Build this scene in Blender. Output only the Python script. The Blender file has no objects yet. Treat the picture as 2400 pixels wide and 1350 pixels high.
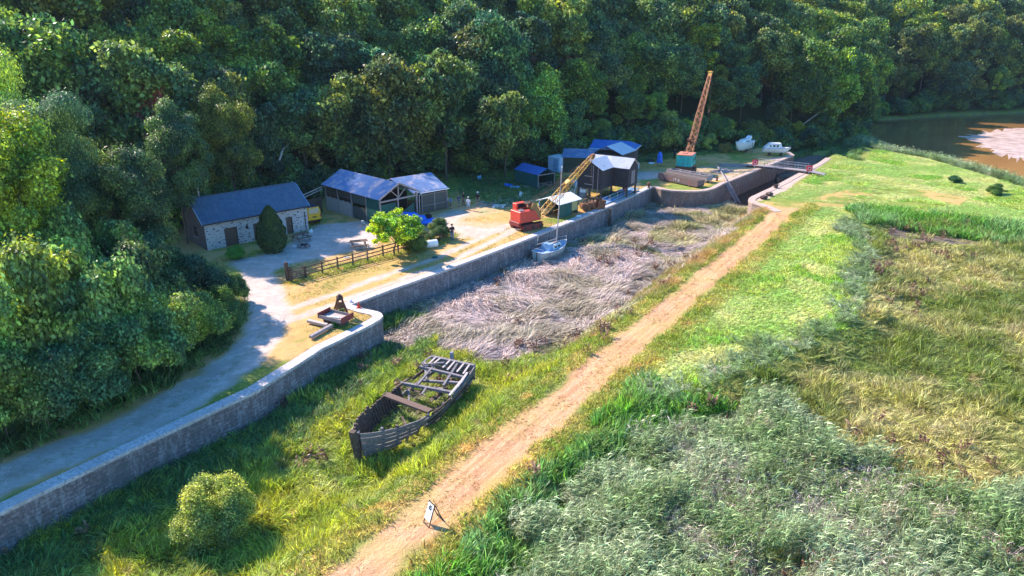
import bpy, bmesh, math, random
import numpy as np
from mathutils import Vector, Matrix, Quaternion
scene = bpy.context.scene
R = math.radians
# ------------------------------------------------------------------ camera
CAM_H = 22.0
PITCH = math.atan((675 - 60) / 1620.0)          # looking down about 20.8 degrees
cam = bpy.data.objects.new('camera', bpy.data.cameras.new('camera'))
scene.collection.objects.link(cam)
cam.location = (0, 0, CAM_H)
cam.rotation_euler = (math.pi / 2 - PITCH, 0, 0)
cam.data.sensor_width = 36
cam.data.lens = 1620 / 2400 * 36
cam.data.clip_end = 3000
scene.camera = cam
# ------------------------------------------------------------------ sky, sun, exposure
SUN_EL = R(38); SUN_AZ = math.atan2(-0.82, 0.57)
world = bpy.data.worlds.new('World'); scene.world = world
world.use_nodes = True
wn = world.node_tree.nodes; wl = world.node_tree.links
bg = wn['Background']
sky = wn.new('ShaderNodeTexSky'); sky.sky_type = 'NISHITA'; sky.sun_disc = False
sky.sun_elevation = SUN_EL; sky.sun_rotation = SUN_AZ % (2 * math.pi)
sky.ozone_density = 3.0; sky.air_density = 1.0; sky.dust_density = 0.5
hsv = wn.new('ShaderNodeHueSaturation'); hsv.inputs['Saturation'].default_value = 1.35; wl.new(sky.outputs[0], hsv.inputs['Color']); wl.new(hsv.outputs[0], bg.inputs[0]); bg.inputs[1].default_value = 0.15
sun = bpy.data.objects.new('sun', bpy.data.lights.new('sun', 'SUN'))
scene.collection.objects.link(sun)
sun.data.energy = 4.3; sun.data.angle = R(0.5); sun.data.color = (1.0, 0.88, 0.77)
SDIR = Vector((math.sin(SUN_AZ) * math.cos(SUN_EL), math.cos(SUN_AZ) * math.cos(SUN_EL), math.sin(SUN_EL)))
sun.rotation_euler = SDIR.to_track_quat('Z', 'Y').to_euler()
scene.view_settings.view_transform = 'Standard'; scene.view_settings.look = 'None'
scene.view_settings.exposure = 1.42; scene.view_settings.gamma = 1
scene.cycles.max_bounces = 6; scene.cycles.transparent_max_bounces = 4
scene.cycles.diffuse_bounces = 3; scene.cycles.transmission_bounces = 3
# ------------------------------------------------------------------ image <-> ground survey
_c, _s = math.cos(PITCH), math.sin(PITCH)
def P(x, y, z=0.0):
    """ground position (height z) surveyed from the photograph's pixel"""
    d = Vector((x - 1200, 1620 * _c + (675 - y) * _s, -1620 * _s + (675 - y) * _c))
    t = (z - CAM_H) / d.z
    return Vector((d.x * t, d.y * t, z))
def proj(X, Y, Z):
    v = Z - CAM_H
    dep = Y * _c - v * _s; up = Y * _s + v * _c
    return 1200 + 1620 * X / dep, 675 - 1620 * up / dep
def on_ray(x, y, base, L, far=True):
    d = Vector((x - 1200, 1620 * _c + (675 - y) * _s, -1620 * _s + (675 - y) * _c)).normalized()
    o = Vector((0, 0, CAM_H)) - Vector(base)
    b = o.dot(d); c = o.dot(o) - L * L; D = b * b - c
    if D < 0: return Vector((0, 0, CAM_H)) + d * (-b)
    return Vector((0, 0, CAM_H)) + d * (-b + math.sqrt(D) * (1 if far else -1))
def top_z(p, ty):
    lo, hi = p[2], 80
    for _ in range(50):
        m = (lo + hi) / 2
        if proj(p[0], p[1], m)[1] > ty: lo = m
        else: hi = m
    return lo
# ------------------------------------------------------------------ noise
def _h(ix, iy, s):
    n = (ix.astype(np.int64) * 374761393 + iy.astype(np.int64) * 668265263 + s * 1442695041) & 0x7fffffff
    n = (n ^ (n >> 13)) * 1274126177 & 0x7fffffff
    n = n ^ (n >> 16)
    return (n & 0xffff) / 65535.0
def vnoise(x, y, scale=1.0, seed=0):
    x = np.asarray(x, float) / scale; y = np.asarray(y, float) / scale
    ix = np.floor(x); iy = np.floor(y); fx = x - ix; fy = y - iy
    fx = fx * fx * (3 - 2 * fx); fy = fy * fy * (3 - 2 * fy)
    a = _h(ix, iy, seed); b = _h(ix + 1, iy, seed); c = _h(ix, iy + 1, seed); d = _h(ix + 1, iy + 1, seed)
    return (a * (1 - fx) + b * fx) * (1 - fy) + (c * (1 - fx) + d * fx) * fy
def fbm(x, y, scale=1.0, seed=0, o=3):
    t = 0; w = 0
    for k in range(o):
        t = t + vnoise(x, y, scale / 2 ** k, seed + k) * 0.5 ** k; w += 0.5 ** k
    return t / w
def inpoly(x, y, poly):
    x = np.asarray(x, float); y = np.asarray(y, float); r = np.zeros(x.shape, bool)
    n = len(poly)
    for i in range(n):
        x1, y1 = poly[i][:2]; x2, y2 = poly[(i + 1) % n][:2]
        if y1 == y2: continue
        c = ((y1 > y) != (y2 > y)) & (x < (x2 - x1) * (y - y1) / (y2 - y1) + x1)
        r ^= c
    return r
def dist_line(x, y, pts, closed=False):
    x = np.asarray(x, float); y = np.asarray(y, float); best = np.full(x.shape, 1e9)
    n = len(pts); m = n if closed else n - 1
    for i in range(m):
        x1, y1 = pts[i][:2]; x2, y2 = pts[(i + 1) % n][:2]
        dx, dy = x2 - x1, y2 - y1; L = dx * dx + dy * dy + 1e-12
        t = np.clip(((x - x1) * dx + (y - y1) * dy) / L, 0, 1)
        best = np.minimum(best, np.hypot(x - x1 - t * dx, y - y1 - t * dy))
    return best
def sstep(a, b, x):
    t = np.clip((x - a) / (b - a), 0, 1); return t * t * (3 - 2 * t)
# ------------------------------------------------------------------ object helpers
COL = scene.collection
def link(o, parent=None):
    COL.objects.link(o)
    if parent: o.parent = parent
    return o
def tag(o, label=None, cat=None, group=None, kind=None):
    if label: o['label'] = label
    if cat: o['category'] = cat
    if group: o['group'] = group
    if kind: o['kind'] = kind
    return o
def thing(name, label, cat, loc=(0, 0, 0), rz=0, group=None):
    o = bpy.data.objects.new(name, None); o.empty_display_size = 0.3
    link(o); o.location = loc; o.rotation_euler = (0, 0, rz)
    return tag(o, label, cat, group)
def dup(root, loc=None, rz=None, label=None, group=None, scale=None, color=None):
    r = root.copy(); COL.objects.link(r)
    if loc is not None: r.location = loc
    if rz is not None: r.rotation_euler = (0, 0, rz)
    if scale is not None: r.scale = scale
    if label: r['label'] = label
    if group: r['group'] = group
    if color: r.color = color
    for ch in root.children:
        c = ch.copy(); COL.objects.link(c); c.parent = r
        if color: c.color = color
        for g in ch.children:
            d = g.copy(); COL.objects.link(d); d.parent = c
    return r
def V(*a): return Vector(a)
class MB:
    def __init__(s): s.v = []; s.f = []; s.m = []; s.mi = 0
    def _add(s, vs, fs):
        n = len(s.v); s.v += [tuple(p) for p in vs]
        for f in fs: s.f.append(tuple(i + n for i in f)); s.m.append(s.mi)
        return s
    def box(s, c, d, rz=0, rx=0, ry=0):
        x, y, z = d[0] / 2, d[1] / 2, d[2] / 2
        m = Matrix.Rotation(rz, 3, 'Z') @ Matrix.Rotation(ry, 3, 'Y') @ Matrix.Rotation(rx, 3, 'X')
        vs = [m @ V(a, b, e) + Vector(c) for a in (-x, x) for b in (-y, y) for e in (-z, z)]
        return s._add(vs, [(0, 1, 3, 2), (4, 6, 7, 5), (0, 4, 5, 1), (2, 3, 7, 6), (0, 2, 6, 4), (1, 5, 7, 3)])
    def beam(s, p, q, w, h=None, up=(0, 0, 1), w2=None, h2=None):
        h = h or w; w2 = w2 or w; h2 = h2 or h
        p = Vector(p); q = Vector(q); d = (q - p).normalized(); u = Vector(up)
        if abs(d.dot(u)) > .98: u = V(0, 1, 0)
        a = d.cross(u).normalized(); b = a.cross(d).normalized(); vs = []
        for o, W, H in ((p, w, h), (q, w2, h2)):
            for i, j in ((-1, -1), (1, -1), (1, 1), (-1, 1)): vs.append(o + a * i * W / 2 + b * j * H / 2)
        return s._add(vs, [(0, 3, 2, 1), (4, 5, 6, 7), (0, 1, 5, 4), (1, 2, 6, 5), (2, 3, 7, 6), (3, 0, 4, 7)])
    def tube(s, p, q, r, r2=None, n=8, caps=True):
        r2 = r if r2 is None else r2
        p = Vector(p); q = Vector(q); d = (q - p).normalized()
        u = V(0, 0, 1) if abs(d.z) < .95 else V(0, 1, 0)
        a = d.cross(u).normalized(); b = a.cross(d); vs = []
        for o, rr in ((p, r), (q, r2)):
            for k in range(n):
                t = 2 * math.pi * k / n; vs.append(o + (a * math.cos(t) + b * math.sin(t)) * rr)
        fs = [(k, (k + 1) % n, n + (k + 1) % n, n + k) for k in range(n)]
        if caps: fs += [tuple(range(n))[::-1], tuple(range(n, 2 * n))]
        return s._add(vs, fs)
    def path(s, pts, r, n=6):
        for i in range(len(pts) - 1): s.tube(pts[i], pts[i + 1], r, None, n)
        return s
    def cap(s, p, q, r, r2=None, n=10):
        """tapered capsule"""
        r2 = r if r2 is None else r2
        p = Vector(p); q = Vector(q); d = q - p
        if d.length < 1e-5: d = V(0, 0, 1e-4)
        dn = d.normalized(); u = V(0, 0, 1) if abs(dn.z) < .9 else V(0, 1, 0)
        a = dn.cross(u).normalized(); b = a.cross(dn); vs = []; rings = []
        for k in (0, 1, 2, 3): t = -math.pi / 2 + math.pi / 2 * k / 3; rings.append((p + dn * math.sin(t) * r, max(math.cos(t) * r, 1e-4)))
        for k in (0, 1, 2, 3): t = math.pi / 2 * k / 3; rings.append((q + dn * math.sin(t) * r2, max(math.cos(t) * r2, 1e-4)))
        for o, rr in rings:
            for k in range(n):
                t = 2 * math.pi * k / n; vs.append(o + (a * math.cos(t) + b * math.sin(t)) * rr)
        fs = []
        for j in range(len(rings) - 1):
            for k in range(n): fs.append((j * n + k, j * n + (k + 1) % n, (j + 1) * n + (k + 1) % n, (j + 1) * n + k))
        fs += [tuple(range(n))[::-1], tuple(range((len(rings) - 1) * n, len(rings) * n))]
        return s._add(vs, fs)
    def ell(s, c, r, n=12, m=8):
        vs = []; fs = []
        for j in range(m + 1):
            t = math.pi * j / m - math.pi / 2
            for k in range(n):
                u = 2 * math.pi * k / n; w = max(math.cos(t), 1e-3)
                vs.append((c[0] + r[0] * w * math.cos(u), c[1] + r[1] * w * math.sin(u), c[2] + r[2] * math.sin(t)))
        for j in range(m):
            for k in range(n): fs.append((j * n + k, j * n + (k + 1) % n, (j + 1) * n + (k + 1) % n, (j + 1) * n + k))
        fs += [tuple(range(n))[::-1], tuple(range(m * n, (m + 1) * n))]
        return s._add(vs, fs)
    def lathe(s, c, prof, n=16):
        vs = []; fs = []
        for r, z in prof:
            for k in range(n):
                u = 2 * math.pi * k / n; vs.append((c[0] + r * math.cos(u), c[1] + r * math.sin(u), c[2] + z))
        for j in range(len(prof) - 1):
            for k in range(n): fs.append((j * n + k, j * n + (k + 1) % n, (j + 1) * n + (k + 1) % n, (j + 1) * n + k))
        fs += [tuple(range(n))[::-1], tuple(range((len(prof) - 1) * n, len(prof) * n))]
        return s._add(vs, fs)
    def prism(s, poly, vec):
        """closed polygon (list of 3d) pushed along vec"""
        n = len(poly); vec = Vector(vec); vs = [Vector(p) for p in poly] + [Vector(p) + vec for p in poly]
        fs = [tuple(range(n))[::-1], tuple(range(n, 2 * n))] + [(k, (k + 1) % n, n + (k + 1) % n, n + k) for k in range(n)]
        return s._add(vs, fs)
    def grid(s, rows, closed=False):
        """rows: list of equal-length lists of points"""
        n = len(rows[0]); vs = [p for r in rows for p in r]; fs = []
        for j in range(len(rows) - 1):
            for k in range(n if closed else n - 1):
                fs.append((j * n + k, j * n + (k + 1) % n, (j + 1) * n + (k + 1) % n, (j + 1) * n + k))
        return s._add(vs, fs)
    def corr(s, a, b, c, d, wave=.15, amp=.03):
        """corrugated sheet: ridge runs a->b (top) and d->c (bottom); corrugations run down the slope"""
        a, b, c, d = map(Vector, (a, b, c, d)); L = (b - a).length; n = max(4, int(L / wave * 4))
        nrm = (b - a).cross(d - a).normalized()
        top = []; bot = []
        for i in range(n + 1):
            t = i / n; o = nrm * amp * math.sin(2 * math.pi * t * L / wave)
            top.append(a.lerp(b, t) + o); bot.append(d.lerp(c, t) + o)
        return s.grid([top, bot])
    def build(s, name, mat, parent=None, smooth=False, bevel=0, solid=0, vox=0, sub=0):
        me = bpy.data.meshes.new(name)
        me.from_pydata(s.v, [], s.f); 
        mats = mat if isinstance(mat, (list, tuple)) else [mat]
        for m in mats: me.materials.append(m)
        if len(mats) > 1: me.polygons.foreach_set('material_index', s.m)
        if smooth: me.polygons.foreach_set('use_smooth', [True] * len(me.polygons))
        bm = bmesh.new(); bm.from_mesh(me); 
        if not solid: bmesh.ops.recalc_face_normals(bm, faces=bm.faces)
        bm.to_mesh(me); bm.free()
        o = bpy.data.objects.new(name, me); link(o, parent)
        if vox:
            md = o.modifiers.new('r', 'REMESH'); md.mode = 'VOXEL'; md.voxel_size = vox; md.use_smooth_shade = True
        if solid:
            md = o.modifiers.new('s', 'SOLIDIFY'); md.thickness = solid; md.offset = 0
        if bevel:
            md = o.modifiers.new('b', 'BEVEL'); md.width = bevel; md.segments = 1; md.limit_method = 'ANGLE'
        return o
# ------------------------------------------------------------------ materials
class NT:
    def __init__(s, name):
        s.m = bpy.data.materials.new(name); s.m.use_nodes = True; s.t = s.m.node_tree
        s.b = s.t.nodes['Principled BSDF']; s.out = s.t.nodes['Material Output']
    def n(s, typ, **kw):
        nd = s.t.nodes.new('ShaderNode' + typ)
        for k, v in kw.items():
            if k.startswith('i_'):
                key = k[2:]; key = int(key) if key.isdigit() else key
                nd.inputs[key].default_value = v
            else: setattr(nd, k, v)
        return nd
    def l(s, a, b): s.t.links.new(a, b)
    def pos(s): return s.n('NewGeometry').outputs['Position']
    def obj(s): return s.n('TexCoord').outputs['Object']
    def scaled(s, vec, sc):
        m = s.n('Mapping'); m.inputs['Scale'].default_value = sc; s.l(vec, m.inputs[0]); return m.outputs[0]
    def noise(s, vec, scale, detail=4, rough=.6, lo=.35, hi=.65, dist=0):
        nd = s.n('TexNoise', i_Scale=scale, i_Detail=detail, i_Roughness=rough, i_Distortion=dist)
        if vec is not None: s.l(vec, nd.inputs['Vector'])
        return s.ramp(nd.outputs[0], [(lo, 0), (hi, 1)])
    def ramp(s, fac, stops):
        r = s.n('MapRange'); r.inputs[1].default_value = stops[0][0]; r.inputs[2].default_value = stops[1][0]
        r.inputs[3].default_value = stops[0][1]; r.inputs[4].default_value = stops[1][1]; r.clamp = True
        s.l(fac, r.inputs[0]); return r.outputs[0]
    def mix(s, fac, a, b, mode='MIX'):
        m = s.n('Mix', data_type='RGBA', blend_type=mode)
        for k, v in ((0, fac), (6, a), (7, b)):
            if isinstance(v, (int, float)): m.inputs[k].default_value = v
            elif isinstance(v, (tuple, list)): m.inputs[k].default_value = (*v[:3], 1)
            else: s.l(v, m.inputs[k])
        return m.outputs[2]
    def math(s, op, a, b=0.0):
        m = s.n('Math', operation=op)
        for k, v in ((0, a), (1, b)):
            if isinstance(v, (int, float)): m.inputs[k].default_value = v
            else: s.l(v, m.inputs[k])
        return m.outputs[0]
    def attr(s, name): return s.n('Attribute', attribute_name=name).outputs['Fac']
    def bump(s, h, strength=.5, dist=.05):
        b = s.n('Bump'); b.inputs['Strength'].default_value = strength; b.inputs['Distance'].default_value = dist
        s.l(h, b.inputs['Height']); s.l(b.outputs[0], s.b.inputs['Normal'])
    def color(s, c):
        if isinstance(c, (tuple, list)): s.b.inputs['Base Color'].default_value = (*c[:3], 1)
        else: s.l(c, s.b.inputs['Base Color'])
def M(name, c1, c2=None, rough=.8, scale=3, metal=0, bump=0, c3=None, s3=1.0, lo3=.55, stretch=(1, 1, 1), spec=.3):
    """weathered surface: two tones broken up by noise and an optional stain"""
    t = NT(name); v = t.scaled(t.obj(), stretch)
    c2 = c2 or tuple(x * .7 for x in c1)
    f = t.noise(v, scale, 5, .65)
    c = t.mix(f, c1, c2)
    if c3: c = t.mix(t.noise(v, s3, 6, .7, lo3, lo3 + .12), c, c3)
    t.color(c); t.b.inputs['Roughness'].default_value = rough; t.b.inputs['Metallic'].default_value = metal
    t.b.inputs['Specular IOR Level'].default_value = spec
    if bump: t.bump(f, bump, .03)
    return t.m
# ================================================================== LAYOUT
def PL(lst, z=0.0): return [P(a, b, z) for a, b in lst]
w0, w3 = P(0, 1203), P(1530, 438)
_d = (P(600, 918) - w0).normalized()
QUAY = [w0 - _d * 40] + PL([(0, 1203), (300, 1058), (600, 918), (755, 818), (868, 763), (890, 750), (897, 742), (894, 736), (884, 731), (855, 725), (823, 715),
        (916, 680), (1014, 645), (1150, 594), (1278, 545), (1427, 485), (1530, 438)])
LOCKL = PL([(1530, 438), (1550, 444), (1572, 447), (1605, 449), (1632, 449), (1656, 447), (1675, 442), (1697, 430), (1740, 413), (1788, 394), (1825, 379), (1862, 364), (1850, 356)])
LOCKR = PL([(1936, 370), (1917, 383), (1878, 403), (1822, 433), (1781, 452), (1762, 461), (1755, 466), (1754, 471), (1762, 476), (1781, 481), (1800, 488), (1816, 497)])
QUAYPOLY = QUAY + LOCKL[1:] + PL([(1845, 350), (1780, 344), (1700, 330), (1400, 330)]) + [V(-120, 260, 0), V(-160, 60, 0), V(-120, -40, 0)]
LANDR = LOCKR + PL([(1850, 505), (1900, 475), (2060, 420), (2010, 375), (1960, 362)])
W1, W2 = P(835, 1350, -.3), P(1835, 500, -.3)
PD = (W2 - W1); PD.z = 0; PLEN = PD.length; PD.normalize(); PN = V(PD.y, -PD.x, 0)      # along the path, and to its right
RIVER = PL([(2005, 302), (2030, 325), (2062, 350), (2130, 380), (2250, 402), (2400, 445), (2700, 540), (3300, 700), (3400, 300), (2800, 258), (2400, 266), (2200, 274), (2060, 284), (2015, 292)], -3.3)
HILL = [V(-130, 20, 0), V(-95, 45, 0), V(-66, 60, 0), V(-45, 70, 0), V(-39, 77, 0), V(-33, 87, 0), V(-27, 94, 0)] + PL([(900, 428), (1000, 415), (1150, 408), (1300, 388), (1500, 366), (1640, 350), (1760, 338),
        (1850, 330), (1950, 318), (2000, 303)]) + PL([(2060, 280), (2200, 271), (2400, 263), (2800, 254)], -3.3) + [V(420, 300, 0)]
HILLPOLY = HILL + [V(900, 300, 0), V(900, 1200, 0), V(-900, 1200, 0), V(-900, 20, 0)]
MARSH = [(1000, 1500), (1040, 1350), (1130, 1210), (1240, 1110), (1390, 1020), (1540, 960), (1700, 905), (1850, 850), (1990, 770), (2040, 660), (2030, 580), (2010, 535), (2120, 520), (2400, 548), (2900, 600), (3600, 900), (3600, 1500)]
MARSHW = [P(a, b, -.8) for a, b in MARSH]
def hill_d(x, y):
    d = dist_line(x, y, HILL); return np.where(inpoly(x, y, HILLPOLY), d, -d)
def path_st(x, y):
    rx, ry = x - W1.x, y - W1.y
    return rx * PN.x + ry * PN.y, rx * PD.x + ry * PD.y
def ground(x, y):
    x = np.asarray(x, float); y = np.asarray(y, float)
    s, t = path_st(x, y)
    wob = (fbm(x, y, 7, 3) - .5)
    left = -.3 - 2.0 * sstep(1.9, 6.0, -s + wob * 1.2) 
    left = left - 1.1 * sstep(PLEN + 6, PLEN + 14, t)            # the lock channel is deeper
    dm = dist_line(x, y, MARSHW); im = inpoly(x, y, MARSHW)
    right = -.3 - .9 * np.where(im, sstep(0, 3.5, dm), 0)
    z = np.where(s < 0, left, right)
    z = z + (fbm(x, y, 3, 9) - .5) * np.where(np.abs(s) < 1.8, .06, .35) * np.where(z < -.5, 1, .5)
    il = inpoly(x, y, LANDR); dl = dist_line(x, y, LANDR, True); z = np.where(il, np.where(dist_line(x, y, LOCKR) > .45, 0, z), np.where((s > -2.5) & (z > -.7), z * sstep(0, 5, dl), z))
    iq = inpoly(x, y, QUAYPOLY); dq = np.minimum(dist_line(x, y, QUAY), dist_line(x, y, LOCKL))
    qz = (fbm(x, y, 6, 21) - .5) * .1 - .03
    far = (~iq) & (~il) & (s < 0) & (t > PLEN + 34)
    z = np.where(far, -2.3 + (fbm(x, y, 5, 30) - .5) * .8, z)
    z = np.where(iq & (dq > .45), qz, z)
    z = z + .25 * np.exp(-((s - 18) / 9) ** 2 - ((t - PLEN - 2) / 9) ** 2) * (~iq)
    ir = inpoly(x, y, RIVER); dr = dist_line(x, y, RIVER, True)
    z = np.where(iq, z, np.minimum(z, np.where(ir, -3.5 - .3 * np.minimum(dr, 5), -3.45 + .34 * dr)))
    hd = hill_d(x, y)
    up = np.where(hd > 0, .62 * hd * sstep(0, 6, hd) + (fbm(x, y, 14, 40) - .5) * 3 * sstep(2, 12, hd), 0)
    up = np.minimum(up, 60)
    return np.where(hd > 0, np.where(ir, z, np.maximum(z, np.where(s < 100, z, z)) + up), z)
def gz(x, y): return float(ground(np.array([x]), np.array([y]))[0])
def G(px, py, z=0.0):
    """surveyed point dropped to the real ground height"""
    p = P(px, py, z)
    for _ in range(4): p = P(px, py, gz(p.x, p.y))
    return p
def ax(parts):
    out = []
    for a, b, st in parts: out += list(np.arange(a, b, st))
    return np.array(out)
XS = ax([(-900, -140, 40), (-140, -48, 4), (-48, 76, .4), (76, 170, 1.2), (170, 260, 5), (260, 900, 40)]); YS = ax([(-60, 18, 3), (18, 132, .4), (132, 250, 1.2), (250, 400, 6), (400, 1200, 40)])
gx, gy = np.meshgrid(XS, YS); Z = ground(gx, gy)
ny, nx = gx.shape
co = np.stack([gx.ravel(), gy.ravel(), Z.ravel()], 1)
idx = np.arange(ny * nx).reshape(ny, nx)
fc = np.stack([idx[:-1, :-1].ravel(), idx[:-1, 1:].ravel(), idx[1:, 1:].ravel(), idx[1:, :-1].ravel()], 1)
def fastmesh(name, co, fc, mats=(), smooth=False):
    me = bpy.data.meshes.new(name); k = fc.shape[1]
    me.vertices.add(len(co)); me.vertices.foreach_set('co', np.ascontiguousarray(co, dtype=np.float32).ravel())
    me.loops.add(fc.size); me.loops.foreach_set('vertex_index', np.ascontiguousarray(fc, dtype=np.int32).ravel())
    me.polygons.add(len(fc)); me.polygons.foreach_set('loop_start', np.arange(0, fc.size, k, dtype=np.int32))
    me.polygons.foreach_set('loop_total', np.full(len(fc), k, dtype=np.int32))
    if smooth: me.polygons.foreach_set('use_smooth', np.ones(len(fc), dtype=bool))
    for m in mats: me.materials.append(m)
    me.update(calc_edges=True); me.validate(); return me
# ---- ground cover weights (what the surface is made of)
ROAD = [(-300, 1300), (0, 1125), (200, 1045), (400, 955), (540, 862), (615, 785), (640, 735)]
BR_UP = [(640, 740), (618, 690), (600, 650), (600, 622), (680, 600), (780, 572)]
BR_R = [(655, 745), (720, 722), (800, 694), (900, 658), (960, 636), (1040, 608), (1130, 566), (1200, 530)]
YARD = [(540, 612), (600, 602), (660, 588), (700, 560), (745, 530), (850, 520), (890, 560), (870, 582), (800, 588), (740, 605), (700, 612), (660, 625), (600, 650)]
YARD2 = [(1070, 520), (1130, 500), (1200, 480), (1300, 455), (1350, 438), (1500, 418), (1560, 412), (1560, 398), (1430, 405), (1250, 440), (1180, 462), (1120, 480), (1060, 495), (1020, 520), (1020, 545), (1090, 555), (1180, 540), (1205, 525)]
def pxline(l, z=0): return [P(a, b, z) for a, b in l]
x, y = gx.ravel(), gy.ravel(); z = Z.ravel()
s_, t_ = path_st(x, y)
jag = (fbm(x, y, 1.6, 77) - .5)
iq = inpoly(x, y, QUAYPOLY)
d1 = dist_line(x, y, pxline(ROAD)); d2 = dist_line(x, y, pxline(BR_UP)); d3 = dist_line(x, y, pxline(BR_R))
grav = 1 - sstep(1.25, 1.9, d1 + jag * 1.2)
grav = np.maximum(grav, 1 - sstep(1.3, 2.0, d2 + jag * 1.0))
rut = np.minimum(np.abs(d3 - .95), 9)
grav = np.maximum(grav, (1 - sstep(.3, .7, rut + jag * .8)) * .8)
yd = pxline(YARD); iy = inpoly(x, y, yd); dy_ = dist_line(x, y, yd, True)
grav = np.maximum(grav, np.where(iy, 1, 1 - sstep(0, .9, dy_ + jag)))
yd = pxline(YARD2); iy = inpoly(x, y, yd); dy_ = dist_line(x, y, yd, True)
grav = np.maximum(grav, np.where(iy, 1, 1 - sstep(0, 1.5, dy_ + jag)) * (.25 + .6 * sstep(.42, .58, fbm(x, y, 4, 31))))
grav = grav * iq
ap = inpoly(x, y, pxline([(1800, 448), (1878, 404), (1935, 371), (1950, 371), (1902, 404), (1862, 430), (1848, 446), (1810, 460), (1790, 470), (1770, 472)])) | \
     inpoly(x, y, pxline([(1700, 420), (1788, 388), (1862, 360), (1800, 372), (1740, 385), (1640, 388), (1600, 425)]))
paving = ap * 1.0
pathw = (1 - sstep(.85, 1.6, np.abs(s_) + jag * 1.2)) * (1 - sstep(PLEN - 2, PLEN + 5, t_ + jag * 3)) * (t_ > -30) * (~iq)
gre = (fbm(x, y, 5, 55) * .6 + fbm(x, y, 1.2, 56) * .4)
dry = sstep(.42, .56, gre + .02)
dry = np.where(iq, np.maximum(dry, .7 * (d3 < 5)), dry)
rg = pxline([(1880, 470), (2000, 440), (2150, 440), (2270, 458), (2250, 480), (2100, 478), (1950, 470)]); ig = inpoly(x, y, rg)
dry = np.where(iq, dry, np.where(ig, sstep(.5, .62, gre) * .8, np.where((np.abs(s_) < 3.2) & (t_ < PLEN + 4), sstep(.36, .52, gre) * .8, .15 * sstep(.45, .6, gre))))
track2 = pxline([(1870, 480), (1960, 478), (2100, 485), (2250, 497), (2400, 520), (2700, 560)])
dry = np.maximum(dry, (1 - sstep(.6, 1.4, dist_line(x, y, track2) + jag)) * .55 * (~iq))
basin = ((~iq) & (s_ < -4.5) & (t_ < PLEN + 60)) * 1.0
mud = np.maximum(basin, (z < -3.2) * 1.0)
mud = np.maximum(mud, inpoly(x, y, [P(a, b, -1.1) for a, b in [(2075, 540), (2150, 545), (2250, 553), (2310, 572), (2250, 578), (2150, 570), (2080, 560)]]) * 1.0)
mud = np.maximum(mud, inpoly(x, y, [P(a, b, -1.1) for a, b in [(1720, 1330), (1800, 1300), (1880, 1320), (1880, 1420), (1700, 1420)]]) * 1.0)
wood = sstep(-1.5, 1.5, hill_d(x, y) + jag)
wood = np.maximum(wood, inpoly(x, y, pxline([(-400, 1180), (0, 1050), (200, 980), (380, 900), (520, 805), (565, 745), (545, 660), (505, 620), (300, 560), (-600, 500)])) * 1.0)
mid = (1 - sstep(.15, .5, d1 + jag * .5)) * iq
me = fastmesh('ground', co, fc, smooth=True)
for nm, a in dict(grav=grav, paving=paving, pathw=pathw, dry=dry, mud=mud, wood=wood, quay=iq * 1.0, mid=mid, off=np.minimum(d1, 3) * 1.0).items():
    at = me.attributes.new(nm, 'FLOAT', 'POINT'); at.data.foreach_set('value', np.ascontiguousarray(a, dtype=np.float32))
t = NT('ground surface'); pv = t.pos()
fine = t.noise(pv, 9, 5, .7, .3, .7); med = t.noise(pv, 1.3, 5, .65, .35, .65); big = t.noise(pv, .35, 4, .6, .38, .62)
grass = t.mix(med, (.2, .27, .05), (.33, .34, .08)); grass = t.mix(t.math('MULTIPLY', fine, .5), grass, (.07, .11, .02))
dryc = t.mix(med, (.66, .4, .15), (.6, .33, .15)); dryc = t.mix(t.math('MULTIPLY', fine, .4), dryc, (.36, .22, .09))
c = t.mix(t.attr('dry'), grass, dryc)
mp_r = t.n('Mapping'); mp_r.inputs['Rotation'].default_value = (0, 0, math.atan2(PD.y, PD.x) * -1); mp_r.inputs['Scale'].default_value = (1, 1, 1); t.l(pv, mp_r.inputs[0])
strk = t.noise(t.scaled(mp_r.outputs[0], (.12, 2.6, 1)), 1.2, 6, .8, .42, .58)
hay = t.mix(strk, (.7, .4, .24), (.5, .24, .13)); hay = t.mix(t.math('MULTIPLY', t.noise(t.scaled(mp_r.outputs[0], (.6, 1.4, 1)), 7, 4, .8, .42, .66), .75), hay, (.34, .2, .09)); hay = t.mix(t.math('MULTIPLY', t.noise(pv, 5, 5, .8, .55, .68), .7), hay, (.7, .47, .3))
hay = t.mix(t.math('MULTIPLY', big, .35), hay, (.5, .38, .12))
c = t.mix(t.attr('pathw'), c, hay)
gr = t.mix(fine, (.62, .49, .43), (.48, .38, .34)); gr = t.mix(t.math('MULTIPLY', big, .4), gr, (.36, .31, .27))
gr = t.mix(t.math('MULTIPLY', t.noise(pv, 2.2, 6, .75, .52, .66), .45), gr, (.32, .28, .16))
wv_ = t.noise(pv, 1.1, 6, .8, .4, .62); gr = t.mix(t.math('MULTIPLY', t.math('MULTIPLY', t.attr('mid'), wv_), .75), gr, (.27, .25, .14)); gr = t.mix(t.math('MULTIPLY', t.noise(pv, 7, 5, .85, .55, .7), .55), gr, (.25, .21, .2)); gr = t.mix(t.math('MULTIPLY', t.noise(pv, .8, 5, .8, .5, .6), .5), gr, (.74, .62, .56))
c = t.mix(t.attr('grav'), c, gr)
pav = t.mix(med, (.6, .42, .34), (.5, .36, .3)); c = t.mix(t.attr('paving'), c, t.mix(t.math('MULTIPLY', fine, .4), pav, (.34, .27, .2)))
mudc = t.mix(med, (.13, .1, .075), (.2, .15, .12)); c = t.mix(t.attr('mud'), c, mudc)
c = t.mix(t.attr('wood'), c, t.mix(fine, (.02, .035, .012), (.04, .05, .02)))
t.color(c); t.b.inputs['Roughness'].default_value = .95; t.b.inputs['Specular IOR Level'].default_value = .1
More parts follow.
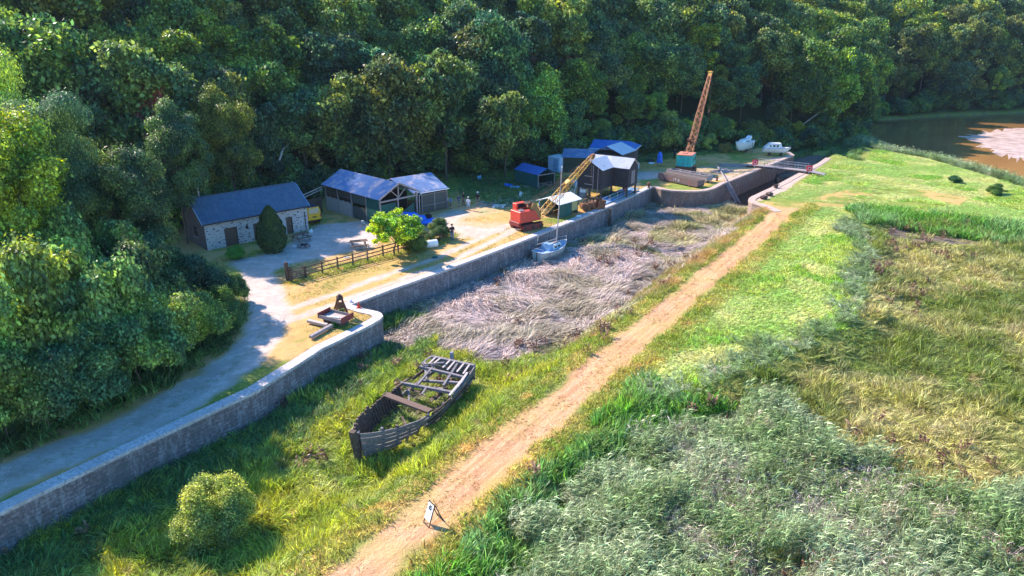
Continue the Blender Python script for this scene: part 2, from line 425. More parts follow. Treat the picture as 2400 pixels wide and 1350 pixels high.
t.bump(t.math('ADD', fine, t.math('MULTIPLY', med, 1.5)), .6, .06)
me.materials.append(t.m)
gobj = bpy.data.objects.new('ground', me); link(gobj); tag(gobj, 'ground of the yard, bank, basin and wooded hill', 'ground', kind='structure')
# ---- water
def sheet(name, pts, z, mat, **k):
    mb = MB(); mb._add([(p[0], p[1], z) for p in pts], [tuple(range(len(pts)))]); o = mb.build(name, mat); return o
t = NT('muddy river water'); pv = t.pos()
c = t.mix(t.noise(pv, .05, 3, .5, .4, .6), (.4, .2, .06), (.3, .15, .05)); t.color(c)
t.b.inputs['Roughness'].default_value = .12; t.b.inputs['Specular IOR Level'].default_value = .5
t.bump(t.n('TexNoise', i_Scale=.9, i_Detail=3).outputs[0], .12, .05); RIVM = t.m
rp = RIVER
o = sheet('river', [V(60, 120, 0), V(700, 90, 0), V(700, 260, 0), V(300, 262, 0), V(150, 226, 0), V(100, 208, 0), V(88, 200, 0), V(75, 185, 0)], -3.3, RIVM)
tag(o, 'brown muddy tidal river beyond the grass bank', 'river', kind='structure')
t = NT('dark lock water'); t.color((.02, .016, .012)); t.b.inputs['Roughness'].default_value = .08
o = sheet('lock_water', [P(a, b, -2.9) for a, b in [(1690, 440), (1760, 425), (1862, 375), (1900, 350), (1960, 352), (1900, 395), (1860, 425), (1810, 452), (1770, 480), (1735, 492)]], -2.9, t.m)
tag(o, 'dark still water lying in the lock under the footbridge', 'water', kind='structure')
# pale pinkish raised patch built into the river
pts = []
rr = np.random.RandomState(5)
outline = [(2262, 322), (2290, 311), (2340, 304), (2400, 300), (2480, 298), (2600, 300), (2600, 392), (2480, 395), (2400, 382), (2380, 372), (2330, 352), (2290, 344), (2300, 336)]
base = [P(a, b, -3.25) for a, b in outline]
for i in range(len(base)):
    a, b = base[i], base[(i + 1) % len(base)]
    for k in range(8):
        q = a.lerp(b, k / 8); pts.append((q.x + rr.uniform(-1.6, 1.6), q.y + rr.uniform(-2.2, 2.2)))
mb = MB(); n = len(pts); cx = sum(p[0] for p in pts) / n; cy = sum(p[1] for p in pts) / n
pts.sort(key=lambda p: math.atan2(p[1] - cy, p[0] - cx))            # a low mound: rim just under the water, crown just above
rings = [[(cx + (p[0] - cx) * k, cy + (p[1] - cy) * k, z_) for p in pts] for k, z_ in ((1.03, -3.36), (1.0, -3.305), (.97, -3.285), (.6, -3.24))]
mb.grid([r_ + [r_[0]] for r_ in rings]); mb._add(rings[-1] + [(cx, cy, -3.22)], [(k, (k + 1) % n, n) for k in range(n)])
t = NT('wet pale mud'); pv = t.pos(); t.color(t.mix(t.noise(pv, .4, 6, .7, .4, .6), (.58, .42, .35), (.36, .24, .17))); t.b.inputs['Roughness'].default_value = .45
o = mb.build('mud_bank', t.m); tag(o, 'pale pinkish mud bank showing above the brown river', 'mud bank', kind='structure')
# ================================================================== WALLS
def offset(pts, w):
    out = []
    for i, p in enumerate(pts):
        a = (pts[i] - pts[i - 1]) if i else (pts[1] - pts[0]); b = (pts[i + 1] - pts[i]) if i < len(pts) - 1 else a
        a = a.normalized(); b = b.normalized()
        na = V(-a.y, a.x, 0); nb = V(-b.y, b.x, 0); m = (na + nb)
        if m.length < .3: m = na
        m.normalize(); k = min(1.6, 1 / max(.4, m.dot(na))); out.append(p + m * w * k)
    return out
def ribbon(name, pts, off0, off1, z0, z1, mat, parent, step=1.0, wob=0.0, seed=1):
    """solid band following pts from offset off0 to off1, with a u/v map in metres"""
    fine_ = [pts[0]]
    for i in range(len(pts) - 1):
        L = (pts[i + 1] - pts[i]).length; k = max(1, int(L / step))
        for j in range(1, k + 1): fine_.append(pts[i].lerp(pts[i + 1], j / k))
    A = offset(fine_, off0); B = offset(fine_, off1); rnd = random.Random(seed)
    vs = []; fs = []; u = [0]
    for i in range(1, len(fine_)): u.append(u[-1] + (fine_[i] - fine_[i - 1]).length)
    zt = [z1 + rnd.uniform(-wob, wob) for _ in fine_]; zb = z0 if callable(z0) else (lambda p: z0)
    for i, p in enumerate(fine_):
        vs += [(A[i].x, A[i].y, zb(p)), (A[i].x, A[i].y, zt[i]), (B[i].x, B[i].y, zt[i]), (B[i].x, B[i].y, zb(p))]
    uv = []; n = len(fine_)
    for i in range(n - 1):
        a, b = i * 4, i * 4 + 4
        for k in range(4):
            fs.append((a + k, b + k, b + (k + 1) % 4, a + (k + 1) % 4))
            lo = (0, 1, 2, 3)
            vv = {0: (vs[a][2], zt[i]), 1: (zt[i], zt[i] + abs(off1 - off0)), 2: (zt[i], vs[a][2]), 3: (0, 1)}[k]
            uv += [(u[i], vv[0]), (u[i + 1], vv[0]), (u[i + 1], vv[1]), (u[i], vv[1])]
    fs += [(0, 1, 2, 3), (n * 4 - 1, n * 4 - 2, n * 4 - 3, n * 4 - 4)]; uv += [(0, 0), (0, 1), (1, 1), (1, 0)] * 2
    me = bpy.data.meshes.new(name); me.from_pydata(vs, [], fs); lay = me.uv_layers.new(name='uv')
    lay.data.foreach_set('uv', np.array(uv, dtype=np.float32).ravel())
    me.materials.append(mat); o = bpy.data.objects.new(name, me); link(o, parent)
    return o
def wall_mat(name, a, b, mortar, stain, bw=.42, bh=.17, uv=True, white=0.0, ms=.03):
    t = NT(name)
    if uv: vec = t.n('UVMap').outputs[0]
    else:
        sp = t.n('SeparateXYZ'); t.l(t.obj(), sp.inputs[0]); cb = t.n('CombineXYZ')
        t.l(t.math('ADD', sp.outputs[0], sp.outputs[1]), cb.inputs[0]); t.l(sp.outputs[2], cb.inputs[1]); vec = cb.outputs[0]
    wn_ = t.n('TexNoise', i_Scale=1.6, i_Detail=2); t.l(vec, wn_.inputs['Vector'])
    wv = t.n('VectorMath', operation='MULTIPLY_ADD'); t.l(wn_.outputs['Color'], wv.inputs[0]); wv.inputs[1].default_value = (.5, .3, 0); t.l(vec, wv.inputs[2])
    br = t.n('TexBrick', i_Scale=1.0); br.inputs['Brick Width'].default_value = bw; br.inputs['Row Height'].default_value = bh
    br.inputs['Mortar Size'].default_value = ms; br.inputs['Mortar Smooth'].default_value = .3; br.inputs['Bias'].default_value = 0
    br.inputs['Color1'].default_value = (0, 0, 0, 1); br.inputs['Color2'].default_value = (1, 1, 1, 1); br.inputs['Mortar'].default_value = (.5, .5, .5, 1)
    br.offset_frequency = 2; br.squash = .8; br.squash_frequency = 3
    t.l(wv.outputs[0], br.inputs['Vector'])
    col = t.mix(br.outputs['Color'], a, b)
    col = t.mix(t.noise(vec, 5, 4, .7, .35, .65), col, tuple(q * .55 for q in a))
    col = t.mix(t.math('MULTIPLY', br.outputs['Fac'], .7), col, mortar)
    n1 = t.noise(vec, .45, 6, .7, .5, .62); col = t.mix(t.math('MULTIPLY', n1, .75), col, stain)
    if white:
        n2 = t.noise(t.scaled(vec, (1.6, .45, 1)), 1.3, 6, .78, .5, .62); col = t.mix(t.math('MULTIPLY', n2, white), col, (.55, .5, .5))
    t.color(col); t.b.inputs['Roughness'].default_value = .9; t.b.inputs['Specular IOR Level'].default_value = .15
    t.bump(t.math('SUBTRACT', t.noise(vec, 6, 3), t.math('MULTIPLY', br.outputs['Fac'], 1.6)), .8, .05)
    return t.m
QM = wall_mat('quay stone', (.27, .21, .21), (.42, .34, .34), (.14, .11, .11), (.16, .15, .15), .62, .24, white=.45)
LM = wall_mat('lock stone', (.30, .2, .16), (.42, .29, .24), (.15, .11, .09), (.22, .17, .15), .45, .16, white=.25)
LMR = wall_mat('sunlit lock stone', (.42, .29, .25), (.52, .38, .33), (.3, .22, .18), (.36, .27, .22), .5, .2, white=.3)  # lighter copy of the lock stone, sunlight put into its colour
CM = wall_mat('coping stone', (.66, .58, .57), (.76, .67, .65), (.34, .29, .28), (.5, .43, .4), 1.3, 2.0, ms=.02)
CM2 = wall_mat('pinkish coping', (.6, .44, .37), (.66, .5, .43), (.38, .29, .24), (.5, .36, .29), 1.3, 2.0, ms=.02)
def wall(name, label, pts, base, mat, cm, cw=.75, top=.06, th=.85, seed=1):
    o = thing(name, label, 'wall', pts[0].copy()); 
    loc = [p - pts[0] for p in pts]
    ribbon('wall_body', loc, .03, th, base, top - .22, mat, o, 1.0, .006, seed)
    ribbon('coping', loc, -.03, cw, top - .22, top, cm, o, 1.25, .012, seed + 5)
    return o
wall('quay_wall', 'long stone quay wall with pale coping along the basin, stepping out at a rounded corner', QUAY, -3.2, QM, CM, .8)
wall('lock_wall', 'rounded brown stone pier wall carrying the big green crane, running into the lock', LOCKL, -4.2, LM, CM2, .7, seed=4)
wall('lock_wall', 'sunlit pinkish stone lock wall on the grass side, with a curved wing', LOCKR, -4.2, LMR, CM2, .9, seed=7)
# ================================================================== FOLIAGE
def leaf_mat(name, c1, c2, c3=None, transl=.35, tint=True, sc=1.2, rand=.5, dead=None, deadlo=.6):
    """leaf surface: diffuse + translucent, tone drifts with position; tinted by the object's own colour"""
    t = NT(name); pv = t.pos()
    f = t.noise(pv, sc, 4, .65, .35, .65)
    c = t.mix(f, c1, c2)
    if c3: c = t.mix(t.noise(pv, sc * .22, 3, .6, .42, .58), c, c3)
    if dead: c = t.mix(t.noise(pv, sc * .5, 5, .7, deadlo, deadlo + .05), c, dead)
    oi = t.n('ObjectInfo')
    if rand:
        hv = t.n('HueSaturation'); t.l(c, hv.inputs['Color'])
        t.l(t.math('ADD', t.math('MULTIPLY', oi.outputs['Random'], rand), 1 - rand / 2), hv.inputs['Value']); 
        t.l(t.math('ADD', t.math('MULTIPLY', oi.outputs['Random'], .03), .485), hv.inputs['Hue']); c = hv.outputs[0]
    lv = t.n('HueSaturation'); t.l(c, lv.inputs['Color']); t.l(t.math('ADD', t.math('MULTIPLY', t.math('POWER', t.attr('lv'), 2.0), 1.7), .42), lv.inputs['Value']); c = lv.outputs[0]
    if tint: c = t.mix(1.0, c, oi.outputs['Color'], 'MULTIPLY')
    d = t.b; t.l(c, d.inputs['Base Color']); d.inputs['Roughness'].default_value = .45; d.inputs['Specular IOR Level'].default_value = .35
    tr = t.n('BsdfTranslucent'); hs = t.n('HueSaturation'); hs.inputs['Saturation'].default_value = 1.15; hs.inputs['Value'].default_value = 1.3
    t.l(c, hs.inputs['Color']); t.l(hs.outputs[0], tr.inputs[0])
    ms = t.n('MixShader'); ms.inputs[0].default_value = transl; t.l(d.outputs[0], ms.inputs[1]); t.l(tr.outputs[0], ms.inputs[2]); t.l(ms.outputs[0], t.out.inputs[0])
    return t.m
LEAF = leaf_mat('broad leaves', (.16, .215, .055), (.29, .33, .09), (.08, .15, .075), transl=.42)
LEAFN = leaf_mat('conifer needles', (.035, .09, .02), (.06, .13, .025), None, .15)
BARK = M('bark', (.14, .11, .08), (.07, .055, .045), scale=6)
DEADW = M('pale dead wood', (.4, .34, .3), (.25, .2, .17), scale=5)
def leaves(rng, n, lobes, size, flat=.5, asp=.62, up=.35, droop=0.0):
    """n rhombic leaf clumps on the surfaces of overlapping lobes -> co, faces"""
    lobes = np.array(lobes, float); area = (lobes[:, 3] * lobes[:, 4] + lobes[:, 3] * lobes[:, 5]) ; pr = area / area.sum()
    k = rng.choice(len(lobes), int(n * 1.5), p=pr); L = lobes[k]
    d = rng.normal(size=(len(k), 3)); d[:, 2] += .25; d /= np.linalg.norm(d, axis=1)[:, None]
    bump = .82 + .3 * vnoise(d[:, 0] * 3 + k * 7.3, d[:, 1] * 3 + d[:, 2] * 3.7, 1, 3)
    rad = bump * (1.14 - .5 * rng.rand(len(k)) ** 1.3); spray = rng.rand(len(k)) < .16; rad = np.where(spray, bump * (1.05 + .45 * rng.rand(len(k))), rad)
    p = L[:, :3] + d * L[:, 3:6] * rad[:, None]
    keep = np.ones(len(k), bool)                                    # drop leaves buried in another lobe
    for j in range(len(lobes)):
        q = (p - lobes[j, :3]) / lobes[j, 3:6]; r2 = (q ** 2).sum(1); keep &= ~((r2 < .38) & (k != j))
    p = p[keep][:n]; d = d[keep][:n]; m = len(p)
    nn = d * 1.0 + rng.normal(size=(m, 3)) * flat; nn[:, 2] += up; nn /= np.linalg.norm(nn, axis=1)[:, None]
    tt = rng.normal(size=(m, 3)); tt[:, 2] -= droop; tt -= nn * (tt * nn).sum(1)[:, None]; tt /= np.linalg.norm(tt, axis=1)[:, None]
    bb = np.cross(nn, tt); s = size * (.6 + .8 * rng.rand(m))[:, None]
    co = np.stack([p - tt * s * .5, p + bb * s * asp * .5 - nn * s * .06, p + tt * s * .5, p - bb * s * asp * .5 - nn * s * .06], 1).reshape(-1, 3)
    return co, np.arange(m * 4).reshape(m, 4)
def leaf_mesh(name, co, fc, mats, seed=1):
    me = fastmesh(name, co, fc, mats); a = me.attributes.new('lv', 'FLOAT', 'POINT'); r = np.random.RandomState(seed).rand(len(co) // 4)
    a.data.foreach_set('value', np.repeat(r, 4).astype(np.float32)); return me
def lobe_crown(rng, r, h0, h1, n, lr, shape='round'):
    """lobes piled over a crown outline of radius r between heights h0 and h1"""
    out = []; cz = (h0 + h1) / 2; hz = (h1 - h0) / 2
    for i in range(n):
        d = rng.normal(size=3); d /= np.linalg.norm(d); 
        if d[2] < -.55: d[2] *= -1
        q = .45 + .42 * rng.rand() if i % 3 else .2 + .4 * rng.rand()
        rr = r * (1.0 if shape == 'round' else 1)
        w = lr * (.65 + .7 * rng.rand())
        out.append((d[0] * rr * q * 1.05, d[1] * rr * q * 1.05, cz + d[2] * hz * q * 1.1, w, w, w * (.62 + .25 * rng.rand())))
    return out
def make_tree(name, label, cat, seed, r, h, n_leaf, leaf, lobes=34, lr=1.25, h0=.22, mat=None, trunk=.16, group=None, **kw):
    rng = np.random.RandomState(seed); root = thing(name, label, cat, (0, 0, 0), 0, group)
    mb = MB(); zt = h * .8; pts = [V(0, 0, -.6)]
    for k in range(1, 7): pts.append(V(rng.normal() * .14 * k * .4, rng.normal() * .14 * k * .4, zt * k / 6))
    for k in range(6): mb.tube(pts[k], pts[k + 1], trunk * (1 - k / 7.5), trunk * (1 - (k + 1) / 7.5), 7)
    lb = lobe_crown(rng, r, h * h0, h, lobes, lr)
    for k in range(min(14, lobes)):
        L = lb[k]; st = pts[min(5, 2 + k % 4)]; e = V(*L[:3]); m = st.lerp(e, .5) + V(0, 0, .3)
        mb.tube(st, m, trunk * .42, trunk * .28, 5); mb.tube(m, e, trunk * .28, trunk * .1, 5)
    mb.build('trunk', BARK, root)
    co, fc = leaves(rng, n_leaf, lb, leaf, **kw)
    me = leaf_mesh('crown', co, fc, [mat or LEAF]); o = bpy.data.objects.new('crown', me); link(o, root)
    return root
def put(proto, loc, s=1.0, sz=None, rz=None, color=(1, 1, 1, 1), label=None, group=None, name=None, first=[set()]):
    rz = random.uniform(0, 6.28) if rz is None else rz
    if proto.name in first[0]:
        o = dup(proto, loc, rz, label, group, (s, s, sz or s), color)
    else:
        first[0].add(proto.name); o = proto; o.location = loc; o.rotation_euler = (0, 0, rz); o.scale = (s, s, sz or s); o.color = color
        for c in o.children: c.color = color
        if label: o['label'] = label
        if group: o['group'] = group
    if name: o.name = name
    return o
random.seed(11)
NF = 24000
protos = [make_tree('broadleaf_tree', 'leafy tree', 'tree', 100 + i, 4.4 + .35 * (i % 3), 12 + (i % 4) * .8, NF, .42, 44 + 8 * (i % 3), 1.0 + .2 * (i % 3), .06, flat=1.5) for i in range(7)]
tall = [make_tree('broadleaf_tree', 'leafy tree', 'tree', 300 + i, 3.0, 13.5, NF, .32, 50, .85, .04, droop=1.0, flat=.8) for i in range(2)]
WL = 'broadleaf tree in the dense wood climbing the hillside behind the yard'
WG = 'trees of the hillside wood'
tints = [(1, 1, 1), (1.2, 1.15, .9), (.75, .95, 1.15), (.7, .85, 1.1), (1.6, 1.45, .8), (1.0, 1.1, .8), (1.25, 1.05, 1.0), (1.45, 1.35, 1.0), (1.7, 1.6, 1.0), (1.35, 1.35, .7), (.85, 1.0, 1.05)]
cnt = 0; spots = []
sp = 6.3; rnd = random.Random(4)
cands = []
yy = 40.0
while yy < 300:
    xx = -110.0
    while xx < 260:
        X = xx + rnd.uniform(-1.9, 1.9); Y = yy + rnd.uniform(-1.9, 1.9); cands.append((X, Y)); xx += sp
    yy += sp
cx_ = np.array(cands); hd = hill_d(cx_[:, 0], cx_[:, 1]); gzv = ground(cx_[:, 0], cx_[:, 1])
for (X, Y), d, z0 in zip(cands, hd, gzv):
    if d < 1.2 or d > 58: continue
    a = proj(X, Y, z0 + 12); b = proj(X, Y, z0 + 5)
    if a[0] < -110 or a[0] > 2500 or b[1] < -45: continue
    spots.append((X, Y, z0, d))
# keep the ones nearest to the foot of the slope first
spots.sort(key=lambda q: q[3])
print('candidates', len(spots)); spots = spots[:285]
for X, Y, z0, d in spots:
    pr = rnd.choice(protos if rnd.random() < .82 else tall)
    s = rnd.uniform(.9, 1.3) * (.8 if d < 4 else 1.0) * (1 + .15 * (Y > 150)); c = rnd.choice(tints); k = rnd.uniform(.8, 1.2)
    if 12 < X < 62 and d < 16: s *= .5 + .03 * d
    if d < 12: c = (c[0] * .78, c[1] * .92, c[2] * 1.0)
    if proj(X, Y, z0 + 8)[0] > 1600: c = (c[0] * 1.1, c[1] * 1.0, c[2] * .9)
    lab, grp = WL, WG
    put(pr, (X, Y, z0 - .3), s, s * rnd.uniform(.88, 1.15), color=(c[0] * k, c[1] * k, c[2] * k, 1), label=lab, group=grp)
print('forest trees', len(spots))
for i, (X, Y, h_) in enumerate([(-46, 73, 1.3), (-42, 81, 1.42), (-37, 88.5, 1.15), (-31.5, 94, .9), (-25, 98.5, 1.3), (-18, 101.5, 1.4), (-10, 104.5, 1.4), (-1, 106.5, 1.15)]):
    put(protos[i % 7], (X, Y, gz(X, Y) - .3), h_ * .85, h_, color=(.95 + .1 * (i % 3), 1.05, .95, 1), label='tall broadleaf tree at the very foot of the wood behind the buildings', group='tall trees at the foot of the wood')
# the big trees and thickets at the left of the track, each surveyed: base pixel, top pixel
near = [make_tree('broadleaf_tree', 'leafy tree', 'tree', 500 + i, 4.6, 13, 70000, .19, 60, .95, .04, group=None) for i in range(3)]
willow = make_tree('willow_tree', 'tall pale green willow with silvery drooping leaves at the left edge', 'tree', 520, 5.4, 17, 90000, .2, 60, 1.35, .08, droop=2.0, asp=.4)
def at(pr, bx, by, ty, s=None, color=(1, 1, 1), H=13., **k):
    p = P(bx, by, 0); h = top_z(p, ty); sz = h / H
    return put(pr, (p.x, p.y, -.15), (s or sz), sz, color=(*color, 1), **k)
at(near[0], 110, 800, 232, 1.12, (2.6, 2.3, .8), label='large sunlit yellow green tree at the left edge of the picture')
at(willow, 40, 690, 78, .95, (2.0, 1.9, 1.2), H=17, label='tallest pale green willow behind the sunlit yellow green tree')
at(willow, 215, 720, 200, .72, (1.0, 1.1, 1.15), H=17, label='greyish willow with silvery drooping tips right of the tall pale willow')
at(near[1], -110, 880, 520, .85, (1.5, 1.5, .8), label='bushy green tree cut off by the left edge beside the track')
at(near[2], 330, 700, 330, .9, (.75, .95, 1.0), label='dark bluish tree left of the stone house gable')
at(near[0], 440, 570, 230, .85, (.7, .9, 1.0), label='dark tree rising behind the left gable of the stone house')
at(near[1], 560, 520, 190, .8, (1.1, 1.1, .75), label='bright topped tree rising behind the stone house roof')
thick = [make_tree('thicket_bush', 'dense green bush', 'bush', 600 + i, 2.6, 4.2, 30000, .17, 34, .62, -.05, trunk=.05) for i in range(3)]
TG = 'thicket of bushes left of the gravel track'
TL = 'dense leafy bush in the dark thicket between the gravel track and the left edge'
for i, (bx, by, ty, s, c) in enumerate([(30, 985, 640, 1.25, (1, 1.1, .9)), (150, 940, 560, 1.3, (1.15, 1.15, .8)), (250, 900, 560, 1.3, (.9, 1, .95)), (120, 1010, 800, 1.0, (.8, 1, .9)), (230, 960, 760, 1.0, (.8, 1, .95)),
        (330, 905, 690, 1.1, (.95, 1.05, .85)), (410, 860, 690, .95, (1.05, 1.0, .75)), (350, 800, 560, 1.2, (.85, 1.0, .95)), (470, 815, 690, .8, (1.0, 1.05, .7)), (20, 1030, 830, .9, (.8, 1, .95)), (300, 780, 520, 1.2, (1.0, 1.1, .8)), (-80, 1080, 800, 1.1, (.9, 1, .9)),
        (180, 830, 500, 1.3, (1.05, 1.1, .8)), (270, 690, 480, 1.3, (.8, .95, 1)), (360, 720, 540, 1.0, (.7, .9, 1)), (80, 900, 600, 1.3, (.95, 1.1, .9))]):
    at(thick[i % 3], bx, by, ty, s, tuple(q * 1.35 for q in c), H=4.2, label=TL, group=TG)
at(thick[0], 462, 712, 578, 1.02, (.62, .85, 1.0), H=4.2, label='rounded dark green bush beside the track left of the small clipped bush')
at(thick[1], 520, 770, 668, .62, (.9, 1.0, .6), H=4.2, label='low olive bush at the outer bend of the gravel track')
at(thick[2], 550, 710, 640, .45, (.95, 1.0, .7), H=4.2, label='smallest rough bush at the bend of the track')
# undergrowth along the foot of the wood
UG = 'undergrowth along the foot of the wood'
UL = 'low green bush in the undergrowth at the foot of the wooded slope'
under = make_tree('undergrowth_bush', UL, 'bush', 650, 2.1, 2.9, 9000, .26, 22, .6, -.05, trunk=.04, group=UG)
k = 0
for i in range(len(HILL) - 1):
    a, b = HILL[i], HILL[i + 1]; L = (b - a).length; n = int(L / 1.9)
    for j in range(n):
        q = a.lerp(b, (j + rnd.random()) / n); q.x += rnd.uniform(-2, 1.4); q.y += rnd.uniform(-.6, 4.5)
        z0 = gz(q.x, q.y); px, py = proj(q.x, q.y, z0)
        if px < 280 or px > 2480 or z0 < -3.3: continue
        k += 1; c = rnd.choice([(.7, .95, .95), (.8, 1.05, .8), (.95, 1.1, .75), (.6, .85, .95)])
        put(under, (q.x, q.y, z0 - .1), rnd.uniform(1.0, 1.7), rnd.uniform(.8, 1.7), color=(*c, 1), label=UL, group=UG)
print('undergrowth', k)
def bush(lbl, bx, by, ty, z, s, color, pr=None, name=None, H=4.2, sx=None):
    p = G(bx, by, z); h = top_z(p, ty) - p.z
    return put(pr or thick[0], (p.x, p.y, p.z - .25), s, (h + .25) / H, color=(*color, 1), label=lbl, name=name)
def mound(seed, r, h, n, lr):
    rg = np.random.RandomState(seed); out = [(0, 0, h * .42, r * .8, r * .8, h * .45)]
    for i in range(n):
        a = rg.uniform(0, 6.283); z = rg.uniform(.1, .95); w = r * math.sqrt(max(.05, 1 - ((z - .38) / .62) ** 2)) * rg.uniform(.6, .9); q = lr * rg.uniform(.7, 1.3); out.append((w * math.cos(a), w * math.sin(a), z * h, q, q, q))
    return out
def make_mound(name, label, seed, r, h, n_leaf, leaf, n, lr, mat=None, color=(1, 1, 1), **kw):
    root = make_tree(name, label, 'bush', seed, r * .5, h * .8, 200, leaf, 12, lr, .1, trunk=.06); c = [q for q in root.children if q.name.startswith('crown')][0]
    co, fc = leaves(np.random.RandomState(seed), n_leaf, mound(seed, r, h, n, lr), leaf, **kw); c.data = leaf_mesh('crown', co, fc, [mat or LEAF]); c.color = (*color, 1); return root
round_ = make_mound('round_bush', 'round bush', 700, 2.2, 3.9, 75000, .11, 70, .55, flat=.8)
p = G(512, 1255, -2.2); put(round_, (p.x, p.y, p.z - .2), .8, (top_z(p, 1130) - p.z) / 4.0, color=(2.4, 2.2, 1.7, 1), label='round pale yellow green bush standing alone in the basin grass')
conn = make_tree('conifer_shrub', 'dark cone shaped evergreen in front of the stone house', 'shrub', 720, 1.6, 4.4, 26000, .13, 10, .5, 0, mat=LEAFN, trunk=.06)
# reshape the conifer's needles to a bluff cone
me = [c for c in conn.children if c.name.startswith('crown')][0].data
rng = np.random.RandomState(9); m = 26000; zz = rng.rand(m) ** .8; ang = rng.rand(m) * 6.283
prof = 1.6 * np.clip(np.sin(np.clip((zz + .16) / 1.18, 0, 1) * math.pi) , 0, 1) ** .62 * (1.12 - .5 * zz)
rr_ = prof * (.72 + .42 * vnoise(ang * 2.5, zz * 9, 1, 5)) * (1 - .2 * rng.rand(m) ** 2)
p_ = np.stack([rr_ * np.cos(ang), rr_ * np.sin(ang), zz * 4.45], 1)
nn = np.stack([np.cos(ang), np.sin(ang), np.full(m, .3)], 1) + rng.normal(size=(m, 3)) * .5; nn /= np.linalg.norm(nn, axis=1)[:, None]
tt = rng.normal(size=(m, 3)) * .5; tt[:, 2] += 1; tt -= nn * (tt * nn).sum(1)[:, None]; tt /= np.linalg.norm(tt, axis=1)[:, None]; bb = np.cross(nn, tt)
s = (.16 * (.6 + .8 * rng.rand(m)))[:, None]; nv = len(me.vertices)
co2 = np.stack([p_ - tt * s * .5, p_ + bb * s * .25, p_ + tt * s * .5, p_ - bb * s * .25], 1).reshape(-1, 3)
nc = [c for c in conn.children if c.name.startswith('crown')][0]; nc.data = leaf_mesh('crown', co2, np.arange(m * 4).reshape(m, 4), [LEAFN])
p = P(641, 588); conn.location = p; conn.scale = (1.05, 1.05, (top_z(p, 483)) / 4.45)
clip_ = make_mound('clipped_bush', 'small round clipped bright green bush by the stone house door', 740, .95, 1.5, 14000, .08, 20, .2, LEAFN, flat=.3)
p = P(553, 606); clip_.location = p; clip_.scale = (1.0, 1.0, top_z(p, 577) / 1.5); 
for c in clip_.children: c.color = (1.8, 3.0, 1.2, 1)
ys = make_tree('small_tree', 'yellow green young tree behind the post and rail fence', 'tree', 760, 2.7, 4.0, 17000, .19, 75, .34, .22, trunk=.08, flat=.9)
p = P(925, 598); ys.location = p; ys.scale = (1.3, 1.3, top_z(p, 497) / 4.0)
for c in ys.children: c.color = (3.2, 2.9, .7, 1)
bush('sprawling bush beside the fence right of the yellow green young tree', 975, 590, 548, 0, .45, (1.2, 1.1, .7))
bush('light green bush at the far end of the fence beside the standing person', 1028, 560, 512, 0, .5, (1.45, 1.3, .8), thick[1])
bush('low bush trailing over the fence rails', 1000, 572, 540, 0, .42, (1.1, 1.1, .7), thick[2])
bush('dark bush under the young tree by the fence', 955, 580, 540, 0, .5, (.7, .9, .7), thick[1])
bush('small green bush on the river bank', 2335, 455, 433, -2, .55, (.6, .95, .6))
bush('second small green bush on the river edge further left', 2235, 428, 412, -2.5, .4, (.7, .95, .6), thick[2])
bush('yellow leaved bush at the foot of the wood behind the lock', 1990, 338, 322, -2, .6, (1.8, 1.6, .6), thick[1])
bush('sunlit pale bush standing right of the green crane', 1655, 352, 312, 0, .75, (1.7, 1.5, 1.2), thick[2])
bush('sunlit pale bush behind the green crane jib', 1570, 356, 262, 0, 1.2, (1.5, 1.35, 1.05), thick[1])
bush('orange brown bush edging the yard beside the white boats', 1700, 357, 335, 0, .55, (2.2, 1.3, 1.0), thick[0])
bush('reddish leaved small tree high in the wood at the upper left', 400, 520, 130, 0, .55, (3.2, .8, 1.6), near[2], None, 13)
bush('weedy green bush growing through the four legged grab frame', 800, 735, 722, 0, .13, (1.4, 1.5, .7))
bush('weeds sprouting beside the red ended cart', 788, 765, 750, 0, .16, (1.1, 1.5, .7), thick[1])
# dead branches standing pale against the wood
for i, (bx, by, tx, ty, zz) in enumerate([(1870, 300, 1925, 262, 2), (1690, 262, 1730, 265, 4), (655, 375, 665, 345, 7)]):
    q = P(bx, by, zz); mb = MB(); e = on_ray(tx, ty, q, 5.5); pts = [V(0, 0, 0), (e - q) * .5 + V(.2, -.2, .35), (e - q)]
    mb.tube(pts[0], pts[1], .12, .08, 6); mb.tube(pts[1], pts[2], .08, .03, 6); mb.tube(pts[1], pts[1] + V(.9, -.3, .9), .05, .02, 5)
    # stand it on the slope with a stem
    o = mb.build('dead_branch', DEADW); o.location = q
    tag(o, ['bleached fallen branch above the lock', 'pale bare branch leaning out of the wood right of the crane jib', 'pale bare forked branch in front of the wood behind the house', 'thin pale bare trunk in the middle of the wood'][i], 'branch')
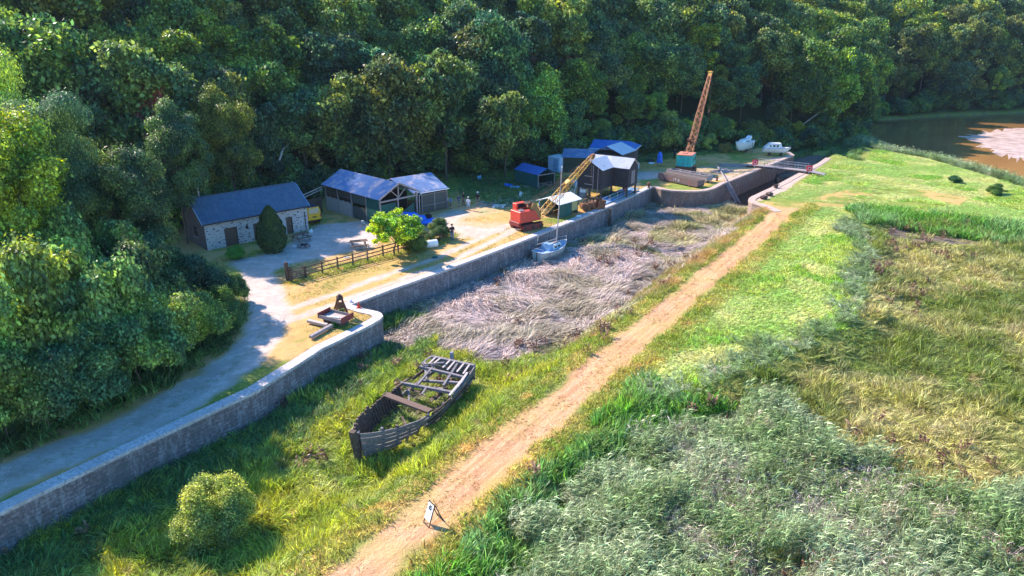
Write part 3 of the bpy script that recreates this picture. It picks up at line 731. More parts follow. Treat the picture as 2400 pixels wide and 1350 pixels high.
# ================================================================== GRASSES AND REEDS
PCOL = {}
def blade_mesh(name, rng, n, h, rad, lean, width, bend, mat, wind=(1, 0), leaf=0, plume=0):
    """a tuft of n bent blades; optional side leaves and plume for reeds"""
    vs = []; fs = []
    def strip(p, dir_, L, w, b, seg=3):
        side = np.cross(dir_, (0, 0, 1)); sn = np.linalg.norm(side); side = side / sn if sn > 1e-3 else np.array([1, 0, 0])
        yaw = rng.uniform(-1, 1); side = side * math.cos(yaw) + np.cross(side, dir_) * math.sin(yaw)
        base = len(vs); q = np.array(p, float); d = np.array(dir_, float)
        for k in range(seg):
            ww = w * (1 - .25 * k); vs.append(q - side * ww / 2); vs.append(q + side * ww / 2)
            q = q + d * L / seg; d = d + np.array(b) / seg; d /= np.linalg.norm(d)
        vs.append(q)
        for k in range(seg - 1): fs.append((base + 2 * k, base + 2 * k + 1, base + 2 * k + 3, base + 2 * k + 2))
        fs.append((base + 2 * seg - 2, base + 2 * seg - 1, base + 2 * seg)); return q
    for i in range(n):
        a = rng.uniform(0, 6.283); r = rad * math.sqrt(rng.rand()); p = np.array([r * math.cos(a), r * math.sin(a), -.05])
        d = np.array([math.cos(a) * lean * rng.rand() + wind[0] * lean * .6, math.sin(a) * lean * rng.rand() + wind[1] * lean * .6, 1.0]); d += rng.normal(size=3) * .12; d /= np.linalg.norm(d)
        H = h * rng.uniform(.6, 1.15); b = (wind[0] * bend + rng.normal() * .25 * bend, wind[1] * bend + rng.normal() * .25 * bend, -bend * .55)
        e = strip(p, d, H, width * rng.uniform(.7, 1.3), b)
        for k in range(leaf):
            t = rng.uniform(.35, .95); q = p + (e - p) * t; aa = rng.uniform(-1.3, 1.3)
            ld = np.array([math.cos(aa), math.sin(aa), .55]); ld /= np.linalg.norm(ld)
            strip(q, ld, H * rng.uniform(.16, .28), width * 1.7, (.4, 0, -.8), 2)
    me = bpy.data.meshes.new(name); me.from_pydata([tuple(v) for v in vs], [], fs); me.materials.append(mat)
    a_ = me.attributes.new('lv', 'FLOAT', 'POINT'); a_.data.foreach_set('value', np.repeat(rng.rand(len(vs) // 7 + 1), 7)[:len(vs)].astype(np.float32))
    return bpy.data.objects.new(name, me)
def collection(name, objs):
    c = bpy.data.collections.new(name)                              # kept out of the scene: only instanced
    for o in objs: c.objects.link(o)
    return c
def field(name, label, cat, pts, rot, scl, coll):
    me = bpy.data.meshes.new(name); me.vertices.add(len(pts)); me.vertices.foreach_set('co', pts.astype(np.float32).ravel())
    a = me.attributes.new('rot', 'FLOAT_VECTOR', 'POINT'); a.data.foreach_set('vector', rot.astype(np.float32).ravel())
    a = me.attributes.new('scl', 'FLOAT_VECTOR', 'POINT'); a.data.foreach_set('vector', scl.astype(np.float32).ravel())
    o = bpy.data.objects.new(name, me); link(o)
    ng = bpy.data.node_groups.new(name, 'GeometryNodeTree')
    ng.interface.new_socket('Geometry', in_out='INPUT', socket_type='NodeSocketGeometry'); ng.interface.new_socket('Geometry', in_out='OUTPUT', socket_type='NodeSocketGeometry')
    N = ng.nodes; Lk = ng.links
    i = N.new('NodeGroupInput'); out = N.new('NodeGroupOutput'); inst = N.new('GeometryNodeInstanceOnPoints'); ci = N.new('GeometryNodeCollectionInfo')
    ci.inputs[0].default_value = coll; ci.inputs['Separate Children'].default_value = True; ci.inputs['Reset Children'].default_value = True
    r = N.new('GeometryNodeInputNamedAttribute'); r.data_type = 'FLOAT_VECTOR'; r.inputs[0].default_value = 'rot'
    s = N.new('GeometryNodeInputNamedAttribute'); s.data_type = 'FLOAT_VECTOR'; s.inputs[0].default_value = 'scl'
    e2r = N.new('FunctionNodeEulerToRotation'); mp = N.new('GeometryNodeMeshToPoints')
    Lk.new(i.outputs[0], mp.inputs[0]); Lk.new(mp.outputs[0], inst.inputs['Points']); Lk.new(ci.outputs[0], inst.inputs['Instance']); inst.inputs['Pick Instance'].default_value = True
    Lk.new(r.outputs[0], e2r.inputs[0]); Lk.new(e2r.outputs[0], inst.inputs['Rotation']); Lk.new(s.outputs[0], inst.inputs['Scale']); Lk.new(inst.outputs[0], out.inputs[0])
    md = o.modifiers.new('tufts', 'NODES'); md.node_group = ng
    return tag(o, label, cat, kind='stuff')
rngG = np.random.RandomState(77)
def scatter(x0, x1, y0, y1, step, mask, margin=60):
    """jittered points where mask(x, y, z, px, py) holds and the photograph can see them"""
    xs = np.arange(x0, x1, step); ys = np.arange(y0, y1, step); X, Y = np.meshgrid(xs, ys); X = X.ravel(); Y = Y.ravel()
    X = X + rngG.uniform(-.5, .5, X.shape) * step; Y = Y + rngG.uniform(-.5, .5, Y.shape) * step
    z = ground(X, Y); px, py = proj(X, Y, z)
    k = (px > -margin * 2) & (px < 2400 + margin * 2) & (py > 0) & (py < 1350 + margin * 3)
    X, Y, z, px, py = X[k], Y[k], z[k], px[k], py[k]
    m = mask(X, Y, z, px, py); return X[m], Y[m], z[m], px[m], py[m]
def yaw_rot(n, tilt=.12):
    return np.stack([rngG.normal(size=n) * tilt, rngG.normal(size=n) * tilt, rngG.uniform(0, 6.283, n)], 1)
def mk_scl(n, lo, hi, hz=None):
    s = rngG.uniform(lo, hi, n); z = s if hz is None else s * hz; return np.stack([s, s, z], 1)
rg_ = np.random.RandomState(3)
G_basin = leaf_mat('basin grass', (.44, .48, .07), (.58, .57, .12), (.32, .4, .08), .45, False, .9, .5, (.5, .42, .16), .6)
G_reed = leaf_mat('flattened dry reeds', (.74, .6, .55), (.58, .46, .42), (.44, .37, .27), .2, False, .8, .4)
G_rush = leaf_mat('olive rushes', (.46, .40, .24), (.6, .5, .36), (.32, .31, .15), .35, False, .6, .5)
G_bank = leaf_mat('bank grass', (.46, .46, .1), (.62, .52, .18), (.3, .38, .07), .4, False, .8, .5, (.62, .42, .16), .58)
G_lush = leaf_mat('lush grass', (.22, .44, .06), (.36, .54, .1), (.5, .58, .14), .4, False, .5, .4)
G_laid = leaf_mat('laid pale grass', (.6, .62, .2), (.7, .68, .32), (.4, .54, .14), .4, False, .5, .4)
G_blue = leaf_mat('common reed leaves', (.28, .36, .17), (.4, .46, .27), (.2, .28, .1), .35, False, .7, .5, (.55, .46, .32), .6)
G_dead = leaf_mat('dead reed stems', (.74, .6, .52), (.58, .46, .4), None, .2, False, .8, .4)
G_sedge = leaf_mat('sedge', (.4, .38, .11), (.58, .5, .24), (.22, .27, .06), .4, False, .45, .5, (.5, .42, .2), .6)
G_dark = leaf_mat('nettles and rank grass', (.12, .22, .06), (.2, .3, .08), (.1, .18, .06), .35, False, .7, .5)
G_orng = leaf_mat('dry golden grass', (.66, .4, .17), (.52, .34, .14), (.36, .34, .1), .35, False, .8, .5)
G_dock = leaf_mat('brown dock stems', (.16, .08, .05), (.24, .12, .07), None, .1, False, .8, .4)
C_basin = collection('basin tufts', [blade_mesh('t', rg_, 26, .8, .26, .45, .045, .9, G_basin) for _ in range(4)])
C_reed = collection('reed swathes', [blade_mesh('t', rg_, 24, 1.2, .26, .8, .045, 2.0, G_reed) for _ in range(4)])
C_rush = collection('rush tufts', [blade_mesh('t', rg_, 24, .85, .28, .5, .05, 1.1, G_rush) for _ in range(4)])
C_bank = collection('bank tufts', [blade_mesh('t', rg_, 22, .3, .24, .7, .035, 1.0, G_bank) for _ in range(4)])
C_lush = collection('lush tufts', [blade_mesh('t', rg_, 26, .5, .3, .6, .05, 1.2, G_lush) for _ in range(4)])
G_deep = leaf_mat('emerald grass', (.13, .31, .05), (.24, .4, .08), (.24, .38, .14), .4, False, .6, .5)
C_deep = collection('emerald tufts', [blade_mesh('t', rg_, 26, .6, .28, .45, .05, 1.0, G_deep) for _ in range(4)])
C_laid = collection('laid tufts', [blade_mesh('t', rg_, 24, .5, .3, 1.1, .05, 1.8, G_laid) for _ in range(4)])
C_blue = collection('reeds', [blade_mesh('t', rg_, 11, 1.6, .3, .25, .022, .5, G_blue, leaf=7) for _ in range(5)])
C_dead = collection('dead reeds', [blade_mesh('t', rg_, 20, 1.5, .3, .35, .016, .5, G_dead, leaf=1) for _ in range(4)])
C_sedge = collection('sedge tufts', [blade_mesh('t', rg_, 24, .85, .3, .55, .05, .9, G_sedge) for _ in range(4)])
C_dark = collection('rank tufts', [blade_mesh('t', rg_, 30, .7, .32, .6, .045, 1.2, G_dark) for _ in range(3)])
C_orng = collection('golden tufts', [blade_mesh('t', rg_, 40, .8, .26, .5, .02, .8, G_orng) for _ in range(3)])
C_dock = collection('dock stems', [blade_mesh('t', rg_, 7, 1.1, .25, .3, .05, .2, G_dock, leaf=9) for _ in range(3)])
def qd(X, Y): return np.minimum(dist_line(X, Y, QUAY), np.minimum(dist_line(X, Y, LOCKL), dist_line(X, Y, LOCKR)))
def basin_mask(X, Y): 
    s, t = path_st(X, Y); return (~inpoly(X, Y, QUAYPOLY)) & (~inpoly(X, Y, LANDR)) & (s < -1.9)
# zone split inside the basin, by surveyed outline of the pale flattened reeds
REEDP = [P(a, b, -2.0) for a, b in [(880, 770), (960, 745), (1060, 720), (1110, 670), (1200, 640), (1330, 590), (1420, 570), (1530, 590), (1560, 620), (1520, 680), (1440, 740), (1330, 790), (1200, 840), (1110, 850), (1010, 800), (930, 820), (890, 800)]]
def zone(X, Y):
    n = (fbm(X, Y, 4, 61) - .5) * 6
    r = inpoly(X + n * .5, Y + n, REEDP); s, t = path_st(X, Y)
    _, far_t = path_st(np.array([REEDP[6].x]), np.array([REEDP[6].y]))
    rush = (~r) & (t > float(path_st(np.array([REEDP[0].x]), np.array([REEDP[0].y]))[1]) + 4 + n * .6)
    return r, rush
WRK = [G(820, 1075, -2.2), G(900, 1075, -2.2), G(1125, 900, -2), G(1115, 840, -1.8), G(1000, 850, -2), G(830, 985, -2)]
LOCKW = [P(a, b, -2.9) for a, b in [(1715, 470), (1760, 440), (1862, 378), (1960, 350), (1930, 385), (1860, 425), (1810, 452), (1770, 480), (1740, 490)]]
# 1 green basin grass
X, Y, z, px, py = scatter(-34, 12, 16, 62, .3, lambda X, Y, z, a, b: basin_mask(X, Y) & (path_st(X, Y)[0] < -3.0) & ~zone(X, Y)[0] & ~zone(X, Y)[1] & (qd(X, Y) > .1) & ~(inpoly(X, Y, WRK) & (rngG.rand(len(X)) < .55)))
hz = np.clip(.2 + 1.9 * (fbm(X, Y, 2.0, 13) - .2), .3, 1.6); inW = inpoly(X, Y, WRK); hz = np.where(inW, .45, hz)
dk = (qd(X, Y) < 4) & (rngG.rand(len(X)) < .55)
field('basin_grass', 'bright tall green grass filling the near end of the basin around the wreck', 'grass', np.stack([X, Y, z], 1)[~dk], yaw_rot((~dk).sum()), mk_scl((~dk).sum(), .8, 1.25, hz[~dk]), C_basin)
field('rank_growth', 'dark rank growth along the foot of the quay wall', 'weeds', np.stack([X, Y, z], 1)[dk], yaw_rot(dk.sum()), mk_scl(dk.sum(), .9, 1.5), C_dark)
# 2 flattened reeds, combed in swirls
X, Y, z, px, py = scatter(-15, 25, 40, 82, .27, lambda X, Y, z, a, b: basin_mask(X, Y) & zone(X, Y)[0] & (qd(X, Y) > .3) & (path_st(X, Y)[0] < -3))
th = 5.6 + 3.2 * (fbm(X, Y, 5.5, 17, 2) - .5) * 2; lump = fbm(X, Y, 2.6, 19)
field('flattened_reeds', 'pale pinkish grey dry reeds lying flattened in swirls across the basin', 'reeds', np.stack([X, Y, z], 1), np.stack([np.zeros(len(X)), rngG.normal(size=len(X)) * .15 + .3, th + rngG.normal(size=len(X)) * .25], 1), mk_scl(len(X), .9, 1.5, np.clip(.1 + 2.2 * (lump - .3), .12, 1.7)), C_reed)
# 3 olive rushes at the far end and along the edges
X, Y, z, px, py = scatter(-15, 45, 50, 104, .36, lambda X, Y, z, a, b: basin_mask(X, Y) & zone(X, Y)[1] & (qd(X, Y) > .3) & (path_st(X, Y)[0] < -3) & ~inpoly(X, Y, LOCKW))
th = 5.6 + 3 * (fbm(X, Y, 7, 18, 2) - .5) * 2
pale = fbm(X, Y, 5, 71) > .44
for nm, lb, cc, sel in (('rushes', 'olive green rushes at the far end of the basin', C_rush, ~pale), ('dry_rushes', 'greyish dry rushes among the olive ones', C_reed, pale)):
    field(nm, lb, 'rushes', np.stack([X, Y, z], 1)[sel], np.stack([np.zeros(sel.sum()), np.full(sel.sum(), .1), th[sel] + rngG.normal(size=sel.sum()) * .4], 1), mk_scl(sel.sum(), .9, 1.4, np.clip(.1 + 2.0 * (fbm(X, Y, 2.2, 29) - .25), .2, 1.7)[sel] * (1 if nm == 'rushes' else .7)), cc)
# 4 bank grass both sides of the mown path, lock green, quay lawn
LUSHP = MARSHW
def bankmask(X, Y, z, a, b):
    s, t = path_st(X, Y); n = fbm(X, Y, 1.5, 90) - .5
    return (~inpoly(X, Y, QUAYPOLY)) & (~inpoly(X, Y, LANDR)) & (((s < -1.5 + n) & (s > -5.2)) | ((s > 1.5 + n) & (s < 3.4))) & (t < PLEN + 6) & (qd(X, Y) > .8)
X, Y, z, px, py = scatter(-30, 40, 10, 92, .24, bankmask)
field('bank_grass', 'rough yellow and green grass edging the mown path', 'grass', np.stack([X, Y, z], 1), yaw_rot(len(X)), mk_scl(len(X), .8, 1.5, .6 + 1.0 * fbm(X, Y, 2, 8)), C_bank)
def orngmask(X, Y, z, a, b):
    s, t = path_st(X, Y); return (~inpoly(X, Y, LANDR)) & (~inpoly(X, Y, QUAYPOLY)) & (s < -1.8) & (s > -5.5) & (t > 38) & (t < PLEN + 4) & (fbm(X, Y, 3, 91) > .45) & (qd(X, Y) > .5)
X, Y, z, px, py = scatter(-5, 40, 50, 100, .3, orngmask)
field('golden_grass', 'tall dry golden grass on the basin side of the path near the lock', 'grass', np.stack([X, Y, z], 1), yaw_rot(len(X)), mk_scl(len(X), .6, 1.1), C_orng)
# mown hay left lying on the path
C_hay = collection('hay wisps', [blade_mesh('t', rg_, 14, .3, .22, 2.2, .03, .5, G_orng) for _ in range(4)])
def haymask(X, Y, z, a, b):
    s, t = path_st(X, Y); ln_ = np.abs(np.abs(s + .25 * (fbm(t, t * 0, 9, 3) - .5)) - .75) < .35
    return (np.abs(s) < 1.7) & (t < PLEN + 6) & (rngG.rand(len(X)) < np.where(ln_, .35, .85) * (fbm(X, Y, 2, 33) > .4)) & ~inpoly(X, Y, LANDR)
X, Y, z, px, py = scatter(-30, 40, 10, 92, .22, haymask)
field('mown_hay', 'dry mown hay scattered along the path between its wheel lines', 'hay', np.stack([X, Y, z - .02], 1), yaw_rot(len(X)), mk_scl(len(X), .6, 1.2, .35), C_hay)
# 5 lush strip
def lushmask(X, Y, z, a, b):
    s, t = path_st(X, Y); n = fbm(X, Y, 2, 92) - .5
    dry_ring = dist_line(X, Y, track2) < 1.2 + n
    return (~inpoly(X, Y, QUAYPOLY)) & ((s > 2.7 + n * 1.4) | (inpoly(X, Y, LANDR) & (t > PLEN + 7) & (s > -8))) & (~inpoly(X, Y, MARSHW)) & (~dry_ring) & (dist_line(X, Y, RIVER, True) > 1) & (~inpoly(X, Y, RIVER)) & (t < 190) & (hill_d(X, Y) < 0) & ~(inpoly(X, Y, LANDR) & (dist_line(X, Y, LOCKR) < 2.4 + n * 1.5)) & ~(inpoly(X, Y, rg) & (fbm(X, Y, 4, 5) > .45))
X, Y, z, px, py = scatter(-10, 120, 14, 170, .36, lushmask)
s, t = path_st(X, Y); far_ = inpoly(X, Y, LANDR) | (t > PLEN + 2)
ln = fbm(X, Y, 6, 93, 2); edge = dist_line(X, Y, MARSHW)
laid = ((ln > .38) & (edge > 1.6)) | (far_ & (ln > .5)); river_side = dist_line(X, Y, RIVER, True) < 9
hz = np.where(far_, .35, .5 + .8 * fbm(X, Y, 3, 94)) * np.where(s < 5, .6, 1)
tealband = (edge < 1.9 + (fbm(X, Y, 3, 46) - .5) * 5) & (t > 22) & (rngG.rand(len(X)) < .5) & ~far_ & (s < 24)
deep = (edge < 2.2 + (fbm(X, Y, 3, 44) - .5) * 4) & (t < 20 + 8 * fbm(X, Y, 4, 47)) & (rngG.rand(len(X)) < .8) & ~tealband & (s < 26) & ~far_ & ~river_side
hz = np.where(deep, 1.3 * np.clip(.4 + 1.4 * fbm(X, Y, 1.8, 45), .6, 1.6), hz); laid = laid & ~deep & ~tealband
a = ~laid & ~river_side & ~deep & ~tealband
field('lush_grass', 'lush bright green grass between the path and the reed bed', 'grass', np.stack([X, Y, z], 1)[a], yaw_rot(a.sum()), mk_scl(a.sum(), .9, 1.4, hz[a]), C_lush)
a = deep
field('deep_green_grass', 'tall emerald green grass along the edge of the reed bed', 'grass', np.stack([X, Y, z], 1)[a], yaw_rot(a.sum()), mk_scl(a.sum(), .9, 1.4, hz[a]), C_deep)
a = tealband & ~river_side
field('teal_reed_fringe', 'short blue green reeds fringing the marsh beyond the laid grass', 'reeds', np.stack([X, Y, z], 1)[a], yaw_rot(a.sum()), mk_scl(a.sum(), .9, 1.3, .42), C_blue)
a = laid & ~river_side
field('laid_grass', 'pale yellow green grass laid over on the bank', 'grass', np.stack([X, Y, z], 1)[a], np.stack([np.zeros(a.sum()), np.zeros(a.sum()), 5.8 + rngG.normal(size=a.sum()) * .8], 1), mk_scl(a.sum(), .9, 1.4, hz[a]), C_laid)
X, Y, z, px, py = scatter(30, 150, 60, 190, .7, lambda X, Y, z, a, b: (~inpoly(X, Y, QUAYPOLY)) & (~inpoly(X, Y, LANDR)) & (~inpoly(X, Y, RIVER)) & (dist_line(X, Y, RIVER, True) < 8) & (z > -3.35) & (hill_d(X, Y) < 2) & (a > 1980))
field('river_reeds', 'pale green reeds along the near edge of the river', 'reeds', np.stack([X, Y, z], 1), yaw_rot(len(X)), mk_scl(len(X), 1.2, 1.8, .75), C_blue)
# dark growth beyond the lock mouth, at the foot of the wood
X, Y, z, px, py = scatter(30, 110, 96, 200, .8, lambda X, Y, z, a, b: (~inpoly(X, Y, QUAYPOLY)) & (~inpoly(X, Y, LANDR)) & (~inpoly(X, Y, RIVER)) & (path_st(X, Y)[1] > PLEN + 36) & (path_st(X, Y)[0] < 1 + 6 * (fbm(X, Y, 6, 6) - .5)) & (z > -3.2) & (hill_d(X, Y) < 3) & ~inpoly(X, Y, LOCKW))
field('creek_rushes', 'dark blue green rushes beyond the lock mouth in the shade of the wood', 'rushes', np.stack([X, Y, z], 1), yaw_rot(len(X)), mk_scl(len(X), 1.4, 2.2, .8), C_dark)
# 6 reed bed and 7 sedge marsh
REEDB = [P(a, b, -1.2) for a, b in [(980, 1560), (1075, 1400), (1180, 1230), (1290, 1130), (1430, 1060), (1600, 1015), (1760, 985), (1860, 1000), (1950, 1060), (2100, 1120), (2400, 1165), (2900, 1200), (2900, 1700)]]
def marshmask(X, Y, z, a, b): return inpoly(X, Y, MARSHW) & (z < -.35) & ~((fbm(X, Y, 5, 5) > .9))
X, Y, z, px, py = scatter(-6, 62, 14, 90, .34, marshmask)
n = (fbm(X, Y, 4, 64, 4) - .5) * 9; rb = inpoly(X + n, Y + n, REEDB)
bare = (rngG.rand(len(X)) < .75) & inpoly(X, Y, [P(a, b, -1.1) for a, b in [(1720, 1310), (1800, 1290), (1880, 1310), (1880, 1420), (1700, 1420)]])
deadz = (fbm(X, Y, 5, 65) > .56) & (rngG.rand(len(X)) < .5)
sm, tm_ = path_st(X, Y); em = dist_line(X, Y, MARSHW); dm_ = (sm < 10) & (em < 2.6 + (fbm(X, Y, 2.5, 48) - .5) * 4) & (tm_ < 24)
k = dm_
field('deep_green_grass', 'tall emerald green grass between the path and the foreground reeds', 'grass', np.stack([X, Y, z], 1)[k], yaw_rot(k.sum()), mk_scl(k.sum(), 1.0, 1.5, (.8 + .7 * fbm(X, Y, 1.8, 49))[k]), C_deep)
rb = rb & ~dm_
k = rb & ~deadz & ~bare; wind = np.stack([np.zeros(k.sum()), rngG.normal(size=k.sum()) * .1, rngG.normal(size=k.sum()) * .45], 1)
field('reed_bed', 'tall grey green common reeds leaning in the wind in the foreground', 'reeds', np.stack([X, Y, z], 1)[k], wind, mk_scl(k.sum(), .8, 1.15, np.clip(.2 + 1.8 * (fbm(X, Y, 2.6, 66) - .12), .5, 1.35)[k]), C_blue)
k = rb & deadz & ~bare
field('dead_reeds', 'patches of pale dead reed stems in the foreground reed bed', 'reeds', np.stack([X, Y, z], 1)[k], yaw_rot(k.sum(), .2), mk_scl(k.sum(), .8, 1.1, .85), C_dead)
mp_ = [P(a, b, -1.1) for a, b in [(2075, 540), (2150, 545), (2250, 553), (2310, 572), (2250, 578), (2150, 570), (2080, 560)]]
k = ~rb & ~dm_ & ~(inpoly(X, Y, mp_) & (rngG.rand(len(X)) < .9)); 
gr_ = (fbm(X, Y, 6, 67) > .6)
field('marsh_sedge', 'olive and straw coloured sedge covering the marsh on the right', 'sedge', np.stack([X, Y, z], 1)[k], yaw_rot(k.sum(), .2), mk_scl(k.sum(), .8, 1.35, np.clip(2.6 * (fbm(X, Y, 1.9, 68) - .28), .22, 1.6)[k]), C_sedge)
X, Y, z, px, py = scatter(-30, 60, 18, 80, 1.3, lambda X, Y, z, a, b: ((inpoly(X, Y, MARSHW) & (fbm(X, Y, 6, 99) > .6)) | (basin_mask(X, Y) & (fbm(X, Y, 5, 98) > .62))) & (rngG.rand(len(X)) < .5))
field('dock_stems', 'scattered brown dock seed heads standing in the grass', 'weeds', np.stack([X, Y, z], 1), yaw_rot(len(X)), mk_scl(len(X), .7, 1.1), C_dock)
BELT = [P(a, b, -.8) for a, b in [(1985, 500), (2030, 498), (2150, 512), (2400, 540), (2700, 580), (2700, 612), (2400, 572), (2250, 556), (2100, 536), (2020, 535)]]
X, Y, z, px, py = scatter(30, 110, 55, 100, .4, lambda X, Y, z, a, b: inpoly(X + (fbm(X, Y, 3, 9) - .5) * 2, Y, BELT))
field('ditch_growth', 'dense dark green band of tall growth along the ditch above the marsh', 'rushes', np.stack([X, Y, z], 1), yaw_rot(len(X)), mk_scl(len(X), 1.2, 1.8, 1.0 + .7 * fbm(X, Y, 3, 2)), C_deep)
# 8 rank grass on the left verge, under the thickets and the foot of the wood
VERGE = pxline([(-400, 1290), (0, 1085), (200, 1000), (380, 915), (530, 820), (578, 755), (575, 690), (545, 655), (505, 625), (420, 600), (300, 560), (-600, 500)])
def vm(X, Y, z, a, b): return inpoly(X, Y, VERGE) & (a > -60) & (b > 560)
X, Y, z, px, py = scatter(-52, -12, 26, 72, .55, vm)
field('verge_growth', 'dark rank grass and nettles on the verge left of the track', 'weeds', np.stack([X, Y, z], 1), yaw_rot(len(X)), mk_scl(len(X), .9, 1.5, .7 + .6 * fbm(X, Y, 3, 3)), C_dark)
NETTLE = pxline([(1045, 425), (1048, 458), (1090, 466), (1130, 470), (1160, 490), (1215, 478), (1262, 462), (1345, 440), (1330, 415), (1150, 405)])
def fm(X, Y, z, a, b):
    d = hill_d(X, Y); return ((d > -4.5 - 2 * (fbm(X, Y, 4, 12) - .5)) | inpoly(X, Y, NETTLE)) & (d < 8) & (a > 700) & inpoly(X, Y, QUAYPOLY) & ~((a < 1080) & (d < -1))
X, Y, z, px, py = scatter(-34, 70, 84, 150, .6, fm)
field('yard_edge_growth', 'dark green nettles and grass between the yard and the wood', 'weeds', np.stack([X, Y, z], 1), yaw_rot(len(X)), mk_scl(len(X), .8, 1.3, .75), C_dark)
# grass left unmown under the fence and round the young tree
fl = pxline([(690, 660), (760, 640), (850, 615), (920, 598), (1010, 575), (1062, 552)])
X, Y, z, px, py = scatter(-24, -4, 56, 80, .22, lambda X, Y, z, a, b: (dist_line(X, Y, fl) < .8 + (fbm(X, Y, 2, 4) - .5)) & (rngG.rand(len(X)) < .8))
field('fence_grass', 'uncut green grass growing along the foot of the fence', 'grass', np.stack([X, Y, z], 1), yaw_rot(len(X)), mk_scl(len(X), .8, 1.3), C_bank)
# short turf on the quay where it is not worn
def tm(X, Y, z, a, b):
    g = dist_line(X, Y, pxline(ROAD)); g2 = dist_line(X, Y, pxline(BR_UP)); g3 = dist_line(X, Y, pxline(BR_R))
    return inpoly(X, Y, QUAYPOLY) & (g > 1.9) & (g2 > 1.8) & (np.abs(g3 - .95) > .6) & (np.minimum(dist_line(X, Y, QUAY), dist_line(X, Y, LOCKL)) > .8) & ~inpoly(X, Y, pxline(YARD)) & ~inpoly(X, Y, pxline(YARD2)) & (fbm(X, Y, 3.5, 7) + rngG.rand(len(X)) * .25 > .62) & (hill_d(X, Y) < -1) & ~inpoly(X, Y, VERGE)
X, Y, z, px, py = scatter(-30, 50, 28, 130, .27, tm)
field('quay_turf', 'short patchy turf on the quay top', 'grass', np.stack([X, Y, z], 1), yaw_rot(len(X)), mk_scl(len(X), .5, .9, .45), C_bank)
# ================================================================== MATERIALS FOR THINGS
WHITE = M('weathered white paint', (.78, .76, .74), (.66, .64, .62), .45, 4, c3=(.4, .36, .3), s3=1.5, lo3=.62)
GREYHULL = M('greyish hull paint', (.55, .56, .53), (.42, .42, .4), .5, 5, c3=(.2, .14, .09), s3=1.2, lo3=.57, stretch=(1, 1, .25))
BLUEP = M('light blue paint', (.25, .42, .62), (.18, .32, .52), .5, 5, c3=(.5, .5, .5), s3=3)
BLACKW = M('black tarred boards', (.028, .025, .03), (.06, .05, .055), .75, 6, stretch=(1, 1, 6), c3=(.12, .1, .1), s3=2, lo3=.58)
GREYW = M('silvered timber', (.38, .33, .33), (.24, .2, .2), .85, 5, bump=.6, c3=(.14, .1, .1), s3=3, stretch=(.6, 4, 4))
DARKW = M('dark damp timber', (.12, .08, .065), (.07, .05, .04), .85, 5, bump=.6, c3=(.2, .15, .12), s3=4)
BROWNW = M('brown stained timber', (.16, .10, .075), (.1, .065, .05), .75, 8, stretch=(1, 6, 6))
PLANKW = M('pale planks', (.5, .43, .4), (.36, .3, .28), .8, 5, stretch=(1, 5, 5))
RUST = M('rusty steel', (.22, .09, .045), (.11, .05, .03), .85, 5, bump=.5, c3=(.3, .15, .08), s3=3)
DRUST = M('dark rusty steel', (.09, .05, .04), (.05, .03, .028), .8, 5, bump=.5)
REDP = M('faded red paint', (.62, .07, .045), (.5, .06, .04), .45, 3, c3=(.35, .12, .07), s3=1.4, lo3=.57)
DKRED = M('dark red paint', (.25, .04, .035), (.16, .03, .03), .6, 4, c3=(.12, .06, .05), s3=2)
TEAL = M('teal paint', (.03, .42, .36), (.03, .33, .33), .45, 2, c3=(.2, .12, .08), s3=1.8, lo3=.6)
YEL = M('faded yellow paint', (.62, .36, .05), (.5, .26, .05), .55, 3, c3=(.28, .1, .05), s3=1.5, lo3=.52)
YRED = M('yellow and rust red lattice paint', (.6, .32, .13), (.52, .17, .11), .6, 1.2, c3=(.3, .1, .07), s3=1.2, lo3=.55)
OCHRE = M('ochre plate', (.36, .2, .06), (.26, .14, .05), .6, 3, c3=(.12, .06, .04), s3=2)
GREENP = M('green painted board', (.012, .11, .09), (.01, .08, .075), .6, 2)
MESHG = M('grey green netting', (.10, .11, .095), (.075, .08, .075), .9, 3)
STEEL = M('galvanised steel', (.5, .5, .52), (.38, .38, .4), .4, 6, metal=.6)
DARK = M('dark void', (.012, .012, .014), rough=.9)
GLASS = M('dark glass', (.03, .05, .05), (.02, .03, .03), .08, 2, spec=.8)
RUBBER = M('black rubber', (.02, .02, .022), rough=.8)
TARP = M('bright blue tarpaulin', (.01, .17, .75), (.01, .12, .58), .4, 3, bump=.6)
CABLE = M('old cable', (.16, .1, .08), rough=.8)
ROPE = M('rope', (.5, .42, .32), rough=.9)
WHITEPL = M('white plastic', (.8, .8, .82), (.68, .68, .7), .35, 3, c3=(.5, .42, .36), s3=2, lo3=.62)
SIGNR = M('red sign plastic', (.65, .02, .06), (.55, .02, .05), .4, 4)
CONE = M('orange red cone', (.75, .06, .02), rough=.5)
SKIN = M('skin', (.55, .33, .24), (.48, .28, .2), .5, 20)
def cloth(name, c): return M(name, c, tuple(x * .8 for x in c), .85, 12)
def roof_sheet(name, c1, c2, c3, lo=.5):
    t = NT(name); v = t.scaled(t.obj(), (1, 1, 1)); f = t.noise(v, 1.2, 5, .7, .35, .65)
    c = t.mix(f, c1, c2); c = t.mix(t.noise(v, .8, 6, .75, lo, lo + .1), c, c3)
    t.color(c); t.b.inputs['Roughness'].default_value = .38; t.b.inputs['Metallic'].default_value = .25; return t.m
R_BLUE = roof_sheet('blue grey sheet roofing', (.1, .18, .36), (.16, .25, .42), (.42, .37, .42), .5)  # third colour: pale patches painted in, mostly for sun dapples
R_BLUE2 = roof_sheet('blue sheet roofing', (.03, .14, .46), (.05, .18, .5), (.1, .2, .42), .6)
R_WHITE = roof_sheet('pale sheet roofing', (.62, .6, .62), (.52, .5, .53), (.4, .34, .34), .6)
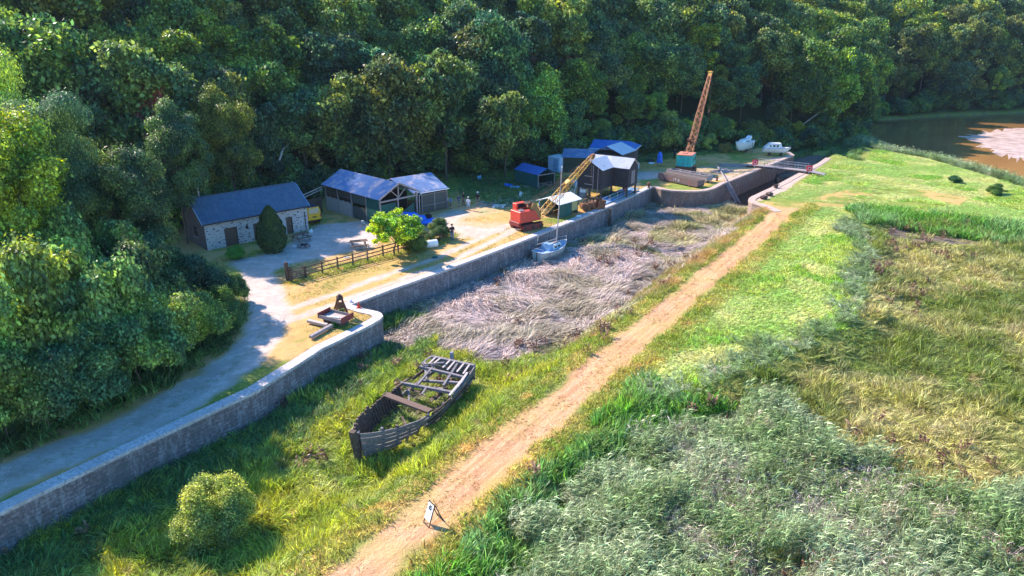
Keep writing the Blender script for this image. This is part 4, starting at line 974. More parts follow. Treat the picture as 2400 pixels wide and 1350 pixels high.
def slate():
    t = NT('slate roof'); sp = t.n('SeparateXYZ'); t.l(t.obj(), sp.inputs[0]); cb = t.n('CombineXYZ'); t.l(sp.outputs[0], cb.inputs[0]); t.l(sp.outputs[1], cb.inputs[1])
    br = t.n('TexBrick', i_Scale=1.0); br.inputs['Brick Width'].default_value = .3; br.inputs['Row Height'].default_value = .2; br.inputs['Mortar Size'].default_value = .012
    br.inputs['Color1'].default_value = (0, 0, 0, 1); br.inputs['Color2'].default_value = (1, 1, 1, 1); br.inputs['Mortar'].default_value = (.5, .5, .5, 1); t.l(cb.outputs[0], br.inputs['Vector'])
    c = t.mix(br.outputs[0], (.045, .085, .15), (.065, .12, .2)); st = t.noise(t.scaled(t.obj(), (1.6, .25, 1)), 1.4, 5, .7, .45, .62); c = t.mix(t.math('MULTIPLY', st, .5), c, (.12, .17, .24))
    c = t.mix(t.noise(t.obj(), 1.3, 6, .8, .66, .7), c, (.35, .4, .45)); c = t.mix(br.outputs['Fac'], c, (.02, .03, .05))
    t.color(c); t.b.inputs['Roughness'].default_value = .5; t.bump(t.math('SUBTRACT', br.outputs[0], br.outputs['Fac']), .5, .02); return t.m
SLATE = slate()
LIMEWALL = wall_mat('limewashed rubble', (.6, .55, .55), (.74, .68, .68), (.7, .64, .64), (.6, .54, .54), .38, .13, uv=False, ms=.055)
def blotch(mat, s, lo, col):
    """dark bare stones showing through the limewash"""
    t = NT.__new__(NT); t.m = mat; t.t = mat.node_tree; t.b = t.t.nodes['Principled BSDF']
    old = t.b.inputs['Base Color'].links[0].from_socket; sp = t.n('SeparateXYZ'); t.l(t.obj(), sp.inputs[0]); cb = t.n('CombineXYZ'); t.l(t.math('ADD', sp.outputs[0], sp.outputs[1]), cb.inputs[0]); t.l(sp.outputs[2], cb.inputs[1])
    f = t.noise(t.scaled(cb.outputs[0], (.55, 1.5, 1)), s, 2, .5, lo, lo + .03); t.l(t.mix(f, old, col), t.b.inputs['Base Color'])
blotch(LIMEWALL, 4.6, .585, (.12, .11, .14))
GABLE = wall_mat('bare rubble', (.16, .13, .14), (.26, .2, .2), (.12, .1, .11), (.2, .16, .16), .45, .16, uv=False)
U = PD.copy(); NR = PN.copy()                      # along the quay, and towards the basin
def rzof(v): return math.atan2(v[1], v[0])
def basex(A, B, px, z=0):
    """distance from A along AB (ground points) at which the photograph's column px falls"""
    lo, hi = -3.0, (B - A).length + 3; d = (B - A).normalized()
    for _ in range(50):
        m = (lo + hi) / 2; q = A + d * m
        if proj(q.x, q.y, z)[0] < px: lo = m
        else: hi = m
    return lo
def plane_tip(base, hd, px, py):
    n = V(-hd[1], hd[0], 0); d = V(px - 1200, 1620 * _c + (675 - py) * _s, -1620 * _s + (675 - py) * _c); o = V(0, 0, CAM_H)
    t = (Vector(base) - o).dot(n) / d.dot(n); return o + d * t
def local(o, p):
    """world point into the frame of an Empty (location + rotz only)"""
    d = Vector(p) - o.location; a = -o.rotation_euler[2]; return V(d.x * math.cos(a) - d.y * math.sin(a), d.x * math.sin(a) + d.y * math.cos(a), d.z)
# ================================================================== STONE HOUSE
A, B = P(487, 587), P(724, 538); L = (B - A).length; D = 5.4; EH = 3.0; RH = 4.95
h = thing('stone_house', 'limewashed stone house with a blue slate roof at the left of the yard', 'house', A, rzof(B - A))
ops = [(basex(A, B, 531), basex(A, B, 561), 0, 1.95), (basex(A, B, 598), basex(A, B, 622), 0, 1.9), (basex(A, B, 674), basex(A, B, 689), 0, 1.9)]
mb = MB(); th = .45; x = 0
for a, b, z0, z1 in ops:
    mb.box(((x + a) / 2, th / 2, EH / 2 - .1), (a - x, th, EH + .2)); mb.box(((a + b) / 2, th / 2, (z1 + EH) / 2), (b - a, th, EH - z1)); x = b
mb.box(((x + L) / 2, th / 2, EH / 2 - .1), (L - x, th, EH + .2)); mb.box((L / 2, D - th / 2, EH / 2 - .1), (L, th, EH + .2))
mb.build('front_wall', LIMEWALL, h)
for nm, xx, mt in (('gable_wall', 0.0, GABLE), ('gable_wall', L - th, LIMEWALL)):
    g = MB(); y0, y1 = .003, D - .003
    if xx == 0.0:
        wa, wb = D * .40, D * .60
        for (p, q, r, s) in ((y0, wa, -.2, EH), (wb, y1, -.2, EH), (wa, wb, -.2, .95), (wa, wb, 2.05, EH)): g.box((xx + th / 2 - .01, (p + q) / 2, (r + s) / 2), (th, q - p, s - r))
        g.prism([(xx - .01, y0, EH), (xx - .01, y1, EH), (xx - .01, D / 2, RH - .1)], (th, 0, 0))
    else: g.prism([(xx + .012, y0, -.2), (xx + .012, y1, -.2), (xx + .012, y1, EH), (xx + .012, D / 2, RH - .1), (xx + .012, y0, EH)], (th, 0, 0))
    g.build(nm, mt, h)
w = MB(); w.box((.25, D / 2, 1.5), (.04, D * .2 - .01, 1.09)); wo = w.build('window', GLASS, h)
w = MB(); w.box((.2, D / 2, 1.5), (.06, .06, 1.09)); w.box((.2, D / 2, 1.5), (.055, D * .2 - .02, .06)); w.build('frame', BROWNW, wo)
w = MB(); w.box((-.02, D / 2, .9), (.2, D * .2 + .2, .08)); w.build('sill', GREYW, wo)
for i, (a, b, z0, z1) in enumerate(ops):
    d = MB(); n = 5
    for k in range(n): d.box((a + (b - a) * (k + .5) / n, .2, (z1 - .02) / 2), ((b - a) / n - .015, .05, z1 - .04))
    d.box(((a + b) / 2, .16, .5), (b - a - .1, .03, .12)); d.box(((a + b) / 2, .16, 1.5), (b - a - .1, .03, .12)); do = d.build('door', BROWNW, h)
    f = MB(); f.box((a + .04, .12, z1 / 2), (.08, .1, z1)); f.box((b - .04, .12, z1 / 2), (.08, .1, z1)); f.box(((a + b) / 2, .12, z1 - .03), (b - a - .17, .1, .08)); f.build('frame', DARKW, do)
    f = MB(); f.lathe((b - .2, .11, 1.0), [(.03, 0), (.045, .03), (.03, .06)], 8); f.build('handle', STEEL, do)
sl = math.hypot(D / 2 + .3, (RH - EH) * (D / 2 + .3) / (D / 2)); dz = (RH - EH) / (D / 2) * .3
r = MB(); o_ = .28
r.prism([(-o_, -.3, EH - dz), (L + o_, -.3, EH - dz), (L + o_, D / 2, RH), (-o_, D / 2, RH)], (0, -.04, .1)); r.prism([(-o_, D + .3, EH - dz), (L + o_, D + .3, EH - dz), (L + o_, D / 2, RH), (-o_, D / 2, RH)], (0, .04, .1))
ro = r.build('roof', SLATE, h)
r = MB(); n = int(L / .45)
for k in range(n + 1): r.tube((-o_ + k * (L + .56) / (n + 1), D / 2, RH + .06), (-o_ + (k + .97) * (L + .56) / (n + 1), D / 2, RH + .06), .11, .12, 8)
r.build('ridge_tiles', SLATE, ro)
r = MB(); r.beam((-o_ + .02, -.32, EH - dz + .02), (-o_ + .02, D / 2, RH + .03), .05, .16); r.beam((L + o_ - .02, -.32, EH - dz + .02), (L + o_ - .02, D / 2, RH + .03), .05, .16); r.build('bargeboard', BLUEP, ro)
fl = local(h, P(446, 462, 4.4)); r = MB(); r.tube((fl.x, D / 2 + .9, RH - .9), (fl.x, D / 2 + .9, RH + 1.15), .09); r.lathe((fl.x, D / 2 + .9, RH + 1.15), [(.1, 0), (.17, .04), (.17, .12), (.04, .22)], 10); r.build('flue', STEEL, ro)
g = MB(); g.tube((-.1, -.38, EH - dz), (L + .1, -.38, EH - dz - .03), .06); g.tube((L - .35, -.36, EH - .3), (L - .35, -.06, EH - .6), .045); g.tube((L - .35, -.06, EH - .6), (L - .35, -.06, .1), .045); g.build('gutter', DRUST, h)
g = MB(); lx = basex(A, B, 582); g.tube((lx, 0, 1.75), (lx, -.18, 1.85), .02); g.lathe((lx, -.22, 1.55), [(.03, 0), (.11, .05), (.11, .26), (.14, .28), (.02, .4)], 8); g.build('lantern', RUBBER, h)
g = MB(); g.tube((L - .5, -.1, EH - .55), (L - .5, -.22, EH - .6), .02); g.ell((L - .5, -.26, EH - .62), (.12, .12, .12)); g.build('lamp', WHITEPL, h)
# ================================================================== VAN
q = P(739, 526); v = thing('parked_van', 'yellow van with a dark roof parked between the stone house and the sheds', 'van', q, rzof((-.66, .75)))
def vbody(mb, z0, z1, w0_, w1_, x0, x1, fx=.0):
    mb.grid([[(x0, -w0_, z0), (x1, -w0_, z0), (x1, w0_, z0), (x0, w0_, z0)], [(x0 - .0, -w0_, z0 + .3), (x1 + .02, -w0_, z0 + .3), (x1 + .02, w0_, z0 + .3), (x0, w0_, z0 + .3)], [(x0 + .12, -w1_, z1), (x1 - fx, -w1_, z1), (x1 - fx, w1_, z1), (x0 + .12, w1_, z1)]], closed=True)
b = MB(); vbody(b, .35, 1.3, .88, .86, 0, 4.7); vbody(b, 1.3, 2.05, .86, .72, .02, 3.7, .45); b._add([(0, -.88, .35), (4.7, -.88, .35), (4.7, .88, .35), (0, .88, .35)], [(0, 1, 2, 3)]); b._add([(.12, -.86, 1.3), (4.7, -.86, 1.3), (4.7, .86, 1.3), (.12, .86, 1.3)], [(0, 1, 2, 3)]); YV = M('yellow van paint', (.85, .42, .0), (.8, .38, .0), .3, 2); b.build('body', YV, v, bevel=.04)
b = MB(); b.box((1.65, 0, 2.06), (2.9, 1.46, .09)); ro = b.build('roof', M('dark roof paint', (.03, .05, .1), rough=.35), v, bevel=.04)
b = MB(); 
for xx in (.6, 1.6, 2.6): b.box((xx, 0, 2.16), (.06, 1.4, .05))
b.build('roof_bars', RUBBER, ro)
b = MB(); b.prism([(.0, -.68, 1.34), (.0, .68, 1.34), (.1, .6, 1.93), (.1, -.6, 1.93)], (-.05, 0, 0)); b.build('rear_window', GLASS, v)
for s in (-1, 1):
    b = MB(); b.box((-.01, s * .8, 1.0), (.04, .1, .3)); b.build('tail_light', SIGNR, v)
    for xx in (.8, 3.8):
        b = MB(); b.tube((xx, s * .72, .33), (xx, s * .9, .33), .33, None, 18); wo = b.build('wheel', RUBBER, v); b = MB(); b.tube((xx, s * .9, .33), (xx, s * .915, .33), .18, None, 12); b.build('rim', STEEL, wo)
b = MB(); b.box((-.03, 0, .92), (.02, .5, .12)); b.build('number_plate', RUBBER, v)
b = MB(); b.box((-.04, 0, .45), (.12, 1.7, .18)); b.build('bumper', RUBBER, v, bevel=.02)
b = MB(); b.box((2.1, 0, 1.65), (2.2, 1.68, .34)); b.build('side_windows', GLASS, v)
# ================================================================== OPEN SHED (gable towards the yard)
B0 = P(888, 470, 3.2); C0 = P(985, 450, 3.2); A0 = P(740, 435, 3.2)
O = V(B0.x, B0.y, 0); W = 6.0; LN = 12.3; eh = 3.2; rh = 4.75
s = thing('open_shed', 'large open fronted timber shed with a corrugated blue grey roof', 'shed', O, rzof(C0 - B0))
r = MB(); r.corr((W / 2, 0, rh), (W / 2, LN, rh), (-.02, LN, eh), (-.02, 0, eh), .17, .03); r.corr((W / 2, LN, rh + .01), (W / 2, 0, rh + .01), (W + .1, 0, eh), (W + .1, LN, eh), .17, .03)
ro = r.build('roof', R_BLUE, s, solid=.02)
r = MB(); r.beam((0, -.03, eh), (W / 2, -.03, rh), .04, .18); r.beam((W + .1, -.03, eh), (W / 2, -.03, rh), .04, .18); r.build('bargeboard', GREYW, ro)
for yy in (.35, 3.1, 6.2, 9.2, 12.0):
    p = MB(); p.beam((.35, yy, 0), (.35, yy, eh - .05), .16); p.build('post', GREYW, s)
for xx in (2.9, 5.7):
    p = MB(); p.beam((xx, .35, 0), (xx, .35, eh + (.0 if xx > 5 else 0)), .18); p.build('post', GREYW, s)
t_ = MB(); t_.beam((.2, .3, eh - .35), (W - .1, .3, eh - .35), .12, .2); t_.beam((W / 2, .3, eh - .35), (W / 2, .3, rh - .12), .14); t_.beam((W / 2, .3, eh - .2), (W / 2 - 1.1, .3, rh - .75), .1); t_.beam((W / 2, .3, eh - .2), (W / 2 + 1.1, .3, rh - .75), .1); t_.build('truss', GREYW, s)
p = MB(); p.box((.3, 1.72, 1.55), (.06, 2.55, 3.0)); p.build('green_side_board', GREENP, s)
p = MB()
for k in range(8): p.box((.3, 3.35 + k * .35, .75), (.04, .33, 1.5 + .1 * (k % 3)))
p.build('lower_mesh_panel', MESHG, s)
p = MB(); p.box((.3, 4.6, 2.5), (.04, 2.9, 1.1)); p.build('upper_mesh_panel', MESHG, s)
p = MB()
for k in range(17): p.box((.3, 6.4 + k * .33, .85), (.05, .3, 1.7 + .12 * ((k * 7) % 3)))
p.build('plank_wall', PLANKW, s)
p = MB()
for k in range(17): p.box((.32, 6.4 + k * .33, 2.62), (.04, .31, .95))
p.build('upper_boards', DARKW, s)
p = MB(); p.box((1.65, .5, 1.25), (2.2, .05, 2.4)); p.build('green_front_board', GREENP, s)
p = MB(); p._add([(3.1, .5, .05), (5.5, .5, .05), (5.5, .55, 2.0), (3.1, .5, .9)], [(0, 1, 2, 3)]); p.build('green_sheet', GREENP, s, solid=.04)
p = MB(); p.box((3, LN - .2, 1.7), (5.4, .08, 3.3)); p.box((5.75, 7, 1.5), (.06, 9.5, 3.0)); p.build('back_wall', DARKW, s)
p = MB(); p.box((2.2, .2, .75), (.45, .05, 1.5), ry=.1); p.build('leaning_board', GREYW, s)
# lower shed joined at its right
E1, E2 = P(988, 451, 2.7), P(1050, 440, 2.7); O2 = V(E1.x, E1.y, 0)
s2 = thing('lean_shed', 'smaller netted shed with a gutter joined to the right of the large open shed', 'shed', O2, rzof(E2 - E1)); L2 = (E2 - E1).length
xr = local(s2, P(1000, 408, 4.1)); dep = 3.6
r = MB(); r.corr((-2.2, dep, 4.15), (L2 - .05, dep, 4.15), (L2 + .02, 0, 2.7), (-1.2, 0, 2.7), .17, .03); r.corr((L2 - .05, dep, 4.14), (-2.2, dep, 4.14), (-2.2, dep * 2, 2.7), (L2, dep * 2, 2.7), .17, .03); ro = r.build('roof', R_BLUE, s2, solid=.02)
g = MB(); g.tube((-.3, -.08, 2.62), (L2 + .1, -.08, 2.6), .06); g.path([(-.1, -.08, 2.55), (-.35, .05, 2.3), (-.35, .05, .1)], .045); g.build('gutter', WHITEPL, s2)
p = MB(); p.box((L2 / 2, .25, 1.15), (L2 - .3, .05, 2.2)); p.box((L2 - .15, dep, 1.2), (.05, dep * 2 - .6, 2.4)); p.build('netting_wall', MESHG, s2)
p = MB(); p.box((L2 / 2, .2, 2.3), (L2 - .3, .06, .08)); p.box((L2 / 2, .2, .9), (L2 - .3, .06, .06)); p.build('rail', GREYW, s2)
for xx in (.1, L2 / 2, L2 - .1):
    p = MB(); p.beam((xx, .2, 0), (xx, .2, 2.6), .12); p.build('post', GREYW, s2)
p = MB(); p.prism([(L2 - .12, .1, 2.6), (L2 - .12, dep * 2 - .1, 2.6), (L2 - .12, dep, 4.05)], (.05, 0, 0)); p.build('gable_board', DARKW, s2)
# low fence and rails between house and shed
q = P(722, 470, 2); 
f = thing('rail_screen', 'weathered rails and boards closing the gap between the house and the large shed', 'screen', P(733, 505), rzof(P(755, 498) - P(733, 505)))
for k in range(2):
    p = MB(); p.beam((-1.2, .2, 2.4 + k * .35), (2.2, .1, 2.9 + k * .3), .08); p.build('rail', PLANKW, f)
p = MB()
for k in range(9): p.box((-.8 + k * .33, .25, 1.0), (.3, .04, 2.0))
p.build('boards', DARKW, f)
# ================================================================== BLACK HUT ON STILTS
hc = P(1408, 470); ht = thing('net_loft', 'black tarred timber loft on stilts with a crossed corrugated roof', 'hut', hc, rzof(NR)); zb, ze, zr = 1.5, 4.05, 5.05
# local: x towards the basin, y along the quay; the front block spans x -3.5..0, y 0..3.3
WB = 3.6; LB = 3.3; ax0, ax1, ay0, ay1 = -3.8, 2.3, 3.3, 6.3
def boards(mb, p, q, z0, z1, n):
    p = Vector(p); q = Vector(q)
    for k in range(n):
        z = z0 + (z1 - z0) * (k + .5) / n; o = (q - p).normalized().cross(V(0, 0, 1)) * (.02 if k % 2 else .0)
        mb.beam(p + V(0, 0, z) + o, q + V(0, 0, z) + o, .05, (z1 - z0) / n - .012)
b = MB(); n = 13
boards(b, (-WB, 0, 0), (0, 0, 0), zb, ze, n); boards(b, (0, 0, 0), (0, LB, 0), zb, ze, n); boards(b, (-WB, LB, 0), (-WB, 0, 0), zb, ze, n)
b.prism([(-WB, .02, ze), (0, .02, ze), (-WB / 2, .02, zr)], (0, .05, 0)); b.build('front_wall', BLACKW, ht)
b = MB(); boards(b, (ax0, ay0, 0), (-WB - .02, ay0, 0), zb, ze, n); boards(b, (.02, ay0, 0), (ax1, ay0, 0), zb, ze, n); boards(b, (ax1, ay0, 0), (ax1, ay1, 0), zb, ze, n); boards(b, (ax1, ay1, 0), (ax0, ay1, 0), zb, ze, n); boards(b, (ax0, ay1, 0), (ax0, ay0, 0), zb, ze, n)
b.prism([(ax1 - .02, ay0, ze), (ax1 - .02, ay1, ze), (ax1 - .02, (ay0 + ay1) / 2, zr)], (-.05, 0, 0)); b.build('rear_wall', BLACKW, ht)
b = MB(); b.box((-WB / 2, LB / 2, zb - .06), (WB, LB, .1)); b.box(((ax0 + ax1) / 2, (ay0 + ay1) / 2, zb - .06), (ax1 - ax0, ay1 - ay0, .1)); b.build('floor', DARKW, ht)
for (x, y) in ((-WB + .1, .1), (-.1, .1), (-1.8, .1), (-.1, LB), (ax1 - .15, ay0 + .1), (ax1 - .15, ay1 - .1), (ax0 + .1, ay1 - .1), (.4, ay1 - .1)):
    b = MB(); b.beam((x, y, 0), (x, y, zb - .1), .22); b.build('stilt', DARKW, ht)
r = MB(); e = .22; ym = (ay0 + ay1) / 2
r.corr((ax0 - e, ym, zr + .12), (ax1 + e, ym, zr + .12), (ax1 + e, ay0 - e, ze - .05), (ax0 - e, ay0 - e, ze - .05), .2, .035); r.corr((ax1 + e, ym, zr + .12), (ax0 - e, ym, zr + .12), (ax0 - e, ay1 + e, ze - .05), (ax1 + e, ay1 + e, ze - .05), .2, .035); ro = r.build('rear_roof', R_WHITE, ht, solid=.015)
r = MB(); xm = -WB / 2
r.corr((xm, -e, zr + .16), (xm, ym, zr + .16), (e, ym, ze), (e, -e, ze), .5, .015); r.corr((xm, ym, zr + .16), (xm, -e, zr + .16), (-WB - e, -e, ze), (-WB - e, ym, ze), .5, .015); r.build('front_roof', R_WHITE, ht, solid=.015)
b = MB(); 
for k in range(5): b.box((-2.5 + k * .28, -.05, 2.5), (.26, .04, 1.9))
d = b.build('door', BLACKW, ht); b = MB(); b.box((-1.95, -.085, 3.1), (1.2, .02, .07)); b.box((-1.95, -.085, 2.0), (1.2, .02, .07)); b.build('strap_hinge', STEEL, d)
b = MB(); b.box((ax1 + .05, 4.5, 2.65), (.05, .4, 1.8)); b.box((ax1 + .05, 5.1, 2.65), (.05, .4, 1.8)); b.build('shutter', GREYW, ht)
b = MB(); b.beam((-WB / 2 + .6, -.15, zb - .2), (-WB / 2 + .6, -.15, 4.6), .07); b.beam((-WB / 2 + 1.3, -.2, 0), (-WB / 2 + 1.3, -.12, 4.3), .06); b.build('hoist_pole', GREYW, ht)
def simple(name, label, cat, loc, rz, parts, group=None):
    o = thing(name, label, cat, loc, rz, group)
    for nm, mb, mt in parts: mb.build(nm, mt, o)
    return o
# things stored below and beside the loft
q = P(1440, 462); simple('upturned_rowing_boat', 'green upturned rowing boat stored beneath the black loft', 'boat', q, rzof(U), [('hull', MB().grid([[(x, math.cos(a) * .65 * w_, .55 * math.sin(a) * w_ + .12) for a in np.linspace(0, math.pi, 9)] for x, w_ in ((-1.7, .6), (-1, .95), (0, 1), (1, .8), (1.8, .1))]), GREENP), ('keel', MB().beam((-1.7, 0, .5), (1.7, 0, .35), .05, .08), DARKW)])
q = P(1366, 462); simple('crate_stack', 'pale grey crates stacked at the front left stilt of the black loft', 'crates', q, rzof(NR), [('crate', MB().box((0, 0, .35), (.9, .7, .6)), GREYW), ('upper_crate', MB().box((.05, .05, .93), (.8, .6, .5), rz=.1), WHITEPL)])
q = P(1466, 448, .3); simple('red_drum', 'small red drum under the basin end of the black loft', 'drum', P(1466, 452), 0, [('drum_body', MB().lathe((0, 0, 0), [(.26, 0), (.28, .05), (.26, .3), (.28, .55), (.26, .82)], 14), SIGNR), ('drum_lid', MB().lathe((0, 0, .82), [(.27, 0), (.25, .04)], 14), DKRED)])
for i, (a, b_, lb) in enumerate([((1343, 462), (1352, 428), 'thin white pole leaning left of the black loft'), ((1357, 458), (1365, 436), 'thick white post leaning by the crates under the black loft')]):
    p0 = P(*a); p1 = on_ray(*b_, p0, 2.6 if i == 0 else 1.7); m = MB(); m.tube((0, 0, 0), p1 - p0, .05 + .05 * i, None, 8); o = m.build('leaning_pole', WHITEPL); o.location = p0; tag(o, lb, 'pole')
# pale slab platform and blue ramp with handrail in front of the loft
A1, B1 = P(1410, 487), P(1500, 448); rp = thing('boat_ramp', 'blue slatted ramp with a white handrail along the quay edge', 'ramp', A1, rzof(B1 - A1)); LL = (B1 - A1).length
b = MB(); b.prism([(.2, .2, .08), (LL, .2, .3), (LL, 2.2, .3), (.2, 2.2, .08)], (0, 0, .08)); b.build('deck', BLUEP, rp)
b = MB()
for k in range(int(LL / .5)): b.box((.4 + k * .5, 1.2, .18 + .22 * k * .5 / LL), (.05, 2.0, .03))
b.build('cleats', M('blue slat', (.1, .2, .4), rough=.7), rp)
b = MB(); n = 6
for k in range(n): b.tube((.3 + k * (LL - .5) / (n - 1), .15, .0), (.3 + k * (LL - .5) / (n - 1), .15, 1.1), .03)
for zz in (1.1, .65): b.tube((.3, .15, zz), (LL - .2, .15, zz + .05), .03)
b.build('handrail', STEEL, rp)
# ================================================================== GREEN SHELTER WITH PALE ROOF
A2, B2 = P(1310, 512), P(1353, 499); gs = thing('quayside_shelter', 'low green shelter with a white gabled roof beside the red crane', 'shelter', A2, rzof(B2 - A2)); L3 = (B2 - A2).length; Wd = 3.0; e1, r1 = 1.75, 2.35
r = MB(); r.prism([(-.5, -.35, e1), (L3 + .45, -.35, e1), (L3 + .45, Wd / 2, r1), (-.5, Wd / 2, r1)], (0, 0, .05)); r.prism([(-.5, Wd + .35, e1), (L3 + .45, Wd + .35, e1), (L3 + .45, Wd / 2 + .001, r1), (-.5, Wd / 2 + .001, r1)], (0, 0, .05)); r.build('roof', WHITEPL, gs)
b = MB(); b.box((L3 * .33, 0, .85), (L3 * .66, .06, 1.7)); b.box((L3, Wd / 2, .85), (.06, Wd, 1.7)); b.box((L3 / 2, Wd, .85), (L3, .06, 1.7)); b.box((0, Wd - .35, .85), (.06, .7, 1.7)); b.prism([(0, 0, e1 - .05), (0, Wd, e1 - .05), (0, Wd / 2, r1 - .05)], (.04, 0, 0)); b.build('wall', GREENP, gs)
b = MB(); b.box((L3 * .83, 0, 1.05), (L3 * .33, .04, 1.2)); b.build('clear_sheet', M('yellowed clear sheet', (.4, .38, .18), (.3, .28, .12), .3, 2), gs)
for x, y in ((0, 0), (L3, 0), (0, Wd), (L3 * .66, 0)):
    b = MB(); b.beam((x, y, 0), (x, y, e1), .09); b.build('post', DARKW, gs)
# ================================================================== BLUE SHEDS AT THE EDGE OF THE WOOD
A4, B4, C4 = P(1207, 397, 2.0), P(1261, 411, 2.0), P(1300, 405, 2.0); O4 = V(B4.x, B4.y, 0)
bs = thing('small_blue_shed', 'small open shed with a bright blue sheet roof at the foot of the wood', 'shed', O4, rzof(C4 - B4)); W4 = 3.1; L4 = 5.6
r = MB(); r.prism([(-.1, -.1, 2.0), (-.1, L4, 2.0), (W4 / 2, L4, 2.8), (W4 / 2, -.1, 2.8)], (0, 0, .04)); r.prism([(W4 + .1, -.1, 2.0), (W4 + .1, L4, 2.0), (W4 / 2 + .001, L4, 2.8), (W4 / 2 + .001, -.1, 2.8)], (0, 0, .04)); r.build('roof', R_BLUE2, bs)
b = MB(); b.box((0, L4 / 2, 1), (.05, L4 - .2, 1.9)); b.box((W4, L4 / 2, 1), (.05, L4 - .2, 1.9)); b.box((W4 / 2, L4 - .2, 1), (W4, .05, 1.9)); b.build('wall', GREENP, bs)
b = MB(); b.box((W4 / 2, 0, 1.98), (W4, .1, .14)); b.beam((0.03, 0, 0), (.03, 0, 1.95), .1); b.beam((W4 - .03, 0, 0), (W4 - .03, 0, 1.95), .1); b.build('front_frame', GREYW, bs)
b = MB()
for zz in (.1, .45, .8): b.beam((.1, -.1, zz), (2.4, -.1, zz), .05)
b.beam((.1, -.1, .1), (1.25, -.1, .8), .05); b.beam((2.4, -.1, .1), (1.25, -.1, .8), .05); b.beam((.1, -.1, 0), (.1, -.1, .9), .07); b.beam((2.4, -.1, 0), (2.4, -.1, .9), .07); b.build('gate', GREYW, bs)
q0 = P(1318, 404); bb = thing('blue_roofed_shed', 'long low shed with blue sheet roofs behind the black loft', 'shed', q0, rzof(NR * 1.0 + V(.25, .35, 0)))
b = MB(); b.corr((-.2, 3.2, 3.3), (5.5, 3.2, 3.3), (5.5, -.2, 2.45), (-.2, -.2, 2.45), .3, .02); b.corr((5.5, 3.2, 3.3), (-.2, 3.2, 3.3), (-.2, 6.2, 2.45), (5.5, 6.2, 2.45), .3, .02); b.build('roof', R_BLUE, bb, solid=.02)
b = MB(); b.box((2.6, 0, 1.2), (5.2, .08, 2.4)); b.box((0, 3, 1.2), (.08, 6, 2.4)); b.box((5.2, 3, 1.2), (.08, 6, 2.4)); b.prism([(0, 0, 2.4), (0, 6, 2.4), (0, 3.2, 3.25)], (.05, 0, 0)); b.build('wall', M('olive board', (.06, .07, .04), (.04, .05, .03), .8, 2), bb)
q1 = P(1480, 395); bc = thing('blue_roofed_shed', 'bright blue roofed shed with a white fascia rising behind the crossed roof', 'shed', V(q1.x, q1.y, 0), rzof((.93, -.36)))
b = MB(); b.corr((-7.2, 2.6, 4.0), (-.9, 2.6, 4.0), (.3, -.4, 3.0), (-7.2, -.4, 3.0), .3, .02); b.corr((-.9, 2.6, 4.0), (-7.2, 2.6, 4.0), (-7.2, 5.6, 3.0), (.3, 5.6, 3.0), .3, .02); b._add([(-.9, 2.6, 4.0), (.3, -.4, 3.0), (.3, 5.6, 3.0)], [(0, 1, 2)]); ro = b.build('roof', R_BLUE2, bc, solid=.02)
b = MB(); b.box((-3.5, -.42, 2.95), (7.6, .05, .14)); b.box((.32, 2.6, 2.95), (.05, 6, .14)); b.build('fascia', WHITEPL, ro)
b = MB(); b.box((-3.5, 0, 1.45), (6.8, .08, 2.9)); b.box((-.1, 2.6, 1.45), (.08, 5.2, 2.9)); b.build('wall', DARKW, bc)
q2 = P(1462, 405); bd = thing('pale_roofed_shed', 'pale pinkish gabled roof between the black loft and the blue shed', 'shed', V(q2.x, q2.y, 0), rzof(NR))
b = MB(); b.corr((-2.2, -2.2, 4.3), (-2.2, 3.2, 4.3), (.6, 3.2, 3.2), (.6, -2.2, 3.2), .3, .015); b.corr((-2.2, 3.2, 4.3), (-2.2, -2.2, 4.3), (-4.6, -2.2, 3.2), (-4.6, 3.2, 3.2), .3, .015); b.build('roof', R_WHITE, bd, solid=.02)
b = MB(); b.box((.3, .5, 1.6), (.08, 5, 3.1)); b.box((-2, -2, 1.6), (4.6, .08, 3.1)); b.build('wall', BLACKW, bd)
q3 = P(1297, 404); cab = thing('white_container', 'pale blue white steel container with one door at the edge of the wood', 'container', q3, rzof((.75, -.66)))
b = MB(); b.box((0, 1.3, 1.25), (2.3, 2.6, 2.3)); cb = b.build('body', M('pale blue panel', (.5, .6, .78), (.42, .52, .7), .5, 1.5, c3=(.3, .35, .4), s3=2), cab, bevel=.03)
b = MB(); b.box((.4, -.02, 1.15), (.9, .04, 2.0)); d = b.build('door', BLUEP, cab); b = MB(); b.box((.08, -.06, 1.1), (.05, .05, .2)); b.build('handle', RUBBER, d)
b = MB(); b.box((0, 1.3, 2.44), (2.4, 2.7, .06)); b.build('roof', WHITEPL, cab)
q4 = P(1488, 396); wt = thing('water_tank', 'pale blue plastic tank in a cage right of the blue shed', 'tank', q4, .3)
b = MB(); b.box((0, 0, .62), (1.0, 1.1, 1.0)); b.build('tank_body', WHITEPL, wt, bevel=.08)
b = MB()
for k in range(5): b.beam((-.52, -.55 + k * .27, .1), (-.52, -.55 + k * .27, 1.15), .03); b.beam((-.5 + k * .25, -.57, .1), (-.5 + k * .25, -.57, 1.15), .03)
for zz in (.2, .65, 1.12): b.beam((-.53, -.58, zz), (.53, -.58, zz), .03); b.beam((-.53, -.58, zz), (-.53, .58, zz), .03)
b.build('cage', BLUEP, wt)
